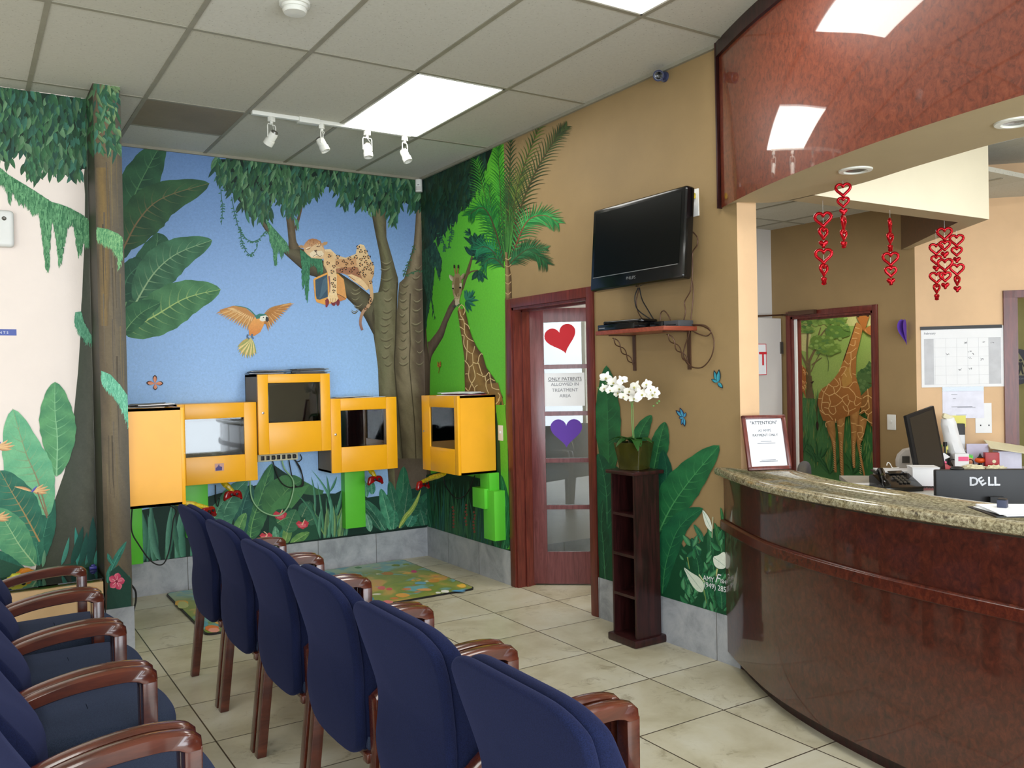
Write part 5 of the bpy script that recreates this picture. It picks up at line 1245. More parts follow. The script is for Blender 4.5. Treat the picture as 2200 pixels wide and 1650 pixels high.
# legs
for L_, R_g in ((((360, 1000), (390, 1150), (430, 1250), (450, 1400), (455, 1540)), ((460, 1060), (465, 1200), (468, 1300), (470, 1400), (478, 1540))),
               (((470, 1000), (490, 1180), (500, 1300), (505, 1450), (515, 1580)), ((560, 1000), (545, 1160), (535, 1300), (540, 1450), (542, 1580))),
               (((600, 1000), (610, 1150), (615, 1300), (618, 1400), (630, 1500)), ((690, 950), (672, 1150), (650, 1300), (650, 1400), (650, 1500))),
               (((680, 1000), (665, 1180), (660, 1250), (700, 1450), (730, 1580)), ((760, 1050), (735, 1180), (690, 1300), (722, 1450), (745, 1580)))):
    K.loft(Fk(*L_), Fk(*R_g), [C('8c5c2c'), C('bc8c50'), C('9c6c38')], 16, 3, 0.3)
K.poly(Fk((300, 900), (310, 810), (340, 760), (400, 720), (455, 660), (500, 600), (540, 490), (600, 320), (660, 140), (700, 160), (720, 200), (690, 330), (660, 450), (655, 640), (700, 800), (710, 900), (690, 960), (600, 1010), (540, 1030), (470, 1060), (400, 1060), (350, 1060), (320, 980)), None, grad(GB, GA, 700, 900))
K.poly(Fk((610, 540), (650, 440), (655, 640), (690, 760), (620, 700)), C('a87038')); K.poly(Fk((560, 560), (610, 560), (620, 700), (540, 760), (520, 680)), C('b88c48'))
K.poly(Fk((655, 70), (690, 45), (760, 40), (785, 70), (765, 130), (745, 200), (735, 230), (715, 200), (700, 160), (680, 130)), C('a86830'))
rnd_blob(K, *Fk((675, 88))[0], 2.6, 1.8, C('281810')); rnd_blob(K, *Fk((768, 80))[0], 3, 2, C('281810')); K.stroke(Fk((740, 210), (760, 240)), 3, 2, C('c48c50'))
net(K, Fk, [((400, 715), (360, 790), (330, 760)), ((400, 715), (445, 745), (500, 720), (455, 660)), ((445, 745), (455, 800), (405, 825), (355, 795), (345, 850), (300, 850)), ((500, 660), (515, 740), (470, 800), (405, 825), (420, 890), (400, 940)), ((455, 800), (520, 850), (530, 870), (470, 920), (420, 925)), ((515, 740), (590, 750), (630, 700), (665, 700)), ((590, 750), (640, 800), (655, 830), (710, 855)), ((520, 850), (580, 815), (585, 860), (640, 885), (655, 830)), ((530, 870), (575, 920), (600, 870)), ((640, 885), (655, 920), (700, 890)), ((575, 920), (590, 970), (580, 1010)), ((535, 920), (555, 960), (590, 970), (655, 940)), ((400, 940), (415, 980), (445, 1000), (470, 975), (460, 930)), ((340, 890), (400, 890), (410, 930)), ((360, 935), (400, 945)), ((320, 960), (370, 1000), (400, 1000), (440, 1050)), ((345, 850), (335, 940), (370, 1000)), ((500, 600), (520, 560), (570, 560), (545, 610), (520, 640)), ((545, 610), (570, 650)), ((540, 490), (580, 530), (600, 520)), ((560, 430), (610, 420), (660, 380)), ((610, 420), (615, 490), (655, 460)), ((590, 340), (640, 360), (650, 310)), ((620, 290), (670, 290)), ((640, 230), (690, 250)), ((650, 190), (690, 200)), ((610, 490), (600, 600), (620, 660)), ((625, 620), (655, 630)), ((465, 1040), (470, 1080)), ((380, 1120), (375, 1080), (420, 1060)), ((485, 1100), (520, 1110), (545, 1080)), ((490, 1170), (525, 1175)), ((610, 1080), (660, 1090)), ((615, 1170), (660, 1160)), ((700, 930), (740, 920), (770, 860), (765, 760)), ((720, 850), (770, 820), (830, 860), (840, 720)), ((770, 860), (780, 940), (740, 970), (775, 1000), (830, 950)), ((775, 1000), (770, 1060), (830, 1090)), ((690, 990), (730, 960), (740, 970)), ((700, 1060), (740, 1040), (770, 1060)), ((660, 1100), (710, 1110), (720, 1160)), ((670, 1170), (730, 1175), (690, 1230), (670, 1170)), ((690, 1230), (720, 1240))], 1.7, GN)
for (x, y0, y1) in ((455, 1250, 1530), (520, 1250, 1570), (635, 1250, 1490), (700, 1280, 1560)):
    for k in range(14): K.stroke(Fk((x-8, y0+(y1-y0)*k/14), (x+10, y0+(y1-y0)*(k+0.7)/14)), 1.3, 0.8, C('e0bc84'))
K.stroke(Fk((302, 850), (292, 960), (298, 1080)), 2, 1.4, C('503018')); K.leaf(*Fk((296, 1060), (300, 1155)), 6, C('241810'), C('3c2818'))
K.stroke(Fk((540, 500), (600, 320), (655, 150)), 2.2, 1.4, C('4c2c14')); K.stroke(Fk((240, 710), (262, 690)), 5, 2, C('3c2818'))
K.build('savanna_mural', wall_gir, M['mural'])
# ================================================================== WAITING ROOM CHAIRS
def chair():
    # origin on the floor between the rear legs, sitter faces +X
    t_ = thing('waiting_chair', '', 'chair')
    def hw(z):   # half width of the tall back
        ks = [(0.37, 0.10), (0.385, 0.17), (0.42, 0.215), (0.50, 0.232), (0.58, 0.222), (0.66, 0.218), (0.74, 0.236), (0.80, 0.252), (0.86, 0.258), (0.895, 0.245), (0.925, 0.19), (0.935, 0.10)]
        return ks
    ks = hw(0); R = [(y, z) for z, y in ks]
    outl = [(p.x, p.y) for p in spline([(y, z, 0) for z, y in ks]+[(-y, z, 0) for z, y in reversed(ks)], 3, True)]
    def lean(z): return -0.005-0.085*max(0, (z-0.60)/0.33)**1.25 - 0.015*math.sin(PI*min(1, max(0, (z-0.37)/0.3)))
    def bow(u, v): return -0.012*(1-(u/0.26)**2)
    bm = bmesh.new(); pillow(bm, outl, 0.034, 0.015, lambda u, v, w_: (lean(v)+bow(u, v)+0.012+w_*1.0, u, v), 4, 0, 0.006)
    finish('backrest_shell', bm, M['fabric'], t_, 60)
    bm = bmesh.new(); pillow(bm, [(u*0.985, v-0.004) for u, v in outl], 0.048, 0.023, lambda u, v, w_: (lean(v)+bow(u, v)+0.052+w_+(0.5+w_/0.048)*0.085*math.exp(-((v-0.60)/0.17)**2), u, v), 5, 0, 0.012)
    finish('backrest_cushion', bm, M['fabric'], t_, 60)
    # seat
    so = [(0.04, -0.225), (0.30, -0.232), (0.46, -0.232), (0.53, -0.215), (0.575, -0.16), (0.592, -0.08), (0.596, 0), (0.592, 0.08), (0.575, 0.16), (0.53, 0.215), (0.46, 0.232), (0.30, 0.232), (0.04, 0.225), (0.02, 0.15), (0.02, -0.15)]
    so = [(p.x, p.y) for p in spline([(x, y, 0) for x, y in so], 3, True)]
    bm = bmesh.new(); pillow(bm, so, 0.085, 0.035, lambda u, v, w_: (u, v, 0.425+w_-0.014*max(0, (u-0.42)/0.17)**2+0.015*(u-0.2)), 4, 0, 0.012)
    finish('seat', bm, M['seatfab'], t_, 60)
    bm = bmesh.new(); b2(bm, (0.03, -0.2, 0.35), (0.44, 0.2, 0.39), bev=0.006); finish('seat_frame', bm, M['chairwood'], t_, 30)
    top = [(p.x, p.y) for p in spline([(0.015, 0.590, 0), (0.06, 0.622, 0), (0.14, 0.655, 0), (0.25, 0.680, 0), (0.36, 0.690, 0), (0.44, 0.684, 0), (0.475, 0.674, 0), (0.491, 0.655, 0), (0.492, 0.634, 0)], 4)]
    bot = [(p.x, p.y) for p in spline([(0.445, 0.632, 0), (0.43, 0.640, 0), (0.38, 0.646, 0), (0.25, 0.638, 0), (0.14, 0.614, 0), (0.06, 0.578, 0), (0.015, 0.545, 0)], 4)]
    for s in (-1, 1):
        y0, y1 = s*0.292, s*0.238
        bm = bmesh.new(); rc = 0.007; rings = []
        tt, bb = rs(top, 22), rs(list(reversed(bot)), 22)
        for (tx_, tz), (bx_, bz) in zip(tt, bb):
            T_, B_ = Vector((tx_, 0, tz)), Vector((bx_, 0, bz)); d_ = (T_-B_); l_ = d_.length; d_ /= l_; ym = (y0+y1)/2; hw2 = abs(y0-y1)/2
            rings.append([bm.verts.new(B_+d_*h_+Vector((0, ym+w_, 0))) for w_, h_ in ((-hw2+rc, 0), (hw2-rc, 0), (hw2, rc), (hw2, l_-rc*1.4), (hw2-rc*1.2, l_-rc*0.3), (0, l_+0.002), (-hw2+rc*1.2, l_-rc*0.3), (-hw2, l_-rc*1.4), (-hw2, rc))])
        for a, b in zip(rings, rings[1:]):
            for k in range(9): bm.faces.new((a[k], a[(k+1) % 9], b[(k+1) % 9], b[k]))
        bm.faces.new(list(reversed(rings[0]))); bm.faces.new(rings[-1]); bmesh.ops.recalc_face_normals(bm, faces=bm.faces[:]); finish('armrest', bm, M['chairwood'], t_, 52)
        # front leg, slightly tapered
        bm = bmesh.new()
        V = prism(bm, [(0.448, 0.0), (0.484, 0.0), (0.490, 0.640), (0.446, 0.640)], min(y0, y1)+0.004, max(y0, y1)-0.004, lambda u, v, w_: (u, w_, v), 0, 0.004); finish('leg', bm, M['chairwood'], t_, 40)
        bm = bmesh.new()
        prism(bm, [(-0.035, 0.0), (0.005, 0.0), (0.052, 0.42), (0.050, 0.585), (0.006, 0.585), (0.010, 0.42)], min(y0, y1)+0.006, max(y0, y1)-0.006, lambda u, v, w_: (u, w_, v), 0, 0.004); finish('leg', bm, M['chairwood'], t_, 40)
        bm = bmesh.new(); b2(bm, (0.0, s*0.205, 0.37), (0.45, s*0.24, 0.40), bev=0.004); finish('side_rail', bm, M['chairwood'], t_, 30)
    return t_
c0 = chair(); c0['group'] = 'navy chairs of the middle row'
mid = ['navy high-back waiting chair at the far end of the middle row, nearest the yellow cabinets', 'navy waiting chair of the middle row, second from the yellow cabinets', 'navy waiting chair of the middle row, third from the yellow cabinets', 'navy waiting chair of the middle row, fourth from the yellow cabinets', 'navy waiting chair of the middle row, fifth from the cabinets, before the last one', 'navy waiting chair nearest the viewer in the middle row, cut by the bottom edge']
lft = ['navy waiting chair of the left row standing beside the beige play table', 'navy waiting chair of the left row, second from the play table', 'navy waiting chair of the left row, third from the play table', 'navy waiting chair of the left row, fourth from the play table', 'navy waiting chair of the left row nearest the viewer at the bottom left']
PIT = 0.598
for i, lb in enumerate(mid):
    c = c0 if i == 0 else dup(c0)
    c.location = (-2.395, -2.27-PIT*i, 0); c['label'] = lb; c['group'] = 'navy chairs of the middle row'
for i, lb in enumerate(lft):
    c = dup(c0); c.location = (-3.42, -2.395-0.594*i, 0); c['label'] = lb; c['group'] = 'navy chairs of the left row'

# ================================================================== YELLOW GAME CABINETS
def cabinet(w_, h_, d_, label, screen=True, knobside=-1, logo='VIZIO', side=None, window=None):
    # local: back at y = 0, front towards -Y, x centred, z from 0
    t_ = thing('game_cabinet', label, 'game cabinet', group='yellow wall-mounted game cabinets')
    bm = bmesh.new(); th = 0.016; D = d_-0.022
    b2(bm, (-w_/2, -D, 0), (-w_/2+th, 0, h_), mi=1); b2(bm, (w_/2-th, -D, 0), (w_/2, 0, h_)); b2(bm, (-w_/2, -D, 0), (w_/2, 0, th)); b2(bm, (-w_/2, -D, h_-th), (w_/2, 0, h_)); b2(bm, (-w_/2, -0.012, 0), (w_/2, 0, h_))
    finish('carcass', bm, [M['cabside'], side or M['cabside']], t_, 0)
    if window:
        x0, x1, z0, z1 = window
        bm = bmesh.new()
        b2(bm, (-w_/2, -d_, 0), (x0, -D, h_), bev=0.003); b2(bm, (x1, -d_, 0), (w_/2, -D, h_), bev=0.003); b2(bm, (x0, -d_, 0), (x1, -D, z0), bev=0.003); b2(bm, (x0, -d_, z1), (x1, -D, h_), bev=0.003)
        dr = finish('door', bm, M['yellow'], t_, 30)
        bm = bmesh.new(); b2(bm, (x0-0.004, -d_+0.010, z0-0.004), (x1+0.004, -d_+0.013, z1+0.004)); finish('window_pane', bm, M['cabglass'], dr, 0)
        bm = bmesh.new(); lathe(bm, [(0.001, 0), (0.009, 0.001), (0.009, 0.006), (0.001, 0.008)], (knobside*(w_/2-0.035), -d_, h_*0.52), 14, Matrix.Rotation(PI/2, 3, 'X')); finish('lock', bm, M['silver'], dr, 40)
        sx0, sx1, sz0, sz1 = x0+0.0, x1-0.006, z0-0.02, z1-0.004
        bm = bmesh.new(); b2(bm, (sx0, -d_+0.075, sz0), (sx1, -d_+0.045, sz1), bev=0.006)
        sc_ = finish('screen_bezel', bm, M['black'], t_, 30)
        bm = bmesh.new(); b2(bm, (sx0+0.02, -d_+0.046, sz0+0.045), (sx1-0.02, -d_+0.043, sz1-0.02)); finish('screen', bm, M['screen'], sc_, 0)
        textmesh('logo', logo, 0.016, M['silver'], frame4(((sx0+sx1)/2, -d_+0.0425, sz0+0.03), (1, 0, 0), (0, -1, 0)), sc_, 0.0003)
    return t_
CW = 0.565
k2 = cabinet(CW, 0.585, 0.30, 'yellow game cabinet with a small sticker on its door, left of the highest cabinet', window=(-0.23, 0.19, 0.20, 0.475), side=M['cabback'], logo='DELL'); k2.location = (-1.843, 0, 0.815)
# small sticker on its lower door
bm = bmesh.new(); b2(bm, (-0.03, -0.3012, 0.09), (0.035, -0.3004, 0.145)); stk = finish('sticker', bm, plain('mauve_sticker', (206, 160, 150), 0.5), k2, 0)
bm = bmesh.new()
prism(bm, [(-0.025, 0.093), (0.02, 0.093), (0.022, 0.118), (0.004, 0.124), (0.0, 0.142), (-0.008, 0.125), (-0.024, 0.112)], -0.302, -0.3013, lambda u, v, w_: (u, w_, v)); finish('sticker_print', bm, plain('blue_sticker_print', (70, 60, 130), 0.5), stk, 0)
k3 = cabinet(CW, 0.60, 0.335, 'highest yellow game cabinet with papers heaped on top', window=(-0.205, 0.205, 0.235, 0.535), side=M['cabback']); k3.location = (-1.275, 0, 1.005)
k4 = cabinet(CW, 0.585, 0.31, 'yellow game cabinet in front of the painted tree trunk on the sky wall', window=(-0.20, 0.19, 0.20, 0.49), side=M['cabback']); k4.location = (-0.70, 0, 0.82)
k5 = cabinet(0.59, 0.588, 0.335, 'yellow game cabinet alone on the green painted wall beside the door frame', window=(-0.16, 0.24, 0.19, 0.50)); k5.location = (0, -0.895, 0.828); k5.rotation_euler = (0, 0, -PI/2)
k1 = cabinet(0.57, 0.60, 0.345, 'leftmost yellow game cabinet seen from its plain side, next to the painted post', window=(-0.2, 0.2, 0.2, 0.49)); k1.location = (-2.61, -0.91, 0.805); k1.rotation_euler = (0, 0, PI/2)

# hooks with red game controllers bound in yellow tape
def controller(px, plane_y, label, rz=0.0, s_=1.0, ax=1, tape=(0, 0, 0)):
    p = hit(px, ax, plane_y); t_ = thing('game_controller', label, 'game controller', tuple(p), rz, 'red game controllers')
    bm = bmesh.new()
    out = [(p_.x, p_.y) for p_ in spline([(x*s_, y*s_, 0) for x, y in ((-0.05, 0.018), (-0.02, 0.022), (0.02, 0.022), (0.05, 0.018), (0.066, 0.0), (0.074, -0.04), (0.064, -0.052), (0.048, -0.03), (0.03, -0.012), (-0.03, -0.012), (-0.048, -0.03), (-0.064, -0.052), (-0.074, -0.04), (-0.066, 0.0))], 3, True)]
    pillow(bm, out, 0.036*s_, 0.014*s_, lambda u, v, w_: (u, w_, v), 3, 0, 0.003); finish('shell', bm, M['redplastic'], t_, 60)
    for sx in (-1, 1):
        bm = bmesh.new(); lathe(bm, [(0.004, 0.014), (0.007, 0.016), (0.007, 0.03), (0.010, 0.032), (0.001, 0.036)], (sx*0.02*s_, 0, -0.004), 12, Matrix.Rotation(PI/2, 3, 'X')); finish('thumb_stick', bm, M['blackmat'], t_, 50)
    bm = bmesh.new(); a = Vector((0, 0.0, 0.01)); b = rotz(-rz) @ (Vector(tape)-p)
    tube(bm, spline([a, a.lerp(b, 0.4)+Vector((0, 0, 0.006)), a.lerp(b, 0.75), b], 5), [0.018]*5+[0.022]*6+[0.019]*4+[0.014], 8); finish('yellow_tape', bm, M['yellowtape'], t_, 40)
    return t_
controller((446, 1096), -1.0, 'red game controller with yellow tape under the leftmost cabinet', 0.7, 1.0, tape=(-2.30, -1.0, 0.80))
controller((500, 1060), -0.24, 'red game controller taped under the cabinet with the sticker', 0.2, 1.0, tape=(-1.80, -0.2, 0.815))
controller((806, 1028), -0.24, 'red game controller hanging under the cabinet before the painted trunk', 0.2, 1.0, tape=(-0.62, -0.2, 0.82))
controller((908, 1038), -0.30, 'red game controller with yellow tape under the cabinet on the green wall', 0.4, 1.0, ax=0, tape=(-0.27, -0.85, 0.812))

# green painted conduits below the cabinets
def conduit(boxes, label, loc):
    t_ = thing('conduit_cover', label, 'cable cover', loc)
    for i, (lo, hi) in enumerate(boxes):
        bm = bmesh.new(); b2(bm, lo, hi, bev=0.002); o = finish('channel' if i == 0 else 'junction_box', bm, M['green'], t_, 30)
        o.data.transform(Matrix.Translation(-Vector(loc)))
    return t_
conduit([((-0.79, -0.085, 0.33), (-0.615, -0.001, 0.80))], 'lime green cable cover below the cabinet at the painted trunk', (-0.70, 0, 0.33))
conduit([((-2.03, -0.06, 0.40), (-1.87, -0.001, 0.815))], 'lime green cable cover behind the far chair', (-1.95, 0, 0.40))
conduit([((-2.45, -0.06, 0.25), (-2.335, -0.001, 0.78))], 'lime green cable cover under the leftmost cabinet beside the post', (-2.40, 0, 0.25))
conduit([((-0.09, -1.22, 0.66), (-0.001, -1.08, 0.828)), ((-0.125, -1.20, 0.56), (-0.001, -1.02, 0.71)), ((-0.10, -1.30, 0.33), (-0.001, -1.14, 0.70))], 'stepped lime green cable cover with two boxes under the right-hand cabinet', (0, -1.15, 0.33))

# papers and magazines lying on the cabinets
def sheets(cx_, cy_, z, n, sx, sy, rz0, label, mats=('paper', 'blackmat'), spread=0.05, cat='magazines', thick=0.003):
    t_ = thing('magazine_pile', label, cat, (cx_, cy_, z), 0)
    zz = 0
    for i in range(n):
        bm = bmesh.new(); a = rz0+rnd.uniform(-0.35, 0.35); th = thick*rnd.uniform(0.7, 1.6)
        o2 = (rnd.uniform(-spread, spread), rnd.uniform(-spread*0.6, spread*0.6))
        prism(bm, [(-sx/2, -sy/2), (sx/2, -sy/2), (sx/2, sy/2), (-sx/2, sy/2)], zz, zz+th, lambda u, v, w_: (u*math.cos(a)-v*math.sin(a)+o2[0], u*math.sin(a)+v*math.cos(a)+o2[1], w_+0.02*max(0, (u/sx))**2*(i > n/2)))
        finish('sheet', bm, M[mats[i % len(mats)]], t_, 0); zz += th+0.0006
    return t_
M['darkpaper'] = plain('dark_magazine_cover', (40, 44, 50), 0.4); M['greypaper'] = plain('grey_newsprint', (120, 118, 112), 0.7)
sheets(-1.425, -0.15, 1.606, 8, 0.25, 0.2, 0.1, 'left heap of dark papers on top of the highest cabinet', ('darkpaper', 'greypaper', 'paper', 'darkpaper'), 0.02, 'papers')
sheets(-1.11, -0.17, 1.606, 10, 0.25, 0.2, -0.1, 'right heap of dark papers on top of the highest cabinet', ('greypaper', 'darkpaper', 'darkpaper', 'greypaper'), 0.02, 'papers')
sheets(-0.68, -0.16, 1.406, 3, 0.28, 0.2, 0, 'few flat sheets on the cabinet before the painted trunk', ('paper', 'greypaper'), 0.06, 'papers', 0.0015)
sheets(-2.42, -0.95, 1.406, 5, 0.21, 0.28, 0, 'magazines on top of the leftmost cabinet beside the post', ('paper', 'greypaper', 'darkpaper'), 0.03)
sheets(-0.16, -0.95, 1.417, 5, 0.21, 0.28, 0.2, 'magazines on the cabinet of the green wall', ('paper', 'pink', 'darkpaper', 'paper'), 0.03)

# power strip and cables on the sky wall
t_ = thing('power_strip', 'beige multi-outlet power strip under the highest cabinet', 'power strip', tuple(hit((596, 982), 1, -0.02)))
bm = bmesh.new(); b2(bm, (-0.16, -0.02, -0.028), (0.16, 0.018, 0.028), bev=0.004); finish('housing', bm, M['creampaper'], t_, 30)
for i in range(7):
    bm = bmesh.new(); b2(bm, (-0.137+0.042*i, -0.024, -0.017), (-0.110+0.042*i, -0.019, 0.017), bev=0.003)
    if i in (2, 5, 6): b2(bm, (-0.135+0.042*i, -0.045, -0.013), (-0.112+0.042*i, -0.024, 0.012), bev=0.004)
    finish('outlet', bm, M['blackmat'], t_, 30)
def cable(name, label, pts, r, mat, cat='cable', n=8):
    bm = bmesh.new(); tube(bm, spline(pts, n), r, 7); return tag(finish(name, bm, mat, None, 60), label, cat)
Y0 = -0.03
def W(*px, y=Y0): return [tuple(hit(p, 1, y)) for p in px]
cable('power_cable', 'black power cable looping down left from the power strip', W((585, 988), (600, 1030), (618, 1046), (640, 1046), (652, 1040), (645, 1005), (630, 985)), 0.0045, M['blackmat'])
cable('power_cable', 'black power cable looping below the right end of the power strip', W((620, 985), (632, 1040), (648, 1042), (649, 1020), (634, 988)), 0.0045, M['blackmat'])
cable('power_cable', 'short black cable loop beside the highest cabinet bottom', W((628, 978), (638, 992), (648, 986), (645, 976)), 0.004, M['blackmat'])
cable('network_cable', 'pale green cable hanging in a loop over the painted anthurium', W((537, 1028), (541, 1070), (562, 1098), (597, 1108), (618, 1090), (630, 1055), (629, 1030), (612, 1008), (606, 990)), 0.006, M['greencable'])
cable('power_cable', 'black cable drooping from the leftmost controller to the post', [(-2.42, -0.7, 0.806)]+W((375, 1092), (372, 1120), (364, 1180), (350, 1212), (325, 1206), (298, 1170), (283, 1140), (284, 1092), y=-0.7), 0.0045, M['blackmat'])
cable('power_cable', 'black cable lying beside the post near the floor', [tuple(hit((281, 1255), 1, -0.7)), tuple(hit((291, 1270), 1, -0.7)), tuple(hit((292, 1290), 1, -0.7)), tuple(hit((288, 1308), 1, -0.75)), tuple(hit((280, 1330), 1, -0.8)-Vector((0, 0, hit((280, 1330), 1, -0.8).z-0.006)))], 0.006, M['blackmat'])
cable('power_cable', 'thin black cable under the cabinet beside the highest one', W((463, 1042), (464, 1075), (468, 1088), (472, 1070)), 0.004, M['blackmat'])
cable('power_cable', 'thin black cable under the cabinet at the painted trunk', W((778, 1030), (775, 1050), (780, 1068), (783, 1035)), 0.004, M['blackmat'])
cable('power_cable', 'dark cables looping under the cabinet on the green wall', [tuple(hit(p, 0, -0.03)) for p in ((952, 1020), (958, 1045), (980, 1070), (1003, 1060), (1020, 1022))], 0.005, M['blackmat'])

# ================================================================== CEILING FIXTURES
def P2(px, z): return hit(px, 2, z)
ta, tb = P2((541, 247), H-0.03), P2((880, 297), H-0.03); tb.y = ta.y = (ta.y+tb.y)/2
trk = thing('light_track', 'white ceiling track carrying four spotlights above the play corner', 'track light rail', (ta.x, ta.y, H-0.03))
bm = bmesh.new(); b2(bm, (0, -0.018, 0.006), (tb.x-ta.x, 0.018, 0.03), bev=0.002); finish('rail', bm, M['whitemetal'], trk, 30)
bm = bmesh.new(); xa = (P2((645, 262), H-0.03).x+P2((680, 268), H-0.03).x)/2-ta.x; b2(bm, (xa-0.07, -0.03, -0.004), (xa+0.07, 0.03, 0.03), bev=0.002); finish('feed_box', bm, M['whitemetal'], trk, 30)
def spot(px, label, aim, tilt):
    x = P2(px, H-0.03).x; t_ = thing('track_spotlight', label, 'spotlight', (x, ta.y, H-0.024), aim, 'white track spotlights')
    bm = bmesh.new(); b2(bm, (-0.02, -0.015, -0.03), (0.02, 0.015, 0.0), bev=0.002); tube(bm, [(0, 0, -0.03), (0, 0, -0.045)], 0.01); finish('adapter', bm, M['whitemetal'], t_, 30)
    R3 = Matrix.Rotation(tilt, 3, 'X'); c = Vector((0, 0, -0.13))
    bm = bmesh.new(); tube(bm, [(-0.036, 0, -0.132), (-0.036, 0, -0.06), (-0.03, 0, -0.048), (0.03, 0, -0.048), (0.036, 0, -0.06), (0.036, 0, -0.132)], 0.0035, 6); finish('yoke', bm, M['whitemetal'], t_, 40)
    bm = bmesh.new(); lathe(bm, [(0.001, 0.036), (0.026, 0.034), (0.029, 0.02), (0.029, -0.02), (0.033, -0.022), (0.033, -0.055), (0.028, -0.056), (0.026, -0.03), (0.001, -0.026)], c, 20, R3); finish('lamp_head', bm, M['whitemetal'], t_, 40)
    bm = bmesh.new(); lathe(bm, [(0.001, 0.05), (0.02, 0.045), (0.024, 0.034), (0.001, 0.03)], c, 16, R3); finish('bulb_base', bm, M['steel'], t_, 40)
    bm = bmesh.new(); tube(bm, spline([c+R3 @ Vector((0, 0, 0.045)), c+Vector((0.03, 0.01, 0.055)), c+Vector((-0.01, -0.02, 0.07)), (0, 0, -0.04)], 5), 0.0025, 5); finish('lead_wire', bm, M['whitemetal'], t_, 40)
    return t_
spot((578, 258), 'track spotlight at the left end of the rail, tilted away to the left', 0.5, 0.75)
spot((683, 275), 'second track spotlight from the left, hanging beside the feed box', 1.0, -0.45)
spot((778, 290), 'track spotlight with a wide yoke, third along the rail', 0.15, -0.2)
spot((857, 302), 'track spotlight at the right end of the rail', 0.6, -0.45)
# smoke detector
p = P2((633, 6), H); t_ = thing('smoke_detector', 'round white smoke detector on the ceiling at the top edge', 'smoke detector', (p.x, p.y, H))
bm = bmesh.new(); lathe(bm, [(0.001, 0), (0.07, 0), (0.07, -0.014), (0.001, -0.014)], seg=32); finish('mounting_plate', bm, M['whitemetal'], t_, 40)
bm = bmesh.new(); lathe(bm, [(0.001, -0.012), (0.06, -0.014), (0.058, -0.026), (0.052, -0.028), (0.052, -0.034), (0.056, -0.036), (0.05, -0.048), (0.001, -0.052)], seg=32); finish('sensor_cap', bm, M['whitemetal'], t_, 40)
# motion sensor in the corner
p = hit((903, 400), 1, -0.03); t_ = thing('motion_sensor', 'small white motion sensor high in the room corner', 'motion sensor', (-0.035, -0.04, 3.22), -PI/4+0.1)
bm = bmesh.new(); prism(bm, [(-0.028, 0.01), (0.028, 0.01), (0.03, -0.02), (0.02, -0.034), (-0.02, -0.034), (-0.03, -0.02)], -0.056, 0.052, None, 0, 0.004); finish('housing', bm, M['white'], t_, 35)
bm = bmesh.new(); prism(bm, [(-0.02, -0.034), (0.02, -0.034), (0.014, -0.038), (-0.014, -0.038)], -0.045, -0.012, None, 0); finish('lens', bm, M['greywall'], t_, 35)
bm = bmesh.new(); b2(bm, (-0.006, -0.037, 0.0), (0.008, -0.0335, 0.004)); finish('indicator', bm, M['blackmat'], t_, 0)
# security camera on the tan wall
t_ = thing('security_camera', 'small dark blue bullet security camera high on the tan wall', 'security camera', (0, -3.11, 3.245))
bm = bmesh.new(); lathe(bm, [(0.001, 0), (0.03, 0), (0.028, 0.012), (0.012, 0.016), (0.012, 0.05), (0.001, 0.05)], (0, 0, 0), 20, Matrix.Rotation(-PI/2, 3, 'Y')); finish('mount', bm, M['bluegrey'], t_, 40)
dv = (CAM-Vector((0, -3.11, 3.245))).normalized(); q = dv.to_track_quat('Z', 'Y').to_matrix()
bm = bmesh.new(); lathe(bm, [(0.001, -0.04), (0.028, -0.038), (0.031, -0.03), (0.031, 0.045), (0.026, 0.047), (0.024, 0.036), (0.001, 0.034)], (-0.06, -0.01, -0.005), 24, q); finish('barrel', bm, M['bluegrey'], t_, 40)
bm = bmesh.new(); lathe(bm, [(0.001, 0.036), (0.010, 0.038), (0.012, 0.035), (0.020, 0.037), (0.022, 0.035)], (-0.06, -0.01, -0.005), 20, q); finish('lens', bm, M['screen'], t_, 40)
# downlights in the soffit
for i, (px, lb) in enumerate((((1838, 365), 'round recessed downlight in the soffit above the heart garlands'), ((2183, 262), 'chrome recessed downlight in the soffit at the right edge'))):
    p = P2(px, ZS); t_ = thing('downlight', lb, 'downlight', (p.x, p.y, ZS), 0, 'soffit downlights')
    bm = bmesh.new(); lathe(bm, [(0.045, 0.0), (0.072, 0.0), (0.070, -0.006), (0.05, -0.008), (0.045, 0.0)], seg=32); finish('trim_ring', bm, M['whitemetal'], t_, 50)
    bm = bmesh.new(); lathe(bm, [(0.001, -0.0015), (0.02, -0.003), (0.022, -0.002), (0.035, -0.004), (0.046, -0.001)], seg=28); finish('reflector', bm, M['silver'] if i else M['steel'], t_, 50)

# air freshener and blue sign on the peach wall
p = hit((8, 494), 1, -0.975); t_ = thing('air_freshener', 'white wall air freshener dispenser at the left edge', 'air freshener', (p.x, -0.975, p.z))
bm = bmesh.new(); pillow(bm, rrect(0.05, 0.105, 0.022), 0.07, 0.018, lambda u, v, w_: (u, -0.036+w_, v), 4); finish('housing', bm, M['white'], t_, 60)
bm = bmesh.new(); lathe(bm, [(0.001, 0), (0.012, 0.002), (0.008, 0.004), (0.001, 0.001)], (0.0, -0.071, 0.055), 16, Matrix.Rotation(PI/2, 3, 'X')); finish('nozzle', bm, M['steel'], t_, 50)
p = hit((12, 714), 1, -0.975)
t_ = thing('wall_sticker', 'small blue and white notice on the peach wall at the left edge', 'notice', (p.x, -0.975, p.z))
bm = bmesh.new(); b2(bm, (-0.12, -0.002, -0.018), (0.055, 0, 0.018)); finish('strip', bm, plain('blue_notice', (70, 90, 170), 0.5), t_, 0)
textmesh('lettering', 'N T S', 0.02, M['paper'], frame4((-0.01, -0.0025, -0.002), (1, 0, 0), (0, -1, 0)), t_)

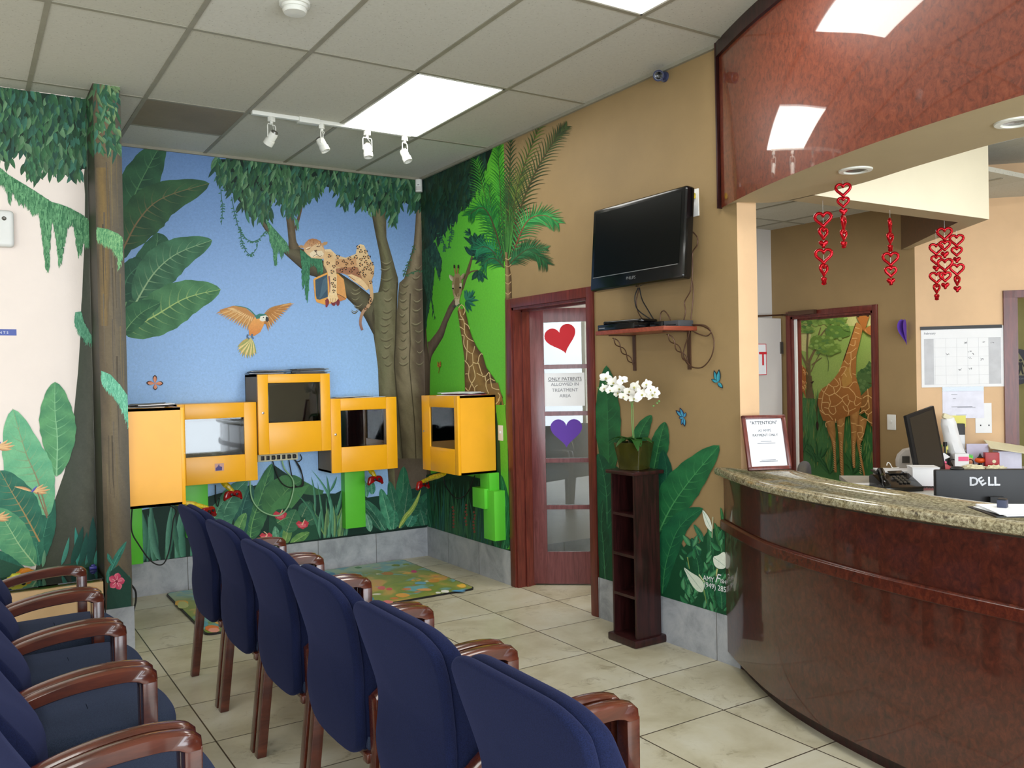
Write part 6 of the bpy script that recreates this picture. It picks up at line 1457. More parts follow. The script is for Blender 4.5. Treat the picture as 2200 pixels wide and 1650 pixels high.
# ================================================================== PLAY TABLE WITH TOYS
t_ = thing('play_table', 'low beige play table with painted glass-covered top against the peach wall', 'play table', (-3.25, -1.17, 0))
bm = bmesh.new(); b2(bm, (-0.55, -0.20, 0), (0.487, 0.175, 0.43), bev=0.004); finish('cabinet_body', bm, M['beige'], t_, 30)
bm = bmesh.new(); b2(bm, (-0.545, -0.195, 0.43), (0.482, 0.17, 0.433)); t2 = NT('painted_play_map'); n1 = t2.noise(7, 4, 0.6, t2.obj(), 0.6)
finish('play_scene', bm, t2.fin(t2.ramp(n1, [(0.3, rgb(60, 96, 60)), (0.45, rgb(120, 128, 70)), (0.55, rgb(150, 120, 80)), (0.68, rgb(90, 140, 130))]), 0.5), t_, 0)
bm = bmesh.new(); b2(bm, (-0.55, -0.2, 0.445), (0.487, 0.175, 0.451)); finish('glass_top', bm, M['tableglass'], t_, 0)
bm = bmesh.new()
for x in (-0.54, 0.47):
    for y in (-0.19, 0.16): b2(bm, (x, y, 0.433), (x+0.012, y+0.012, 0.445))
finish('spacer', bm, M['bronze'], t_, 0)
def toycar(px, mat, label, rz, z=0.451):
    p = hit(px, 2, z+0.015); t_ = thing('toy_car', label, 'toy car', (p.x, max(-1.32, min(-1.03, p.y)), z), rz)
    bm = bmesh.new(); prism(bm, [(-0.045, 0.012), (0.045, 0.012), (0.046, 0.028), (0.028, 0.032), (0.016, 0.046), (-0.02, 0.046), (-0.03, 0.032), (-0.046, 0.028)], -0.02, 0.02, lambda u, v, w_: (u, w_, v), 0, 0.003); finish('body', bm, mat, t_, 40)
    for x in (-0.028, 0.028):
        for y in (-0.021, 0.021):
            bm = bmesh.new(); lathe(bm, [(0.001, -0.004), (0.011, -0.004), (0.011, 0.004), (0.001, 0.004)], (x, y, 0.011), 14, Matrix.Rotation(PI/2, 3, 'X')); finish('wheel', bm, M['blackmat'], t_, 40)
toycar((52, 1224), M['toyorange'], 'orange toy truck on the play table behind the yellow car', 0.3); toycar((36, 1244), M['toyyellow'], 'yellow-green toy car on the play table', 0.2)
p = hit((210, 1216), 2, 0.46); t_ = thing('toy_block', 'small blue toy at the corner of the play table by the post', 'toy', (p.x-0.03, min(-1.02, p.y-0.03), 0.451))
bm = bmesh.new(); b2(bm, (-0.02, -0.014, 0), (0.02, 0.014, 0.018), bev=0.004); finish('body', bm, M['toyblue'], t_, 40)
bm = bmesh.new(); b2(bm, (-0.01, -0.01, 0.018), (0.012, 0.01, 0.028), bev=0.003); finish('knob', bm, M['toyblue'], t_, 40)

# ================================================================== PLAY MAT
def m_mat():
    t = NT('illustrated_foam_mat'); p = t.pos()
    a = t.noise(3.1, 3, 0.5, p, 0.7); b = t.noise(6.5, 3, 0.6, p, 0.8)
    sp = t.n('ShaderNodeSeparateXYZ'); t.put(sp.inputs[0], p)
    base = t.ramp(a, [(0.30, rgb(84, 150, 160)), (0.38, rgb(112, 172, 182)), (0.44, rgb(120, 140, 60)), (0.56, rgb(142, 152, 70)), (0.64, rgb(196, 160, 84)), (0.74, rgb(200, 150, 96))])
    v = t.n('ShaderNodeTexVoronoi'); v.inputs['Scale'].default_value = 7.5; t.put(v.inputs['Vector'], p)
    wn = t.n('ShaderNodeTexWhiteNoise'); t.put(wn.inputs[0], v.outputs['Position'])
    pal = t.n('ShaderNodeValToRGB'); t.put(pal.inputs[0], wn.outputs[0]); e = pal.color_ramp; e.interpolation = 'CONSTANT'
    st = [(0, rgb(204, 96, 110)), (0.2, rgb(226, 168, 60)), (0.4, rgb(90, 150, 190)), (0.55, rgb(230, 224, 210)), (0.7, rgb(216, 120, 60)), (0.85, rgb(110, 140, 60))]
    while len(e.elements) < len(st): e.elements.new(0.5)
    for i, (q_, c_) in enumerate(st): e.elements[i].position = q_; e.elements[i].color = c_
    spot_ = t.math('MULTIPLY', t.math('SUBTRACT', 1.0, t.sm(v.outputs['Distance'], 0.24, 0.34)), t.sm(b, 0.47, 0.54))
    col = t.mix(t.math('MULTIPLY', spot_, 0.85), base, pal.outputs[0])
    edge = t.sm(sp.outputs[1], -0.42, -0.16)
    col = t.mix(edge, col, t.mix(t.sm(b, 0.4, 0.6), rgb(96, 156, 168), rgb(150, 176, 150)))
    return t.fin(col, 0.35, 0, 0.4)
t_ = thing('play_mat', 'colourful illustrated foam play mat on the floor below the yellow cabinets', 'play mat', (-1.235, -0.69, 0))
bm = bmesh.new()
prism(bm, rrect(0.955, 0.625, 0.05), 0.0, 0.013); finish('edge_binding', bm, M['blackmat'], t_, 30)
bm = bmesh.new(); prism(bm, rrect(0.947, 0.617, 0.045), 0.0125, 0.0145); psf = finish('printed_surface', bm, m_mat(), t_, 0)
# printed animals and plants, as flat coloured shapes of the print
Pm = Paint(lambda p: hit(p, 2, 0.0146), (0, 0, 1), None, 1e-5, 21)
Fz = zoomf(350, 1050, 2.0952)
for (x, y, rx, ry, c) in ((1345, 437, 22, 9, 'e0a83c'), (1345, 437, 17, 6, 'ecc050'), (1270, 462, 20, 6, 'e8e8e0'), (1240, 468, 12, 4, 'e4e4dc'), (1130, 373, 14, 6, 'c04878'), (1010, 382, 26, 7, 'b0804c'), (985, 447, 20, 8, 'cc6c70'), (1020, 452, 14, 6, 'c86060'), (930, 495, 22, 9, '4c90b0'), (1080, 480, 30, 9, 'd8a050'), (1010, 510, 24, 8, 'd88080'), (1160, 425, 30, 6, '68a0b8'), (1220, 415, 26, 8, 'c08c44'), (1050, 345, 20, 5, '788c3c'), (1095, 340, 16, 4, '8ca048'), (880, 355, 16, 4, '5c8c60'), (820, 388, 34, 9, 'c8a048'), (850, 396, 30, 7, '9cc0c0'), (760, 390, 20, 12, '4c84a8'), (1330, 460, 30, 4, '5c9cc8'), (1180, 455, 34, 6, 'd49c60')):
    q_ = Fz((x, y))[0]; rnd_blob(Pm, q_[0], q_[1], rx/2.1, ry/2.1, C(c), 12, 0.18)
for (x, y, rx, ry, c) in ((455, 1310, 12, 12, '8c9c48'), (390, 1296, 16, 6, 'd8a850'), (392, 1300, 12, 8, 'b8bc80'), (455, 1350, 16, 7, 'e07c40'), (460, 1354, 12, 5, 'e8a090'), (440, 1340, 8, 6, '5c9cb0'), (470, 1335, 10, 6, 'e0b050')):
    rnd_blob(Pm, x, y, rx, ry, C(c), 12, 0.15)
o = Pm.build('printed_figures', t_, M['muralflat']); o.data.transform(Matrix.Translation(-Vector(t_.location)))
for pl_ in o.data.polygons: pl_.material_index = 1
bm = bmesh.new(); bm.from_mesh(psf.data); bm.from_mesh(o.data); bm.to_mesh(psf.data); bm.free(); psf.data.materials.append(M['muralflat']); bpy.data.objects.remove(o)

# ================================================================== GLAZED DOOR standing ajar
a_ = math.radians(-38)     # leaf direction from the hinge
hx0, hy0 = 0.155, -1.437
dr = thing('glazed_door', 'plum red door with five glass panes standing ajar in the mahogany frame', 'door', (hx0, hy0, 0), a_)
LW = 0.84; LT = 0.035
pA, pB, pC = hit((1147, 1252), 2, 0), 0, 0
bm = bmesh.new(); sw = 0.103; zt = 2.05
b2(bm, (0, -LT, 0.012), (sw, 0, zt), bev=0.003); b2(bm, (LW-sw, -LT, 0.012), (LW, 0, zt), bev=0.003); b2(bm, (sw, -LT, 0.012), (LW-sw, 0, 0.249)); b2(bm, (sw, -LT, zt-0.101), (LW-sw, 0, zt))
nP = 5; zA, zB = 0.249, zt-0.101; ph = (zB-zA-(nP-1)*0.032)/nP
for i in range(nP-1): b2(bm, (sw, -LT, zA+ph*(i+1)+0.032*i), (LW-sw, 0, zA+ph*(i+1)+0.032*(i+1)))
lf = finish('leaf', bm, M['doorwood'], dr, 30)
for i in range(nP):
    z0 = zA+(ph+0.032)*i; bm = bmesh.new(); b2(bm, (sw-0.003, -LT/2-0.002, z0-0.003), (LW-sw+0.003, -LT/2+0.002, z0+ph+0.003)); finish('glass_pane', bm, M['glass'], dr, 0)
for z in (0.35, 1.06, 1.78):
    bm = bmesh.new(); b2(bm, (-0.02, -0.03, z-0.05), (0.004, 0.004, z+0.05)); finish('hinge', bm, M['frame'], dr, 0)
bm = bmesh.new(); lathe(bm, [(0.001, 0), (0.025, 0), (0.02, 0.01), (0.01, 0.02), (0.01, 0.04), (0.026, 0.05), (0.026, 0.06), (0.001, 0.07)], (LW-0.06, -LT, 0.98), 20, Matrix.Rotation(PI/2, 3, 'X')); finish('handle', bm, M['gold'], dr, 40)
def heartpts(s_, n=40):
    return [(s_*16*math.sin(t_)**3/32, s_*(13*math.cos(t_)-5*math.cos(2*t_)-2*math.cos(3*t_)-math.cos(4*t_)+2.5)/32) for t_ in [2*PI*k/n for k in range(n)]]
def ondoor(px):
    n = Vector((math.sin(a_), -math.cos(a_), 0)); p = hitp(px, (hx0, hy0, 0), n); d = p-Vector((hx0, hy0, 0)); return d.dot(Vector((math.cos(a_), math.sin(a_), 0))), p.z
def hearton(px, s_, rot, mat, label):
    x, z = ondoor(px); w_ = thing('paper_heart', label, 'paper heart', tuple(Vector((hx0, hy0, 0))+Vector((math.cos(a_), math.sin(a_), 0))*x+Vector((math.sin(a_), -math.cos(a_), 0))*(LT/2+0.004)+Vector((0, 0, z))), a_)
    bm = bmesh.new(); cr, sr = math.cos(rot), math.sin(rot)
    prism(bm, heartpts(s_), -0.0015, 0.0, lambda u, v, q_: (u*cr-v*sr, q_, u*sr+v*cr)); o = finish('cutout', bm, mat, w_, 0); return w_
hearton((1207, 731), 0.235, 0.28, M['red'], 'large red paper heart on the top pane of the glazed door')
hearton((1217, 931), 0.235, 0.0, M['purple'], 'large purple paper heart on the third pane of the glazed door')
x, z = ondoor((1214, 833)); base = Vector((hx0, hy0, 0))+Vector((math.cos(a_), math.sin(a_), 0))*x+Vector((math.sin(a_), -math.cos(a_), 0))*(LT/2+0.004)+Vector((0, 0, z-0.02))
t_ = thing('door_notice', 'white notice about patients taped to the second pane of the glazed door', 'notice', tuple(base), a_)
bm = bmesh.new(); b2(bm, (-0.155, -0.001, -0.115), (0.145, 0, 0.13)); finish('sheet', bm, M['paper'], t_, 0)
for i, (s_, z_) in enumerate((('ONLY PATIENTS', 0.085), ('ALLOWED IN', 0.045), ('TREATMENT', 0.002), ('AREA', -0.04))):
    textmesh('lettering', s_, 0.034, M['darkink'] if i == 0 else M['ink'], frame4((0.0, -0.0015, z_), (1, 0, 0), (0, -1, 0)), t_, 0.0002)
bm = bmesh.new(); b2(bm, (-0.125, -0.0018, 0.068), (0.125, -0.001, 0.071)); finish('underline', bm, M['darkink'], t_, 0)

# light switches
def switch(loc, rz, label, n=1):
    t_ = thing('light_switch', label, 'light switch', loc, rz)
    bm = bmesh.new(); b2(bm, (-0.036*n, -0.006, -0.058), (0.036*n, 0, 0.058), bev=0.003); finish('plate', bm, M['white'], t_, 30)
    bm = bmesh.new(); b2(bm, (-0.006, -0.016, -0.004), (0.006, -0.005, 0.014), bev=0.002); finish('toggle', bm, M['white'], t_, 30)
switch((0, -1.255, 1.13), -PI/2, 'white light switch between the green-wall cabinet and the door frame')
p = hit((1916, 907), 0, 2.5); switch((2.5, p.y, p.z), -PI/2, 'white light switch on the tan wall right of the giraffe doorway')

# ================================================================== TELEVISION AND ITS SHELF
tl, tr_, bl, br_ = hit((1271, 450), 0, -0.17), hit((1474, 397), 0, -0.17), hit((1282, 628), 0, -0.13), hit((1482, 601), 0, -0.13)
wid = (abs(tl.y-tr_.y)+abs(bl.y-br_.y))/2; hei = ((tl.z-bl.z)+(tr_.z-br_.z))/2
ctr = (tl+tr_+bl+br_)/4
tv = thing('television', 'black flat television tilted on the tan wall above the small shelf', 'television', tuple(ctr), 0)
tiltm = Matrix.Rotation(math.radians(4.5), 4, 'Y')
ux = Vector((0, -1, 0)); M4 = Matrix.Identity(4)
def tvb(bm, lo, hi, **k):   # u: right along the screen, d: out of the wall, v: up
    vs_ = b2(bm, lo, hi, **k)
    for v in vs_: v.co = tiltm @ Vector((-v.co.y, -v.co.x, v.co.z))
W2, H2 = wid/2, hei/2
bm = bmesh.new(); tvb(bm, (-W2, -0.045, -H2), (W2, 0.022, H2), bev=0.02, seg=3); body_ = finish('housing', bm, M['black'], tv, 30)
bm = bmesh.new(); tvb(bm, (-W2+0.035, 0.0215, -H2+0.085), (W2-0.035, 0.0235, H2-0.03)); finish('screen', bm, M['tvscreen'], tv, 0)
bm = bmesh.new(); tvb(bm, (-W2+0.03, 0.022, -H2+0.078), (W2-0.045, 0.0245, -H2+0.082)); finish('trim_line', bm, M['silver'], tv, 0)
bm = bmesh.new(); tvb(bm, (-0.2, -0.10, -0.15), (0.2, -0.04, 0.15)); o = finish('back_housing', bm, M['blackmat'], tv, 0)
bm = bmesh.new(); b2(bm, (0.04, -0.12, -0.1), (-ctr.x, 0.12, 0.14)); finish('wall_bracket', bm, M['steel'], tv, 0)
mt = tiltm @ Matrix(((0, 0, -1, -0.0245), (-1, 0, 0, 0.02), (0, 1, 0, -H2+0.045), (0, 0, 0, 1)))
textmesh('logo', 'PHILIPS', 0.026, M['silver'], mt, tv, 0.0003)
# wall jack with yellow plug
p = hit((1490, 437), 0, 0); t_ = thing('wall_socket', 'white wall socket with a yellow plug beside the television', 'wall socket', tuple(p), -PI/2)
bm = bmesh.new(); b2(bm, (-0.045, -0.008, -0.075), (0.045, 0, 0.075), bev=0.004); finish('plate', bm, M['white'], t_, 30)
bm = bmesh.new(); b2(bm, (-0.03, -0.035, 0.02), (0.028, -0.008, 0.052), bev=0.006); finish('yellow_plug', bm, M['yellowtape'], t_, 30)
bm = bmesh.new(); b2(bm, (-0.03, -0.03, -0.035), (0.0, -0.008, 0.0), bev=0.004); finish('black_plug', bm, M['blackmat'], t_, 30)
# shelf with twisted brackets
sy0, sy1 = -2.737, -3.328; sz = hit((1400, 710), 0, -0.10).z
sh = thing('wall_shelf', 'reddish brown wooden shelf on twisted metal brackets under the television', 'wall shelf', (0, (sy0+sy1)/2, 1.80), 0)
bm = bmesh.new(); b2(bm, (-0.246, sy1-sh.location.y, -0.012), (0, sy0-sh.location.y, 0.012), bev=0.003); finish('board', bm, M['shelf'], sh, 30)
for yb in (hit((1364, 750), 0, 0).y, hit((1482, 750), 0, 0).y):
    yb -= sh.location.y
    bm = bmesh.new(); b2(bm, (-0.008, yb-0.012, -0.225), (0, yb+0.012, -0.012)); b2(bm, (-0.19, yb-0.012, -0.018), (0, yb+0.012, -0.0125))
    for ph_ in (0, PI):
        pts = []
        for k in range(33):
            t = k/32; c_ = Vector((-0.165+0.15*t, yb, -0.03-0.155*t)); o_ = 0.014*math.sin(2*PI*1.6*t+ph_)
            pts.append(c_+Vector((o_*0.7, 0, o_*0.7))+Vector((0, 0.006*math.cos(2*PI*1.6*t+ph_), 0)))
        tube(bm, pts, 0.0035, 6)
    finish('bracket', bm, M['bronze'], sh, 40)
def boxthing(name, label, cat, lo, hi, mat, bev=0.004, part='housing', rz=0, loc=None, extra=None):
    loc = loc or ((lo[0]+hi[0])/2, (lo[1]+hi[1])/2, lo[2]); t_ = thing(name, label, cat, loc, rz)
    bm = bmesh.new(); box(bm, (0, 0, (hi[2]-lo[2])/2), [abs(a-b) for a, b in zip(lo, hi)], bev=bev); finish(part, bm, mat, t_, 30)
    return t_
zs_ = 1.8125
pl = boxthing('disc_player', 'flat black disc player on the left half of the shelf', 'media player', (-0.235, -3.075, zs_), (-0.04, -2.745, zs_+0.035), M['black'])
bm = bmesh.new(); b2(bm, (-0.099, 0.10, 0.012), (-0.0965, 0.15, 0.018)); finish('logo_plate', bm, M['silver'], pl, 0)
bl_ = thing('black_case', 'thin black case with pale reflections lying on the disc player', 'case', (-0.125, -2.91, zs_+0.035), 0.12)
bm = bmesh.new(); pillow(bm, rrect(0.075, 0.16, 0.03), 0.022, 0.009, lambda u, v, w_: (u, v, 0.011+w_), 3); finish('shell', bm, M['black'], bl_, 50)
bm = bmesh.new(); prism(bm, [(-0.03, -0.12), (0.03, -0.09), (0.02, 0.02), (-0.05, 0.0)], 0.0222, 0.0235); finish('painted_reflection', bm, M['paper'], bl_, 0)  # pale reflection on the case put in as a white sheet
r1 = boxthing('cable_box', 'black cable box on the middle of the shelf', 'media player', (-0.13, -3.195, zs_), (-0.02, -3.085, zs_+0.035), M['black'])
bm = bmesh.new(); b2(bm, (-0.0565, -0.04, 0.008), (-0.0545, 0.04, 0.012)); finish('display_slot', bm, M['screen'], r1, 0)
r2 = boxthing('receiver_box', 'dark grey receiver at the right end of the shelf', 'media player', (-0.13, -3.32, zs_), (-0.02, -3.20, zs_+0.033), plain('grey_receiver', (64, 66, 70), 0.4))
bm = bmesh.new(); b2(bm, (-0.0565, -0.04, 0.008), (-0.0545, 0.04, 0.012)); finish('display_slot', bm, M['screen'], r2, 0)
Fp = zoomf(1240, 370, 3.5875)
def WR(pts, x=-0.04): return [tuple(hit(p, 0, x)) for p in Fp(*pts)]
for lb, pts, x in (('dark cable running from under the television down to the player', ((470, 890), (445, 960), (460, 1050), (530, 1110), (590, 1145)), -0.08), ('second dark cable from the television bending to the shelf', ((480, 890), (500, 980), (550, 1070), (595, 1145)), -0.07), ('grey cable hanging from the television centre', ((478, 890), (455, 1000), (470, 1080), (500, 1130)), -0.06), ('small cable arch rising above the cable box', ((640, 1145), (645, 1085), (670, 1068), (700, 1100), (720, 1140)), -0.08), ('black cable from the right edge of the television to the receiver', ((885, 830), (870, 920), (828, 1000), (835, 1070), (822, 1140)), -0.06), ('black cable strung down the right side of the television', ((880, 450), (925, 500), (925, 560), (890, 620), (890, 720), (885, 830)), -0.03), ('grey cable dropping past the shelf to the bracket foot', ((888, 840), (895, 940), (880, 1100), (860, 1250), (830, 1340), (820, 1420), (870, 1490)), -0.03), ('big loose cable loop right of the shelf', ((870, 1180), (960, 1185), (1030, 1230), (1055, 1320), (1030, 1430), (960, 1505), (870, 1495), (820, 1430)), -0.02), ('small cable loop at the shelf end', ((880, 1175), (980, 1180), (1030, 1225), (1000, 1262), (930, 1245), (880, 1215)), -0.03)):
    cable('signal_cable', lb, WR(pts, x), 0.0035, M['bronze'] if 'dark' not in lb else M['blackmat'])

# ================================================================== DARK PEDESTAL WITH ORCHID
ps = thing('pedestal_shelf', 'tall dark espresso pedestal with four open niches holding the orchid', 'pedestal', (-0.125, -2.925, 0), 0)
PH = 1.0; hw_ = 0.092; hd = 0.105
# plan half sizes: x (away from the wall) and y (along the wall)
bm = bmesh.new(); b2(bm, (-hw_-0.03, -hd-0.02, 0), (hw_+0.03, hd+0.02, 0.045), bev=0.012); finish('base', bm, M['darkwood'], ps, 30)
bm = bmesh.new(); b2(bm, (-hw_-0.025, -hd-0.02, PH-0.022), (hw_+0.025, hd+0.02, PH), bev=0.006); finish('top_board', bm, M['darkwood'], ps, 30)
bm = bmesh.new(); b2(bm, (-hw_, -hd, 0.045), (hw_, -hd+0.014, PH-0.022)); finish('side_panel', bm, M['darkwood'], ps, 0)
bm = bmesh.new(); b2(bm, (-hw_, hd-0.014, 0.045), (hw_, hd, PH-0.022)); finish('side_panel', bm, M['darkwood'], ps, 0)
bm = bmesh.new(); b2(bm, (hw_-0.01, -hd+0.014, 0.045), (hw_, hd-0.014, PH-0.022)); finish('back_panel', bm, M['darkwood'], ps, 0)
for i in range(4):
    z = 0.045+(PH-0.067)*i/4
    if i: bm = bmesh.new(); b2(bm, (-hw_, -hd+0.014, z-0.008), (hw_-0.01, hd-0.014, z+0.008)); finish('shelf_board', bm, M['darkwood'], ps, 0)
pt = thing('orchid_plant', 'potted white orchid in a square olive glazed vase on the pedestal', 'potted orchid', (-0.125, -2.925, PH), 0)
R4 = rotz(PI/4*0+0.35)
bm = bmesh.new()
rings = []
for hs, z in ((0.062, 0.0), (0.066, 0.003), (0.088, 0.155), (0.088, 0.16), (0.080, 0.16), (0.078, 0.145)):
    rings.append([bm.verts.new(R4 @ Vector((x, y, z))) for x, y in rrect(hs, hs, 0.012, 3)])
for a, b in zip(rings, rings[1:]):
    n = len(a)
    for i in range(n): bm.faces.new((a[i], a[(i+1) % n], b[(i+1) % n], b[i]))
bm.faces.new(list(reversed(rings[0]))); bm.faces.new(rings[-1]); finish('vase', bm, M['vase'], pt, 40)
def leaf3(bm, base, tip, w_, droop=0.02, up=0.02, n=8):
    base, tip = Vector(base), Vector(tip); d = tip-base; s = d.cross(Vector((0, 0, 1))).normalized()
    rows = []
    for i in range(n+1):
        t = i/n; c_ = base+d*t+Vector((0, 0, up*math.sin(PI*t)-droop*t*t)); ww = w_*0.5*math.sin(PI*(0.04+0.96*t)**0.75)**0.7 if t < 1 else 0.001
        rows.append([bm.verts.new(c_+s*ww*q_+Vector((0, 0, 0.18*ww*abs(q_)))) for q_ in (-1, -0.5, 0, 0.5, 1)])
    for a, b in zip(rows, rows[1:]):
        for k in range(4): bm.faces.new((a[k], a[k+1], b[k+1], b[k]))
lf_dirs = [(-0.12, 0.07), (-0.15, -0.02), (-0.09, -0.14), (0.0, -0.16), (0.02, 0.13), (-0.02, 0.15), (-0.1, 0.12), (-0.05, -0.12)]
for i, (x, y) in enumerate(lf_dirs):
    bm = bmesh.new(); leaf3(bm, (0, 0, 0.15), (x, y, 0.17), 0.055, 0.01+0.02*(i % 3), 0.03)
    bmesh.ops.solidify(bm, geom=bm.faces[:], thickness=0.002); finish('leaf', bm, M['leafg'], pt, 60)
def OP(px, x=-0.15): q_ = hit(px, 0, x); return q_-Vector(pt.location)
stem_pts = [Vector((0, 0, 0.14)), OP((1358, 915)), OP((1357, 878)), OP((1352, 856)), OP((1330, 838)), OP((1300, 822))]
bm = bmesh.new(); tube(bm, spline(stem_pts, 6), 0.0035, 7); tube(bm, spline([OP((1357, 880)), OP((1365, 850)), OP((1390, 838)), OP((1414, 850))], 6), 0.003, 7); tube(bm, spline([Vector((0.005, 0, 0.14)), OP((1361, 915)), OP((1360, 870))], 4), 0.002, 6); finish('stem', bm, M['stem'], pt, 60)
def blossom(c_, s_, nrm, roll):
    q_ = Vector(nrm).normalized().to_track_quat('Z', 'Y').to_matrix() @ Matrix.Rotation(roll, 3, 'Z')
    bm = bmesh.new()
    for k, (a, l, w_) in enumerate(((PI/2, 1, 0.62), (PI/2+2.15, 0.95, 0.6), (PI/2-2.15, 0.95, 0.6), (0.1, 1.0, 1.05), (PI-0.1, 1.0, 1.05))):
        n = 6; rows = []
        for i in range(n+1):
            t = i/n; r_ = s_*l*t; ww = s_*w_*0.5*math.sin(PI*(0.05+0.93*t)**0.7)**0.6
            rows.append([bm.verts.new(Vector(c_)+q_ @ Vector((math.cos(a)*r_-math.sin(a)*ww*u, math.sin(a)*r_+math.cos(a)*ww*u, s_*(0.18*t-0.25*t*t+0.06*(1-abs(u)))+0.004*(k > 2)))) for u in (-1, -0.4, 0.4, 1)])
        for a_2, b_2 in zip(rows, rows[1:]):
            for j in range(3): bm.faces.new((a_2[j], a_2[j+1], b_2[j+1], b_2[j]))
    for f in bm.faces: f.material_index = 0
    lathe(bm, [(0.001, 0.0), (s_*0.14, 0.004), (s_*0.16, 0.010), (s_*0.05, 0.016), (0.001, 0.018)], Vector(c_)+q_ @ Vector((0, -s_*0.08, 0)), 8, q_, 1)
    finish('blossom', bm, [M['petal'], M['petalc']], pt, 60)
view = (CAM-Vector(pt.location)); view.normalize()
for i, (px, s_) in enumerate((((1302, 812), 0.042), ((1318, 822), 0.040), ((1298, 834), 0.03), ((1330, 835), 0.04), ((1337, 818), 0.036), ((1340, 852), 0.032), ((1352, 842), 0.036), ((1365, 832), 0.042), ((1378, 848), 0.044), ((1362, 856), 0.034), ((1390, 826), 0.034), ((1397, 838), 0.032), ((1402, 850), 0.038), ((1408, 842), 0.03), ((1311, 838), 0.03), ((1326, 846), 0.026))):
    d = view+Vector((rnd.uniform(-.5, .3), rnd.uniform(-.6, .6), rnd.uniform(-.3, .5)))
    blossom(OP(px, -0.16-0.02*(i % 3)), s_, d, rnd.uniform(-0.5, 0.5))
for px in ((1285, 834), (1293, 840), (1412, 866), (1404, 872), (1416, 862)):
    bm = bmesh.new(); bmesh.ops.create_icosphere(bm, subdivisions=1, radius=0.007, matrix=Matrix.Translation(OP(px))); finish('bud', bm, M['stem'], pt, 60)
# ================================================================== ON THE COUNTER
CT = 1.05
bl0 = hit((1606, 1010), 2, CT); br0 = hit((1699, 1007), 2, CT)
bl0, br0 = Vector((0.0+0.01, -3.685, CT)), None
pL = hit((1606, 1012), 1, -3.69); pR = hit((1700, 1008), 1, -3.75)
ang = math.atan2(pR.y-pL.y, pR.x-pL.x)
fr = thing('framed_notice', 'mahogany framed attention notice leaning on the granite counter by the column', 'framed notice', (pL.x, -3.70, CT), 0)
A3 = hit((1606, 1012), 2, CT); B3 = hit((1699, 1008), 2, CT)
fr.location = (A3.x, A3.y, CT); fr.rotation_euler = (0, 0, math.atan2(B3.y-A3.y, B3.x-A3.x)); FW = (B3-A3).length
back = math.radians(14)
def fb(bm, lo, hi, **k):
    vs_ = b2(bm, lo, hi, **k); m = Matrix.Rotation(-back, 3, 'X')
    for v in vs_: v.co = m @ v.co
FH = 0.285; q = 0.019
bm = bmesh.new(); fb(bm, (0, -0.018, 0), (FW, 0, q), bev=0.003); fb(bm, (0, -0.018, FH-q), (FW, 0, FH), bev=0.003); fb(bm, (0, -0.018, 0), (q, 0, FH), bev=0.003); fb(bm, (FW-q, -0.018, 0), (FW, 0, FH), bev=0.003); finish('frame', bm, M['frame'], fr, 30)
bm = bmesh.new(); fb(bm, (q-0.002, -0.006, q-0.002), (FW-q+0.002, -0.004, FH-q+0.002)); finish('notice_sheet', bm, M['paper'], fr, 0)
bm = bmesh.new(); tube(bm, [(FW/2, FH*0.6*math.sin(back)+0.003, FH*0.6*math.cos(back)), (FW/2, 0.13, 0.003)], 0.006, 6); finish('easel_strut', bm, M['blackmat'], fr, 30)
for s_, z_, h_, m_ in (('"ATTENTION"', 0.245, 0.024, 'darkink'), ('AS AMPE', 0.205, 0.019, 'ink'), ('PAYMENT ONLY', 0.18, 0.019, 'darkink'), ('thank you', 0.148, 0.012, 'ink'), ('at the front desk today', 0.135, 0.011, 'ink'), ('management', 0.05, 0.008, 'ink')):
    if s_ in ('thank you', 'at the front desk today', 'management'): continue
    m4 = Matrix.Rotation(-back, 4, 'X') @ frame4((FW/2, -0.0075, z_), (1, 0, 0), (0, -1, 0)); textmesh('lettering', s_, h_, M[m_], m4, fr, 0.0002)
bm = bmesh.new()
for z_, x0, x1 in ((0.148, 0.09, 0.15), (0.137, 0.07, 0.17), (0.050, 0.08, 0.16), (0.043, 0.07, 0.17)): fb(bm, (x0, -0.0078, z_), (x1, -0.0072, z_+0.003))
finish('small_print', bm, M['ink'], fr, 0)
# clipboard with papers at the right edge
p = hit((2172, 1100), 2, CT); t_ = thing('clipboard', 'white papers on a dark clipboard at the right edge of the granite counter', 'clipboard', (p.x+0.035, p.y-0.035, CT), 0.9)
bm = bmesh.new(); box(bm, (0, 0, 0.002), (0.23, 0.30, 0.004), bev=0.001); finish('board', bm, M['blackmat'], t_, 30)
for i in range(3): bm = bmesh.new(); a = rnd.uniform(-0.12, 0.12); box(bm, (0.0, -0.005, 0.006+i*0.003), (0.21, 0.27, 0.002), rotz(a)); finish('sheet', bm, M['paper'], t_, 0)
p = hit((2185, 1085), 2, CT+0.03); t_ = thing('pen_cup', 'small dark box standing beside the clipboard', 'small box', (p.x+0.02, p.y+0.06, CT), 0.3)
bm = bmesh.new(); box(bm, (0, 0, 0.02), (0.035, 0.03, 0.04), bev=0.002); finish('housing', bm, plain('slate_box', (54, 60, 84), 0.5), t_, 30)
bm = bmesh.new(); box(bm, (0, 0, 0.042), (0.03, 0.026, 0.004)); finish('lid', bm, M['blackmat'], t_, 30)

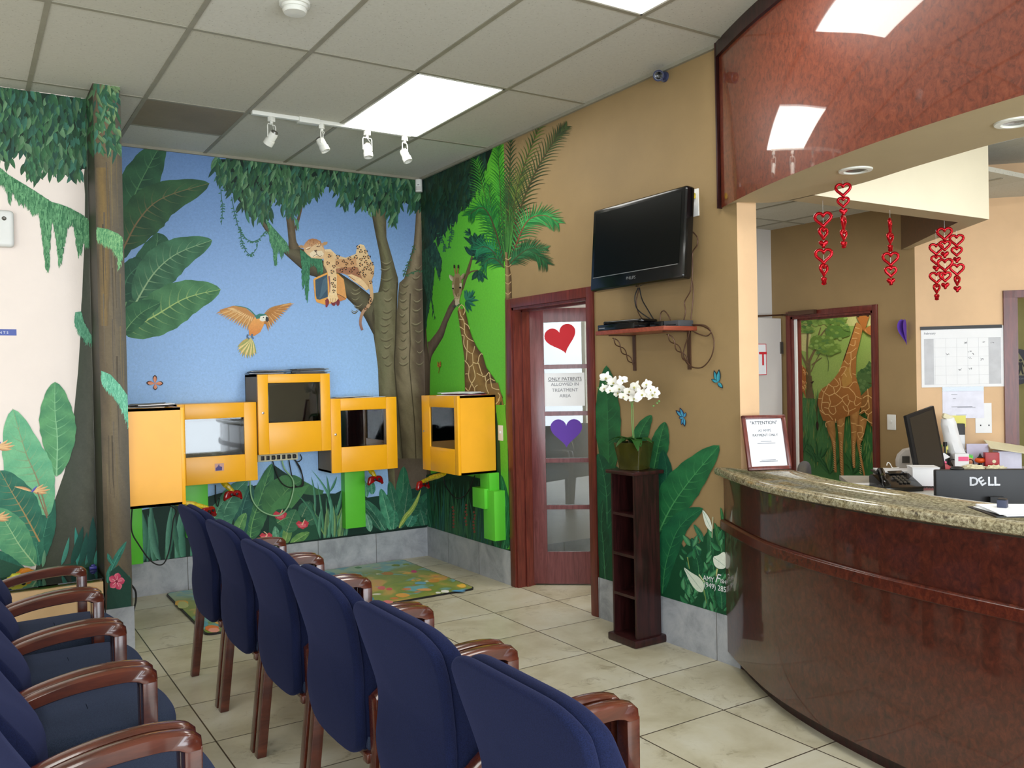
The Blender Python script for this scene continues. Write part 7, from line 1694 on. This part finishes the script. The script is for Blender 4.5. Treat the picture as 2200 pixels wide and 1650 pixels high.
# ================================================================== STAFF MONITOR behind the counter
c1, c2 = (2008, 1009), (2230, 1026)
mc = Vector((0.50, -4.72, 0))   # distance chosen for a half metre wide monitor
def on_plane(px, p0, n): return hitp(px, p0, n)
fw = Vector((0.80, 0.60, 0)).normalized()
nrm = -fw
P1 = on_plane(c1, Vector((0.35, -4.52, 1.1)), Vector((0.62, 0.785, 0)).normalized())
mon = thing('computer_monitor', 'black monitor seen from behind with a silver maker logo, on the staff desk', 'monitor', (P1.x, P1.y, 0.75), 0)
dirx = Vector((0.785, -0.62, 0)).normalized(); nb = Vector((-0.62, -0.785, 0)).normalized()
mon.rotation_euler = (0, 0, math.atan2(dirx.y, dirx.x)); topz = P1.z-0.75
MWd = 0.50; Hh = 0.31
bm = bmesh.new(); b2(bm, (0, -0.012, topz-Hh), (MWd, 0.022, topz), bev=0.008); finish('back_shell', bm, M['blackmat'], mon, 30)
bm = bmesh.new(); b2(bm, (0.015, 0.0215, topz-Hh+0.02), (MWd-0.015, 0.023, topz-0.015)); finish('screen', bm, M['screen'], mon, 0)
bm = bmesh.new(); b2(bm, (MWd/2-0.03, -0.05, 0.01), (MWd/2+0.03, -0.03, topz-0.12)); b2(bm, (MWd/2-0.12, -0.11, 0), (MWd/2+0.12, 0.07, 0.012), bev=0.004); finish('stand', bm, M['blackmat'], mon, 30)
bm = bmesh.new(); lathe(bm, [(0.001, 0.0), (0.028, 0.0), (0.03, 0.004), (0.02, 0.012), (0.001, 0.014)], (0.10, 0.006, topz), 20); finish('webcam_hump', bm, M['blackmat'], mon, 40)
lp = hitp((2118, 1035), Vector((P1.x, P1.y, 0))+nb*0.013, nb); lx = (lp-Vector((P1.x, P1.y, 0))).dot(dirx)
textmesh('logo', 'D', 0.055, M['silver'], frame4((lx-0.052, -0.0128, lp.z-0.75), (1, 0, 0), (0, -1, 0)), mon, 0.0004, 0.0015)
textmesh('logo', 'E', 0.052, M['silver'], frame4((lx-0.017, -0.0128, lp.z-0.75), (1, 0, 0), (0, -1, 0)) @ Matrix.Rotation(0.55, 4, 'Z'), mon, 0.0004, 0.0015)
textmesh('logo', 'LL', 0.055, M['silver'], frame4((lx+0.034, -0.0128, lp.z-0.75), (1, 0, 0), (0, -1, 0)), mon, 0.0004, 0.0015)

# ================================================================== BACK DESK ITEMS (placed on the desk along the diagonal wall)
def d45(px, d):   # point seen at px on a plane parallel to the diagonal wall, d in front of it
    return hitp(px, O45+N45*d, N45)
RZ = math.atan2(-math.sqrt(.5), math.sqrt(.5))
def bthing(name, label, cat, px, d, z=BDZ, rz=RZ, group=None):
    p = d45(px, d); return thing(name, label, cat, (p.x, p.y, z), rz, group)
# side-on monitor
p_ = d45((1988, 1010), 0.45)
mo = thing('computer_monitor', 'dark monitor turned sideways on the desk under the calendar', 'monitor', (p_.x, p_.y, BDZ), RZ+0.72)
sc1 = 0.5
bm = bmesh.new(); box(bm, (0, 0, 0.006), (0.22, 0.16, 0.012), bev=0.004); box(bm, (-0.0, 0.03, 0.10), (0.06, 0.03, 0.19), bev=0.004); finish('stand', bm, M['blackmat'], mo, 30)
Rm = Matrix.Rotation(-0.20, 3, 'Y') @ Matrix.Rotation(-0.05, 3, 'X')
bm = bmesh.new(); box(bm, (0, 0.0, 0.275), (0.30, 0.028, 0.46), Rm, 0, 0.008); finish('housing', bm, M['blackmat'], mo, 30)
bm = bmesh.new(); box(bm, Vector((0, 0, 0.275))+Rm @ Vector((0, -0.0148, 0.008)), (0.25, 0.002, 0.40), Rm); finish('screen', bm, plain('dim_screen', (46, 44, 40), 0.3), mo, 0)
# white terminal behind it
t_ = bthing('card_terminal', 'pale grey rounded device behind the sideways monitor', 'desk device', (1943, 1008), 0.12, BSZ)
bm = bmesh.new(); prism(bm, [(-0.05, 0), (0.05, 0), (0.05, 0.14), (0.0, 0.13), (-0.04, 0.09), (-0.052, 0.05)], -0.05, 0.05, lambda u, v, w_: (u, w_, v), 0, 0.008); finish('housing', bm, M['greywall'], t_, 40)
bm = bmesh.new(); box(bm, (0.0, -0.052, 0.06), (0.05, 0.004, 0.05)); finish('keypad', bm, M['steel'], t_, 0)
# phone
p_ = d45((1925, 1036), 0.82)
ph_t = thing('desk_phone', 'black office telephone with handset on the desk beside the white box', 'telephone', (p_.x, p_.y, BDZ), RZ+0.35)
bm = bmesh.new(); prism(bm, [(-0.10, 0.0), (0.10, 0.0), (0.10, 0.09), (0.06, 0.10), (-0.10, 0.03)], -0.13, 0.13, lambda u, v, w_: (w_, u, v), 0, 0.006); finish('phone_base', bm, M['black'], ph_t, 40)
bm = bmesh.new(); tube(bm, spline([(-0.125, -0.11, 0.04), (-0.12, -0.06, 0.085), (-0.09, 0.0, 0.10), (-0.06, 0.07, 0.125), (-0.055, 0.10, 0.11)], 5), [0.024]*4+[0.017]*13+[0.022]*4, 10); finish('handset', bm, M['black'], ph_t, 50)
for i in range(3):
    for j in range(4):
        bm = bmesh.new(); box(bm, (0.0+i*0.028, -0.055+j*0.025, 0.058+j*0.0088), (0.018, 0.015, 0.008), Matrix.Rotation(0.35, 3, 'X')); finish('key', bm, M['steel'], ph_t, 0)
bm = bmesh.new(); box(bm, (0.04, 0.065, 0.108), (0.10, 0.04, 0.004), Matrix.Rotation(0.35, 3, 'X')); finish('display', bm, M['screen'], ph_t, 0)
# coiled cord
pts = []
a0, a1 = d45((1958, 1048), 0.80), d45((2012, 1062), 0.80)
for k in range(140):
    t = k/139; c_ = a0.lerp(a1, t); c_.z = BDZ+0.014; pts.append(c_+Vector((0, 0, 0.010*math.cos(k*0.75)))+N45*0.010*math.sin(k*0.75))
bm = bmesh.new(); tube(bm, pts, 0.0028, 5); tag(finish('phone_cord', bm, M['blackmat'], None, 50), 'coiled black telephone cord lying below the white box', 'cord')
# white box on a red-brown pad
t_ = bthing('paper_box', 'white cardboard box between the telephone and the black monitor back', 'box', (1991, 1046), 0.74, BDZ+0.012)
bm = bmesh.new(); box(bm, (0, 0.09, 0.06), (0.165, 0.16, 0.12), bev=0.003); finish('carton', bm, M['paper'], t_, 30)
bm = bmesh.new(); box(bm, (0, 0.09, 0.123), (0.17, 0.165, 0.006)); finish('lid', bm, M['paper'], t_, 0)
t_ = bthing('desk_pad', 'flat red-brown folder under the white cardboard box', 'folder', (1985, 1052), 0.78)
bm = bmesh.new(); box(bm, (0.02, 0.08, 0.006), (0.34, 0.24, 0.012), bev=0.002); finish('cover', bm, plain('red_brown_folder', (120, 60, 56), 0.5), t_, 30)
# tray with files behind the phone
t_ = bthing('document_tray', 'dark document tray stacked with papers behind the telephone', 'document tray', (1926, 1016), 0.47)
for i in range(3):
    bm = bmesh.new(); box(bm, (0, 0, 0.012+i*0.034), (0.30, 0.22, 0.012), bev=0.002); finish('tray', bm, M['blackmat'], t_, 30)
    bm = bmesh.new(); box(bm, (0.0, -0.01, 0.024+i*0.034), (0.27, 0.2, 0.010)); finish('paper_stack', bm, M['paper'], t_, 0)
# loose white papers left of the phone
for px, d, lb, sx, sy, rz_ in (((1782, 1030), 0.86, 'white papers propped up left of the telephone', 0.26, 0.16, 0.3), ((1858, 1046), 0.84, 'white sheet lying in front of the telephone', 0.20, 0.10, -0.1), ((1842, 1022), 0.66, 'loose white sheet between the papers and the telephone', 0.20, 0.12, 0.2)):
    p_ = d45(px, d); t_ = thing('loose_papers', lb, 'papers', (p_.x, p_.y, BDZ), RZ+rz_)
    for i in range(3): bm = bmesh.new(); box(bm, (rnd.uniform(-.01, .01), 0, 0.003+0.006*i+(0.02 if sx > 0.24 else 0)), (sx, sy, 0.004), rotz(rnd.uniform(-.2, .2)) @ Matrix.Rotation(0.22 if sx > 0.24 else 0.0, 3, 'Y')); finish('sheet', bm, M['paper'], t_, 0)
# small items row
def cyl(bm, r, h_, z0=0, c=(0, 0), seg=18, mi=0, r2=None): lathe(bm, [(0.001, z0), (r, z0), (r2 or r, z0+h_), (0.001, z0+h_)], (c[0], c[1], 0), seg, None, mi)
t_ = bthing('paper_roll_bundle', 'tall leaning bundle of white rolled papers and bag on the desk', 'paper bundle', (2052, 990), 0.19, BSZ)
bm = bmesh.new(); tube(bm, spline([(0.05, 0, 0.022), (0.0, 0, 0.14), (-0.03, 0, 0.27), (-0.045, 0, 0.355)], 4), [0.058]*3+[0.055]*4+[0.052]*4+[0.045]*2, 9); finish('wrapped_roll', bm, M['paper'], t_, 40)
bm = bmesh.new(); box(bm, (-0.045, 0, 0.365), (0.07, 0.05, 0.035), Matrix.Rotation(0.4, 3, 'Y'), 0, 0.01); finish('bag_top', bm, M['creampaper'], t_, 40)
t_ = bthing('black_organizer', 'narrow black upright organizer behind the white paper bundle', 'organizer', (2058, 985), 0.055, BSZ)
bm = bmesh.new(); box(bm, (0, 0, 0.155), (0.09, 0.05, 0.31), bev=0.004); finish('holder', bm, M['blackmat'], t_, 30)
bm = bmesh.new(); box(bm, (0.01, -0.03, 0.12), (0.06, 0.006, 0.22)); finish('card', bm, M['paper'], t_, 0)
t_ = bthing('pen_holder', 'black pen holder with lime green marker tops beside the sideways monitor', 'pen holder', (2030, 998), 0.22, BSZ)
bm = bmesh.new(); cyl(bm, 0.035, 0.11); finish('cup', bm, M['blackmat'], t_, 40)
for x, y, h_, m_ in ((-0.03, 0, 0.17, 'lime'), (0.012, 0.01, 0.165, 'yellowpaper'), (0.0, -0.012, 0.19, 'blackmat')):
    bm = bmesh.new(); tube(bm, [(x*0.3, y, 0.05), (x, y, h_-0.03)], 0.006, 7); cyl(bm, 0.013, 0.03, h_-0.03, (x, y)); finish('marker', bm, M[m_], t_, 40)
t_ = bthing('card_fan', 'small white card fan leaning beside the pen holder', 'card', (2028, 985), 0.285, BSZ)
bm = bmesh.new(); prism(bm, [(-0.03, 0.085), (0.0, 0.12), (0.04, 0.09), (0.01, 0.075)], -0.003, 0.003, lambda u, v, w_: (u, w_, v)); box(bm, (0, 0, 0.04), (0.012, 0.01, 0.08)); finish('card', bm, M['paper'], t_, 0)
t_ = bthing('red_stapler', 'red plastic stapler in front of the pen holder', 'stapler', (2018, 1000), 0.33, BSZ)
bm = bmesh.new(); prism(bm, [(-0.07, 0), (0.07, 0), (0.07, 0.03), (0.04, 0.05), (-0.05, 0.05), (-0.07, 0.03)], -0.02, 0.02, lambda u, v, w_: (u, w_, v), 0, 0.006); finish('body', bm, M['redbox'], t_, 40)
bm = bmesh.new(); box(bm, (0.02, 0, 0.058), (0.05, 0.03, 0.014), bev=0.004); finish('note_pad', bm, M['pink'], t_, 40)
t_ = bthing('wire_note_holder', 'black wire holder with white and pink note slips', 'note holder', (2066, 1002), 0.31, BSZ)
bm = bmesh.new()
for x in (-0.055, 0.055): tube(bm, spline([(x-0.02, 0, 0), (x-0.02, 0, 0.06), (x, 0, 0.075), (x+0.02, 0, 0.06), (x+0.02, 0, 0)], 4), 0.004, 6)
box(bm, (0, 0, 0.004), (0.15, 0.06, 0.008)); finish('wire_frame', bm, M['blackmat'], t_, 40)
bm = bmesh.new(); box(bm, (0, 0.005, 0.06), (0.09, 0.03, 0.11)); finish('note_block', bm, M['paper'], t_, 0)
bm = bmesh.new(); box(bm, (0.01, -0.011, 0.08), (0.065, 0.002, 0.03)); finish('pink_slip', bm, M['pink'], t_, 0)
t_ = bthing('white_card_box', 'white card box behind the bobble-head figure', 'box', (2090, 998), 0.06, BSZ)
bm = bmesh.new(); box(bm, (0.0, 0, 0.06), (0.15, 0.05, 0.12), bev=0.002); finish('carton', bm, M['paper'], t_, 30)
bm = bmesh.new(); box(bm, (-0.05, -0.026, 0.09), (0.03, 0.002, 0.04)); finish('label_patch', bm, M['bluegrey'], t_, 0)
t_ = bthing('toy_figure', 'tiny toy figure with green spiky hair on the desk', 'toy figure', (2083, 1000), 0.235, BSZ)
bm = bmesh.new(); cyl(bm, 0.018, 0.04); bmesh.ops.create_uvsphere(bm, u_segments=14, v_segments=10, radius=0.024, matrix=Matrix.Translation((0, 0, 0.058))); finish('body', bm, plain('toy_skin', (224, 150, 110), 0.5), t_, 60)
bm = bmesh.new()
for k in range(5): lathe(bm, [(0.008, 0.0), (0.001, 0.03)], (-0.018+0.009*k, 0, 0.075), 6)
finish('hair', bm, M['lime'], t_, 40)
t_ = bthing('purple_folder', 'pale lilac folder standing behind the pumpkin toy', 'folder', (2100, 998), 0.14, BSZ)
bm = bmesh.new(); box(bm, (0, 0, 0.085), (0.14, 0.02, 0.17)); finish('cover', bm, plain('lilac_card', (196, 190, 214), 0.5), t_, 0)
t_ = bthing('pumpkin_toy', 'orange pumpkin toy with a black hat on the desk', 'toy', (2106, 1000), 0.26, BSZ)
bm = bmesh.new(); bmesh.ops.create_uvsphere(bm, u_segments=18, v_segments=10, radius=0.03, matrix=Matrix.Translation((0, 0, 0.065)) @ Matrix.Diagonal((1.2, 1, 0.7, 1))); finish('pumpkin', bm, M['orange'], t_, 60)
bm = bmesh.new(); lathe(bm, [(0.022, 0.083), (0.012, 0.09), (0.001, 0.115)], seg=12); cyl(bm, 0.012, 0.045); finish('hat_and_foot', bm, M['blackmat'], t_, 40)
t_ = bthing('red_card_box', 'dark red card box with a white oval mark', 'box', (2130, 1000), 0.27, BSZ)
bm = bmesh.new(); box(bm, (0, 0, 0.06), (0.09, 0.05, 0.12), bev=0.002); finish('carton', bm, M['redbox'], t_, 30)
bm = bmesh.new(); lathe(bm, [(0.001, 0), (0.012, 0.0), (0.001, 0.001)], (0.01, -0.026, 0.06), 16, Matrix.Rotation(PI/2, 3, 'X')); finish('mark', bm, M['creampaper'], t_, 0)
t_ = bthing('open_white_box', 'open white box with a cream lid tilted over it at the right of the desk', 'box', (2164, 1006), 0.13, BSZ)
bm = bmesh.new(); box(bm, (0, 0, 0.06), (0.15, 0.12, 0.12), bev=0.002); finish('carton', bm, plain('lavender_white_card', (206, 206, 226), 0.5), t_, 30)
bm = bmesh.new(); box(bm, (0.0, -0.0, 0.145), (0.26, 0.17, 0.006), Matrix.Rotation(0.17, 3, 'Y') @ Matrix.Rotation(0.25, 3, 'X')); finish('lid', bm, M['creampaper'], t_, 0)
for px, lb, s_ in (((2092, 1004), 'pale crumpled wrapper in front of the toy figure', 0.05), ((2140, 1008), 'small crumpled tissue in front of the red box', 0.045)):
    t_ = bthing('crumpled_wrapper', lb, 'wrapper', px, 0.34, BSZ); bm = bmesh.new(); bmesh.ops.create_icosphere(bm, subdivisions=3, radius=s_)
    for v in bm.verts: v.co = Vector((v.co.x*1.3, v.co.y*0.8, (v.co.z+s_)*0.42))*(1+0.22*math.sin(v.co.x*170)*math.cos(v.co.y*190+v.co.z*150))
    finish('wrapper', bm, M['creampaper'], t_, 20)
t_ = bthing('brown_box', 'low dark red-brown box at the right end of the desk', 'box', (2172, 1014), 0.46)
bm = bmesh.new(); box(bm, (0.02, 0, 0.02), (0.18, 0.12, 0.04), bev=0.003); finish('carton', bm, plain('maroon_card', (92, 30, 26), 0.5), t_, 30)
bm = bmesh.new(); box(bm, (0.02, 0, 0.043), (0.16, 0.1, 0.004)); finish('lid', bm, plain('maroon_card_lid', (70, 26, 22), 0.5), t_, 30)
t_ = bthing('long_papers', 'long white paper strip behind the black monitor back', 'papers', (2075, 1012), 0.50)
bm = bmesh.new(); box(bm, (0.0, 0, 0.03), (0.30, 0.14, 0.055), bev=0.002); finish('paper_stack', bm, M['paper'], t_, 30)
bm = bmesh.new(); box(bm, (0.0, 0, 0.06), (0.28, 0.12, 0.004)); finish('sheet', bm, M['creampaper'], t_, 0)
# thin wire on the tray
cable('thin_wire', 'thin white and black wire curled above the document tray', [d45((1905, 1000), 0.5), d45((1907, 994), 0.5), d45((1912, 996), 0.5), d45((1918, 1005), 0.5), d45((1932, 1004), 0.5)], 0.003, M['white'])

# ================================================================== ON THE DIAGONAL WALL
def onwall(name, label, cat, px0, px1, mat, d=0.0, thick=0.003, part='sheet'):
    a, b = d45(px0, d), d45(px1, d); t0, t1 = (a-O45).dot(Vector((math.sqrt(.5), -math.sqrt(.5), 0))), (b-O45).dot(Vector((math.sqrt(.5), -math.sqrt(.5), 0)))
    t_ = thing(name, label, cat, tuple(w45(t0, d, 0)+Vector((0, 0, b.z))), RZ)
    bm = bmesh.new(); b2(bm, (0, -thick, 0), (t1-t0, 0, a.z-b.z)); finish(part, bm, mat, t_, 0)
    return t_, t1-t0, a.z-b.z
cal, cw_, chh = onwall('wall_calendar', 'large white desk-blotter calendar pinned on the peach diagonal wall', 'calendar', (1978, 704), (2157, 830), M['paper'], 0.0, 0.006)
bm = bmesh.new(); b2(bm, (-0.004, -0.009, chh-0.018), (cw_-0.01, -0.006, chh+0.006)); finish('binding_strip', bm, M['blackmat'], cal, 0)
bm = bmesh.new()
for i in range(8): b2(bm, (0.02+i*(cw_-0.04)/7, -0.0068, 0.02), (0.021+i*(cw_-0.04)/7, -0.0061, chh-0.085))
for i in range(6): b2(bm, (0.02, -0.0068, 0.02+i*(chh-0.105)/5), (cw_-0.02, -0.0061, 0.021+i*(chh-0.105)/5))
M['faint'] = plain('faint_ruling', (200, 202, 208), 0.7); finish('ruled_grid', bm, M['faint'], cal, 0)
for q0, q1 in ((0.02, 0.085), (cw_-0.10, cw_-0.02)): bm = bmesh.new(); b2(bm, (q0, -0.0066, 0.02), (q1, -0.006, chh-0.085)); finish('weekend_column', bm, M['faint'], cal, 0)
textmesh('lettering', 'February', 0.022, M['ink'], frame4((0.02, -0.007, chh-0.045), (1, 0, 0), (0, -1, 0)), cal, 0.0002, 0, 'LEFT')
bm = bmesh.new()
for (x, y) in ((0.30, 0.32), (0.18, 0.24), (0.33, 0.26), (0.35, 0.24), (0.42, 0.32), (0.41, 0.20), (0.33, 0.21), (0.26, 0.13), (0.33, 0.135), (0.48, 0.32)):
    for k in range(4): tube(bm, [(x*cw_/0.556+rnd.uniform(-.012, .012), -0.0072, y+rnd.uniform(-.008, .008)), (x*cw_/0.556+rnd.uniform(-.014, .014), -0.0072, y+rnd.uniform(-.01, .01))], 0.0008, 4)
finish('handwriting', bm, M['darkink'], cal, 0)
pp1, a1_, b1_ = onwall('plastic_sleeve', 'printed sheets in a clear plastic sleeve under the calendar', 'papers', (2024, 832), (2114, 898), plain('lilac_white_paper', (214, 214, 230), 0.3), 0.0, 0.004)
bm = bmesh.new()
for z_, x0, x1 in ((b1_*0.75, 0.06, 0.10), (b1_*0.62, 0.07, 0.09), (b1_*0.36, 0.06, 0.2), (b1_*0.34, 0.10, 0.22), (b1_*0.1, 0.09, 0.16)): b2(bm, (x0, -0.0048, z_), (x1, -0.0041, z_+0.003))
finish('small_print', bm, M['ink'], pp1, 0)
bm = bmesh.new(); b2(bm, (0.0, -0.007, b1_-0.03), (a1_, -0.005, b1_+0.004)); finish('sleeve_top', bm, M['cabglass'], pp1, 0)
onwall('sticky_note', 'pale yellow curled note below the plastic sleeve', 'note', (2031, 893), (2075, 917), M['yellowpaper'], 0.006, 0.002)
pp2, a2_, b2_ = onwall('paper_note', 'white sheet with two small marks hanging beside the door frame', 'paper', (2095, 866), (2131, 930), M['paper'], 0.002, 0.0015)
bm = bmesh.new(); b2(bm, (0.03, -0.0022, 0.05), (0.038, -0.0014, 0.06)); b2(bm, (0.085, -0.0022, 0.05), (0.093, -0.0014, 0.06)); finish('marks', bm, M['darkink'], pp2, 0)
# purple paper heart seen edge-on at the tan wall
p = hit((1949, 714), 0, 2.5); t_ = thing('paper_heart', 'purple paper heart on the tan wall beside the corner', 'paper heart', (2.494, p.y, p.z), -PI/2)
bm = bmesh.new(); prism(bm, heartpts(0.17), -0.0015, 0.0, lambda u, v, w_: (u*0.28, w_-abs(u)*0.9-0.002, v*1.25)); finish('cutout', bm, M['purple'], t_, 0)
# restroom disc
p = hitp((2183, 788), O45+N45*-1.39, N45); t_ = thing('restroom_sign', 'round dark restroom sign with a triangle and two figures on the olive wall', 'sign', tuple(p+Vector((0, 0, 0))), RZ)
sr = 0.155
bm = bmesh.new(); lathe(bm, [(0.001, 0), (sr, 0), (sr, 0.008), (0.001, 0.008)], (0, 0, 0), 40, Matrix.Rotation(PI/2, 3, 'X')); finish('disc', bm, plain('navy_sign', (34, 32, 48), 0.4), t_, 30)
bm = bmesh.new(); prism(bm, [(-0.13, -0.075), (0.13, -0.075), (0.0, 0.15)], -0.0105, -0.0085, lambda u, v, w_: (u, w_, v)); finish('triangle', bm, plain('olive_sign_face', (150, 146, 110), 0.5), t_, 0)
bm = bmesh.new()
for x, dress in ((-0.036, True), (0.032, False)):
    rr = [(x+math.cos(a)*0.012, 0.055+math.sin(a)*0.012) for a in [2*PI*k/14 for k in range(14)]]; prism(bm, rr, -0.0125, -0.0106, lambda u, v, w_: (u, w_, v))
    bd_ = [(x-0.016, 0.038), (x+0.016, 0.038), (x+0.03, 0.0), (x+0.024, -0.004), (x+0.012, 0.02)]
    if dress: pl_ = bd_+[(x+0.026, -0.035), (x+0.008, -0.035), (x+0.007, -0.068), (x-0.007, -0.068), (x-0.008, -0.035), (x-0.026, -0.035), (x-0.012, 0.02), (x-0.024, -0.004), (x-0.03, 0.0)]
    else: pl_ = bd_+[(x+0.013, -0.02), (x+0.026, -0.068), (x+0.012, -0.068), (x, -0.028), (x-0.012, -0.068), (x-0.026, -0.068), (x-0.013, -0.02), (x-0.012, 0.02), (x-0.024, -0.004), (x-0.03, 0.0)]
    prism(bm, pl_, -0.0125, -0.0106, lambda u, v, w_: (u, w_, v))
finish('pictogram', bm, M['blackmat'], t_, 0)
textmesh('lettering', 'RESTROOM', 0.022, M['ink'], frame4((0.0, -0.0085, -0.105), (1, 0, 0), (0, -1, 0)), t_, 0.0003)

# white door leaf with the exit sign, opened flat towards us
lf2 = thing('hall_door', 'pale grey door leaf standing open beside the giraffe doorway', 'door', (2.47, -1.80, 0), 0)
bm = bmesh.new(); b2(bm, (-0.86, -0.02, 0.01), (0.0, 0.02, 2.0), bev=0.003); finish('leaf', bm, M['greywall'], lf2, 30)
bm = bmesh.new(); b2(bm, (-0.02, -0.03, 0.2), (0.012, -0.02, 0.3)); b2(bm, (-0.02, -0.03, 1.7), (0.012, -0.02, 1.8)); finish('hinge', bm, M['steel'], lf2, 0)
bm = bmesh.new(); tube(bm, [(-0.35, -0.01, 2.012), (0.02, -0.02, 2.03), (0.0, -0.16, 2.03)], 0.008, 6); b2(bm, (-0.03, -0.38, 2.015), (0.005, -0.12, 2.05)); finish('door_closer', bm, M['bronze'], lf2, 30)
p = hit((1646, 772), 1, -1.822)
ex = thing('exit_sign', 'white sign with red exit lettering on the pale door leaf', 'sign', (p.x-0.155, -1.822, p.z), 0)
bm = bmesh.new(); b2(bm, (-0.155, -0.003, -0.13), (0.155, 0, 0.13)); finish('plate', bm, M['paper'], ex, 0)
bm = bmesh.new()
for lo, hi in (((-0.155, -0.13), (0.155, -0.125)), ((-0.155, 0.125), (0.155, 0.13)), ((-0.155, -0.13), (-0.15, 0.13)), ((0.15, -0.13), (0.155, 0.13))): b2(bm, (lo[0], -0.004, lo[1]), (hi[0], -0.003, hi[1]))
finish('border', bm, M['red'], ex, 0)
textmesh('lettering', 'EXIT', 0.155, M['red'], frame4((0.0, -0.0035, 0.0), (1, 0, 0), (0, -1, 0)), ex, 0.0004, 0.003)

# grey-brown office chair by the doorway
p = hit((1728, 1010), 0, 1.9); oc = thing('office_chair', 'grey-brown upholstered office chair half hidden behind the counter by the giraffe doorway', 'chair', (p.x, p.y, 0), 0.6)
top_z = hit((1722, 992), 0, 1.9).z
bm = bmesh.new(); pillow(bm, [(q_.x, q_.y) for q_ in spline([(-0.22, 0.50, 0), (-0.23, top_z-0.06, 0), (-0.14, top_z, 0), (0.02, top_z+0.005, 0), (0.15, top_z-0.02, 0), (0.23, top_z-0.08, 0), (0.22, 0.50, 0), (0, 0.47, 0)], 4, True)], 0.07, 0.03, lambda u, v, w_: (u, 0.0+w_, v), 4, 0, 0.01); finish('backrest', bm, M['chairgrey'], oc, 60)
bm = bmesh.new(); pillow(bm, rrect(0.24, 0.23, 0.08), 0.08, 0.035, lambda u, v, w_: (u, v+0.24, 0.45+w_), 4); finish('seat', bm, M['chairgrey'], oc, 60)
bm = bmesh.new(); tube(bm, [(0, 0.24, 0.06), (0, 0.24, 0.42)], 0.03, 12); tube(bm, [(0, 0.2, 0.42), (0, 0.0, 0.44), (0, -0.01, 0.6)], 0.02, 8); finish('column', bm, M['blackmat'], oc, 40)
for k in range(5):
    a = 2*PI*k/5; bm = bmesh.new(); tube(bm, [(0, 0.24, 0.08), (0.27*math.cos(a), 0.24+0.27*math.sin(a), 0.055)], [0.025, 0.016], 8); bmesh.ops.create_uvsphere(bm, u_segments=12, v_segments=8, radius=0.027, matrix=Matrix.Translation((0.27*math.cos(a), 0.24+0.27*math.sin(a), 0.027))); finish('leg', bm, M['blackmat'], oc, 40)

# ================================================================== HEART GARLANDS
def heart_open(s_, r):
    bm = bmesh.new(); pts = [(u, 0, v) for u, v in heartpts(s_, 28)]; tube(bm, pts, r, 8, 0, True); return bm
def heart_solid(s_):
    bm = bmesh.new(); o = heartpts(s_, 28); pillow(bm, o, s_*0.42, s_*0.2, lambda u, v, w_: (u, w_, v), 3, 0, 0.002); return bm
spec = [('open_heart', 0.080, 0.0085, 0.080), ('open_heart', 0.060, 0.008, 0.063), ('solid_heart', 0.048, 0, 0.047)]*2
mesh_cache = {}
def garland(px_top, Zt, px_first, rots, label, scale=1.0, plane_z=None):
    p = hit(px_first, 1, Zt) if plane_z is None else hit(px_first, 2, plane_z)
    t_ = thing('heart_garland', label, 'heart garland', (p.x, p.y, ZS), 0, 'red foil heart garlands')
    z = p.z-ZS
    bm = bmesh.new(); tube(bm, [(0, 0, 0), (0, 0, z-0.50*scale*0.6)], 0.0008, 4); finish('string', bm, M['silver'], t_, 0)
    for i, (nm, s_, r, st) in enumerate(spec):
        key = (nm, s_)
        if key not in mesh_cache:
            b_ = heart_open(s_, r) if r else heart_solid(s_); me = bpy.data.meshes.new(nm); b_.normal_update(); b_.to_mesh(me); b_.free(); me.materials.append(M['redfoil']); me.shade_smooth(); mesh_cache[key] = me
        o = bpy.data.objects.new(nm, mesh_cache[key]); COL.objects.link(o); o.parent = t_
        z -= st*scale*0.5; o.location = (0, 0, z); z -= st*scale*0.5; o.rotation_euler = (0, 0, rots[i]); o.scale = (scale,)*3
    return t_
va = -YAW-math.radians(22)   # facing the viewer
garland(None, None, (1811, 394), [va, va, va+0.3, va+1.35, va+1.1, va+0.9], 'red foil heart garland hanging highest, nearest the curved soffit', 0.80, 2.425)
garland(None, -3.88, (1768, 456), [va, va+0.9, va, va, va+1.0, va+1.2], 'red foil heart garland at the left, hanging above the giraffe doorway', 1.0)
garland(None, -3.88, (1912, 470), [va+1.45, va+1.1, va+1.2, va, va+0.3, va+0.2], 'red foil heart garland in front of the dark end of the header', 0.98)
garland(None, -3.60, (2011, 523), [va+0.2, va, va, va, va+0.9, va+1.0], 'lowest red foil heart garland, left one of the cluster of three', 0.96)
garland(None, -3.82, (2029, 489), [va, va, va, va-0.1, va, va], 'red foil heart garland in the middle of the cluster of three', 0.98)
garland(None, -3.66, (2055, 504), [va, va, va, va+0.1, va+1.0, va], 'red foil heart garland at the right of the cluster of three', 0.98)
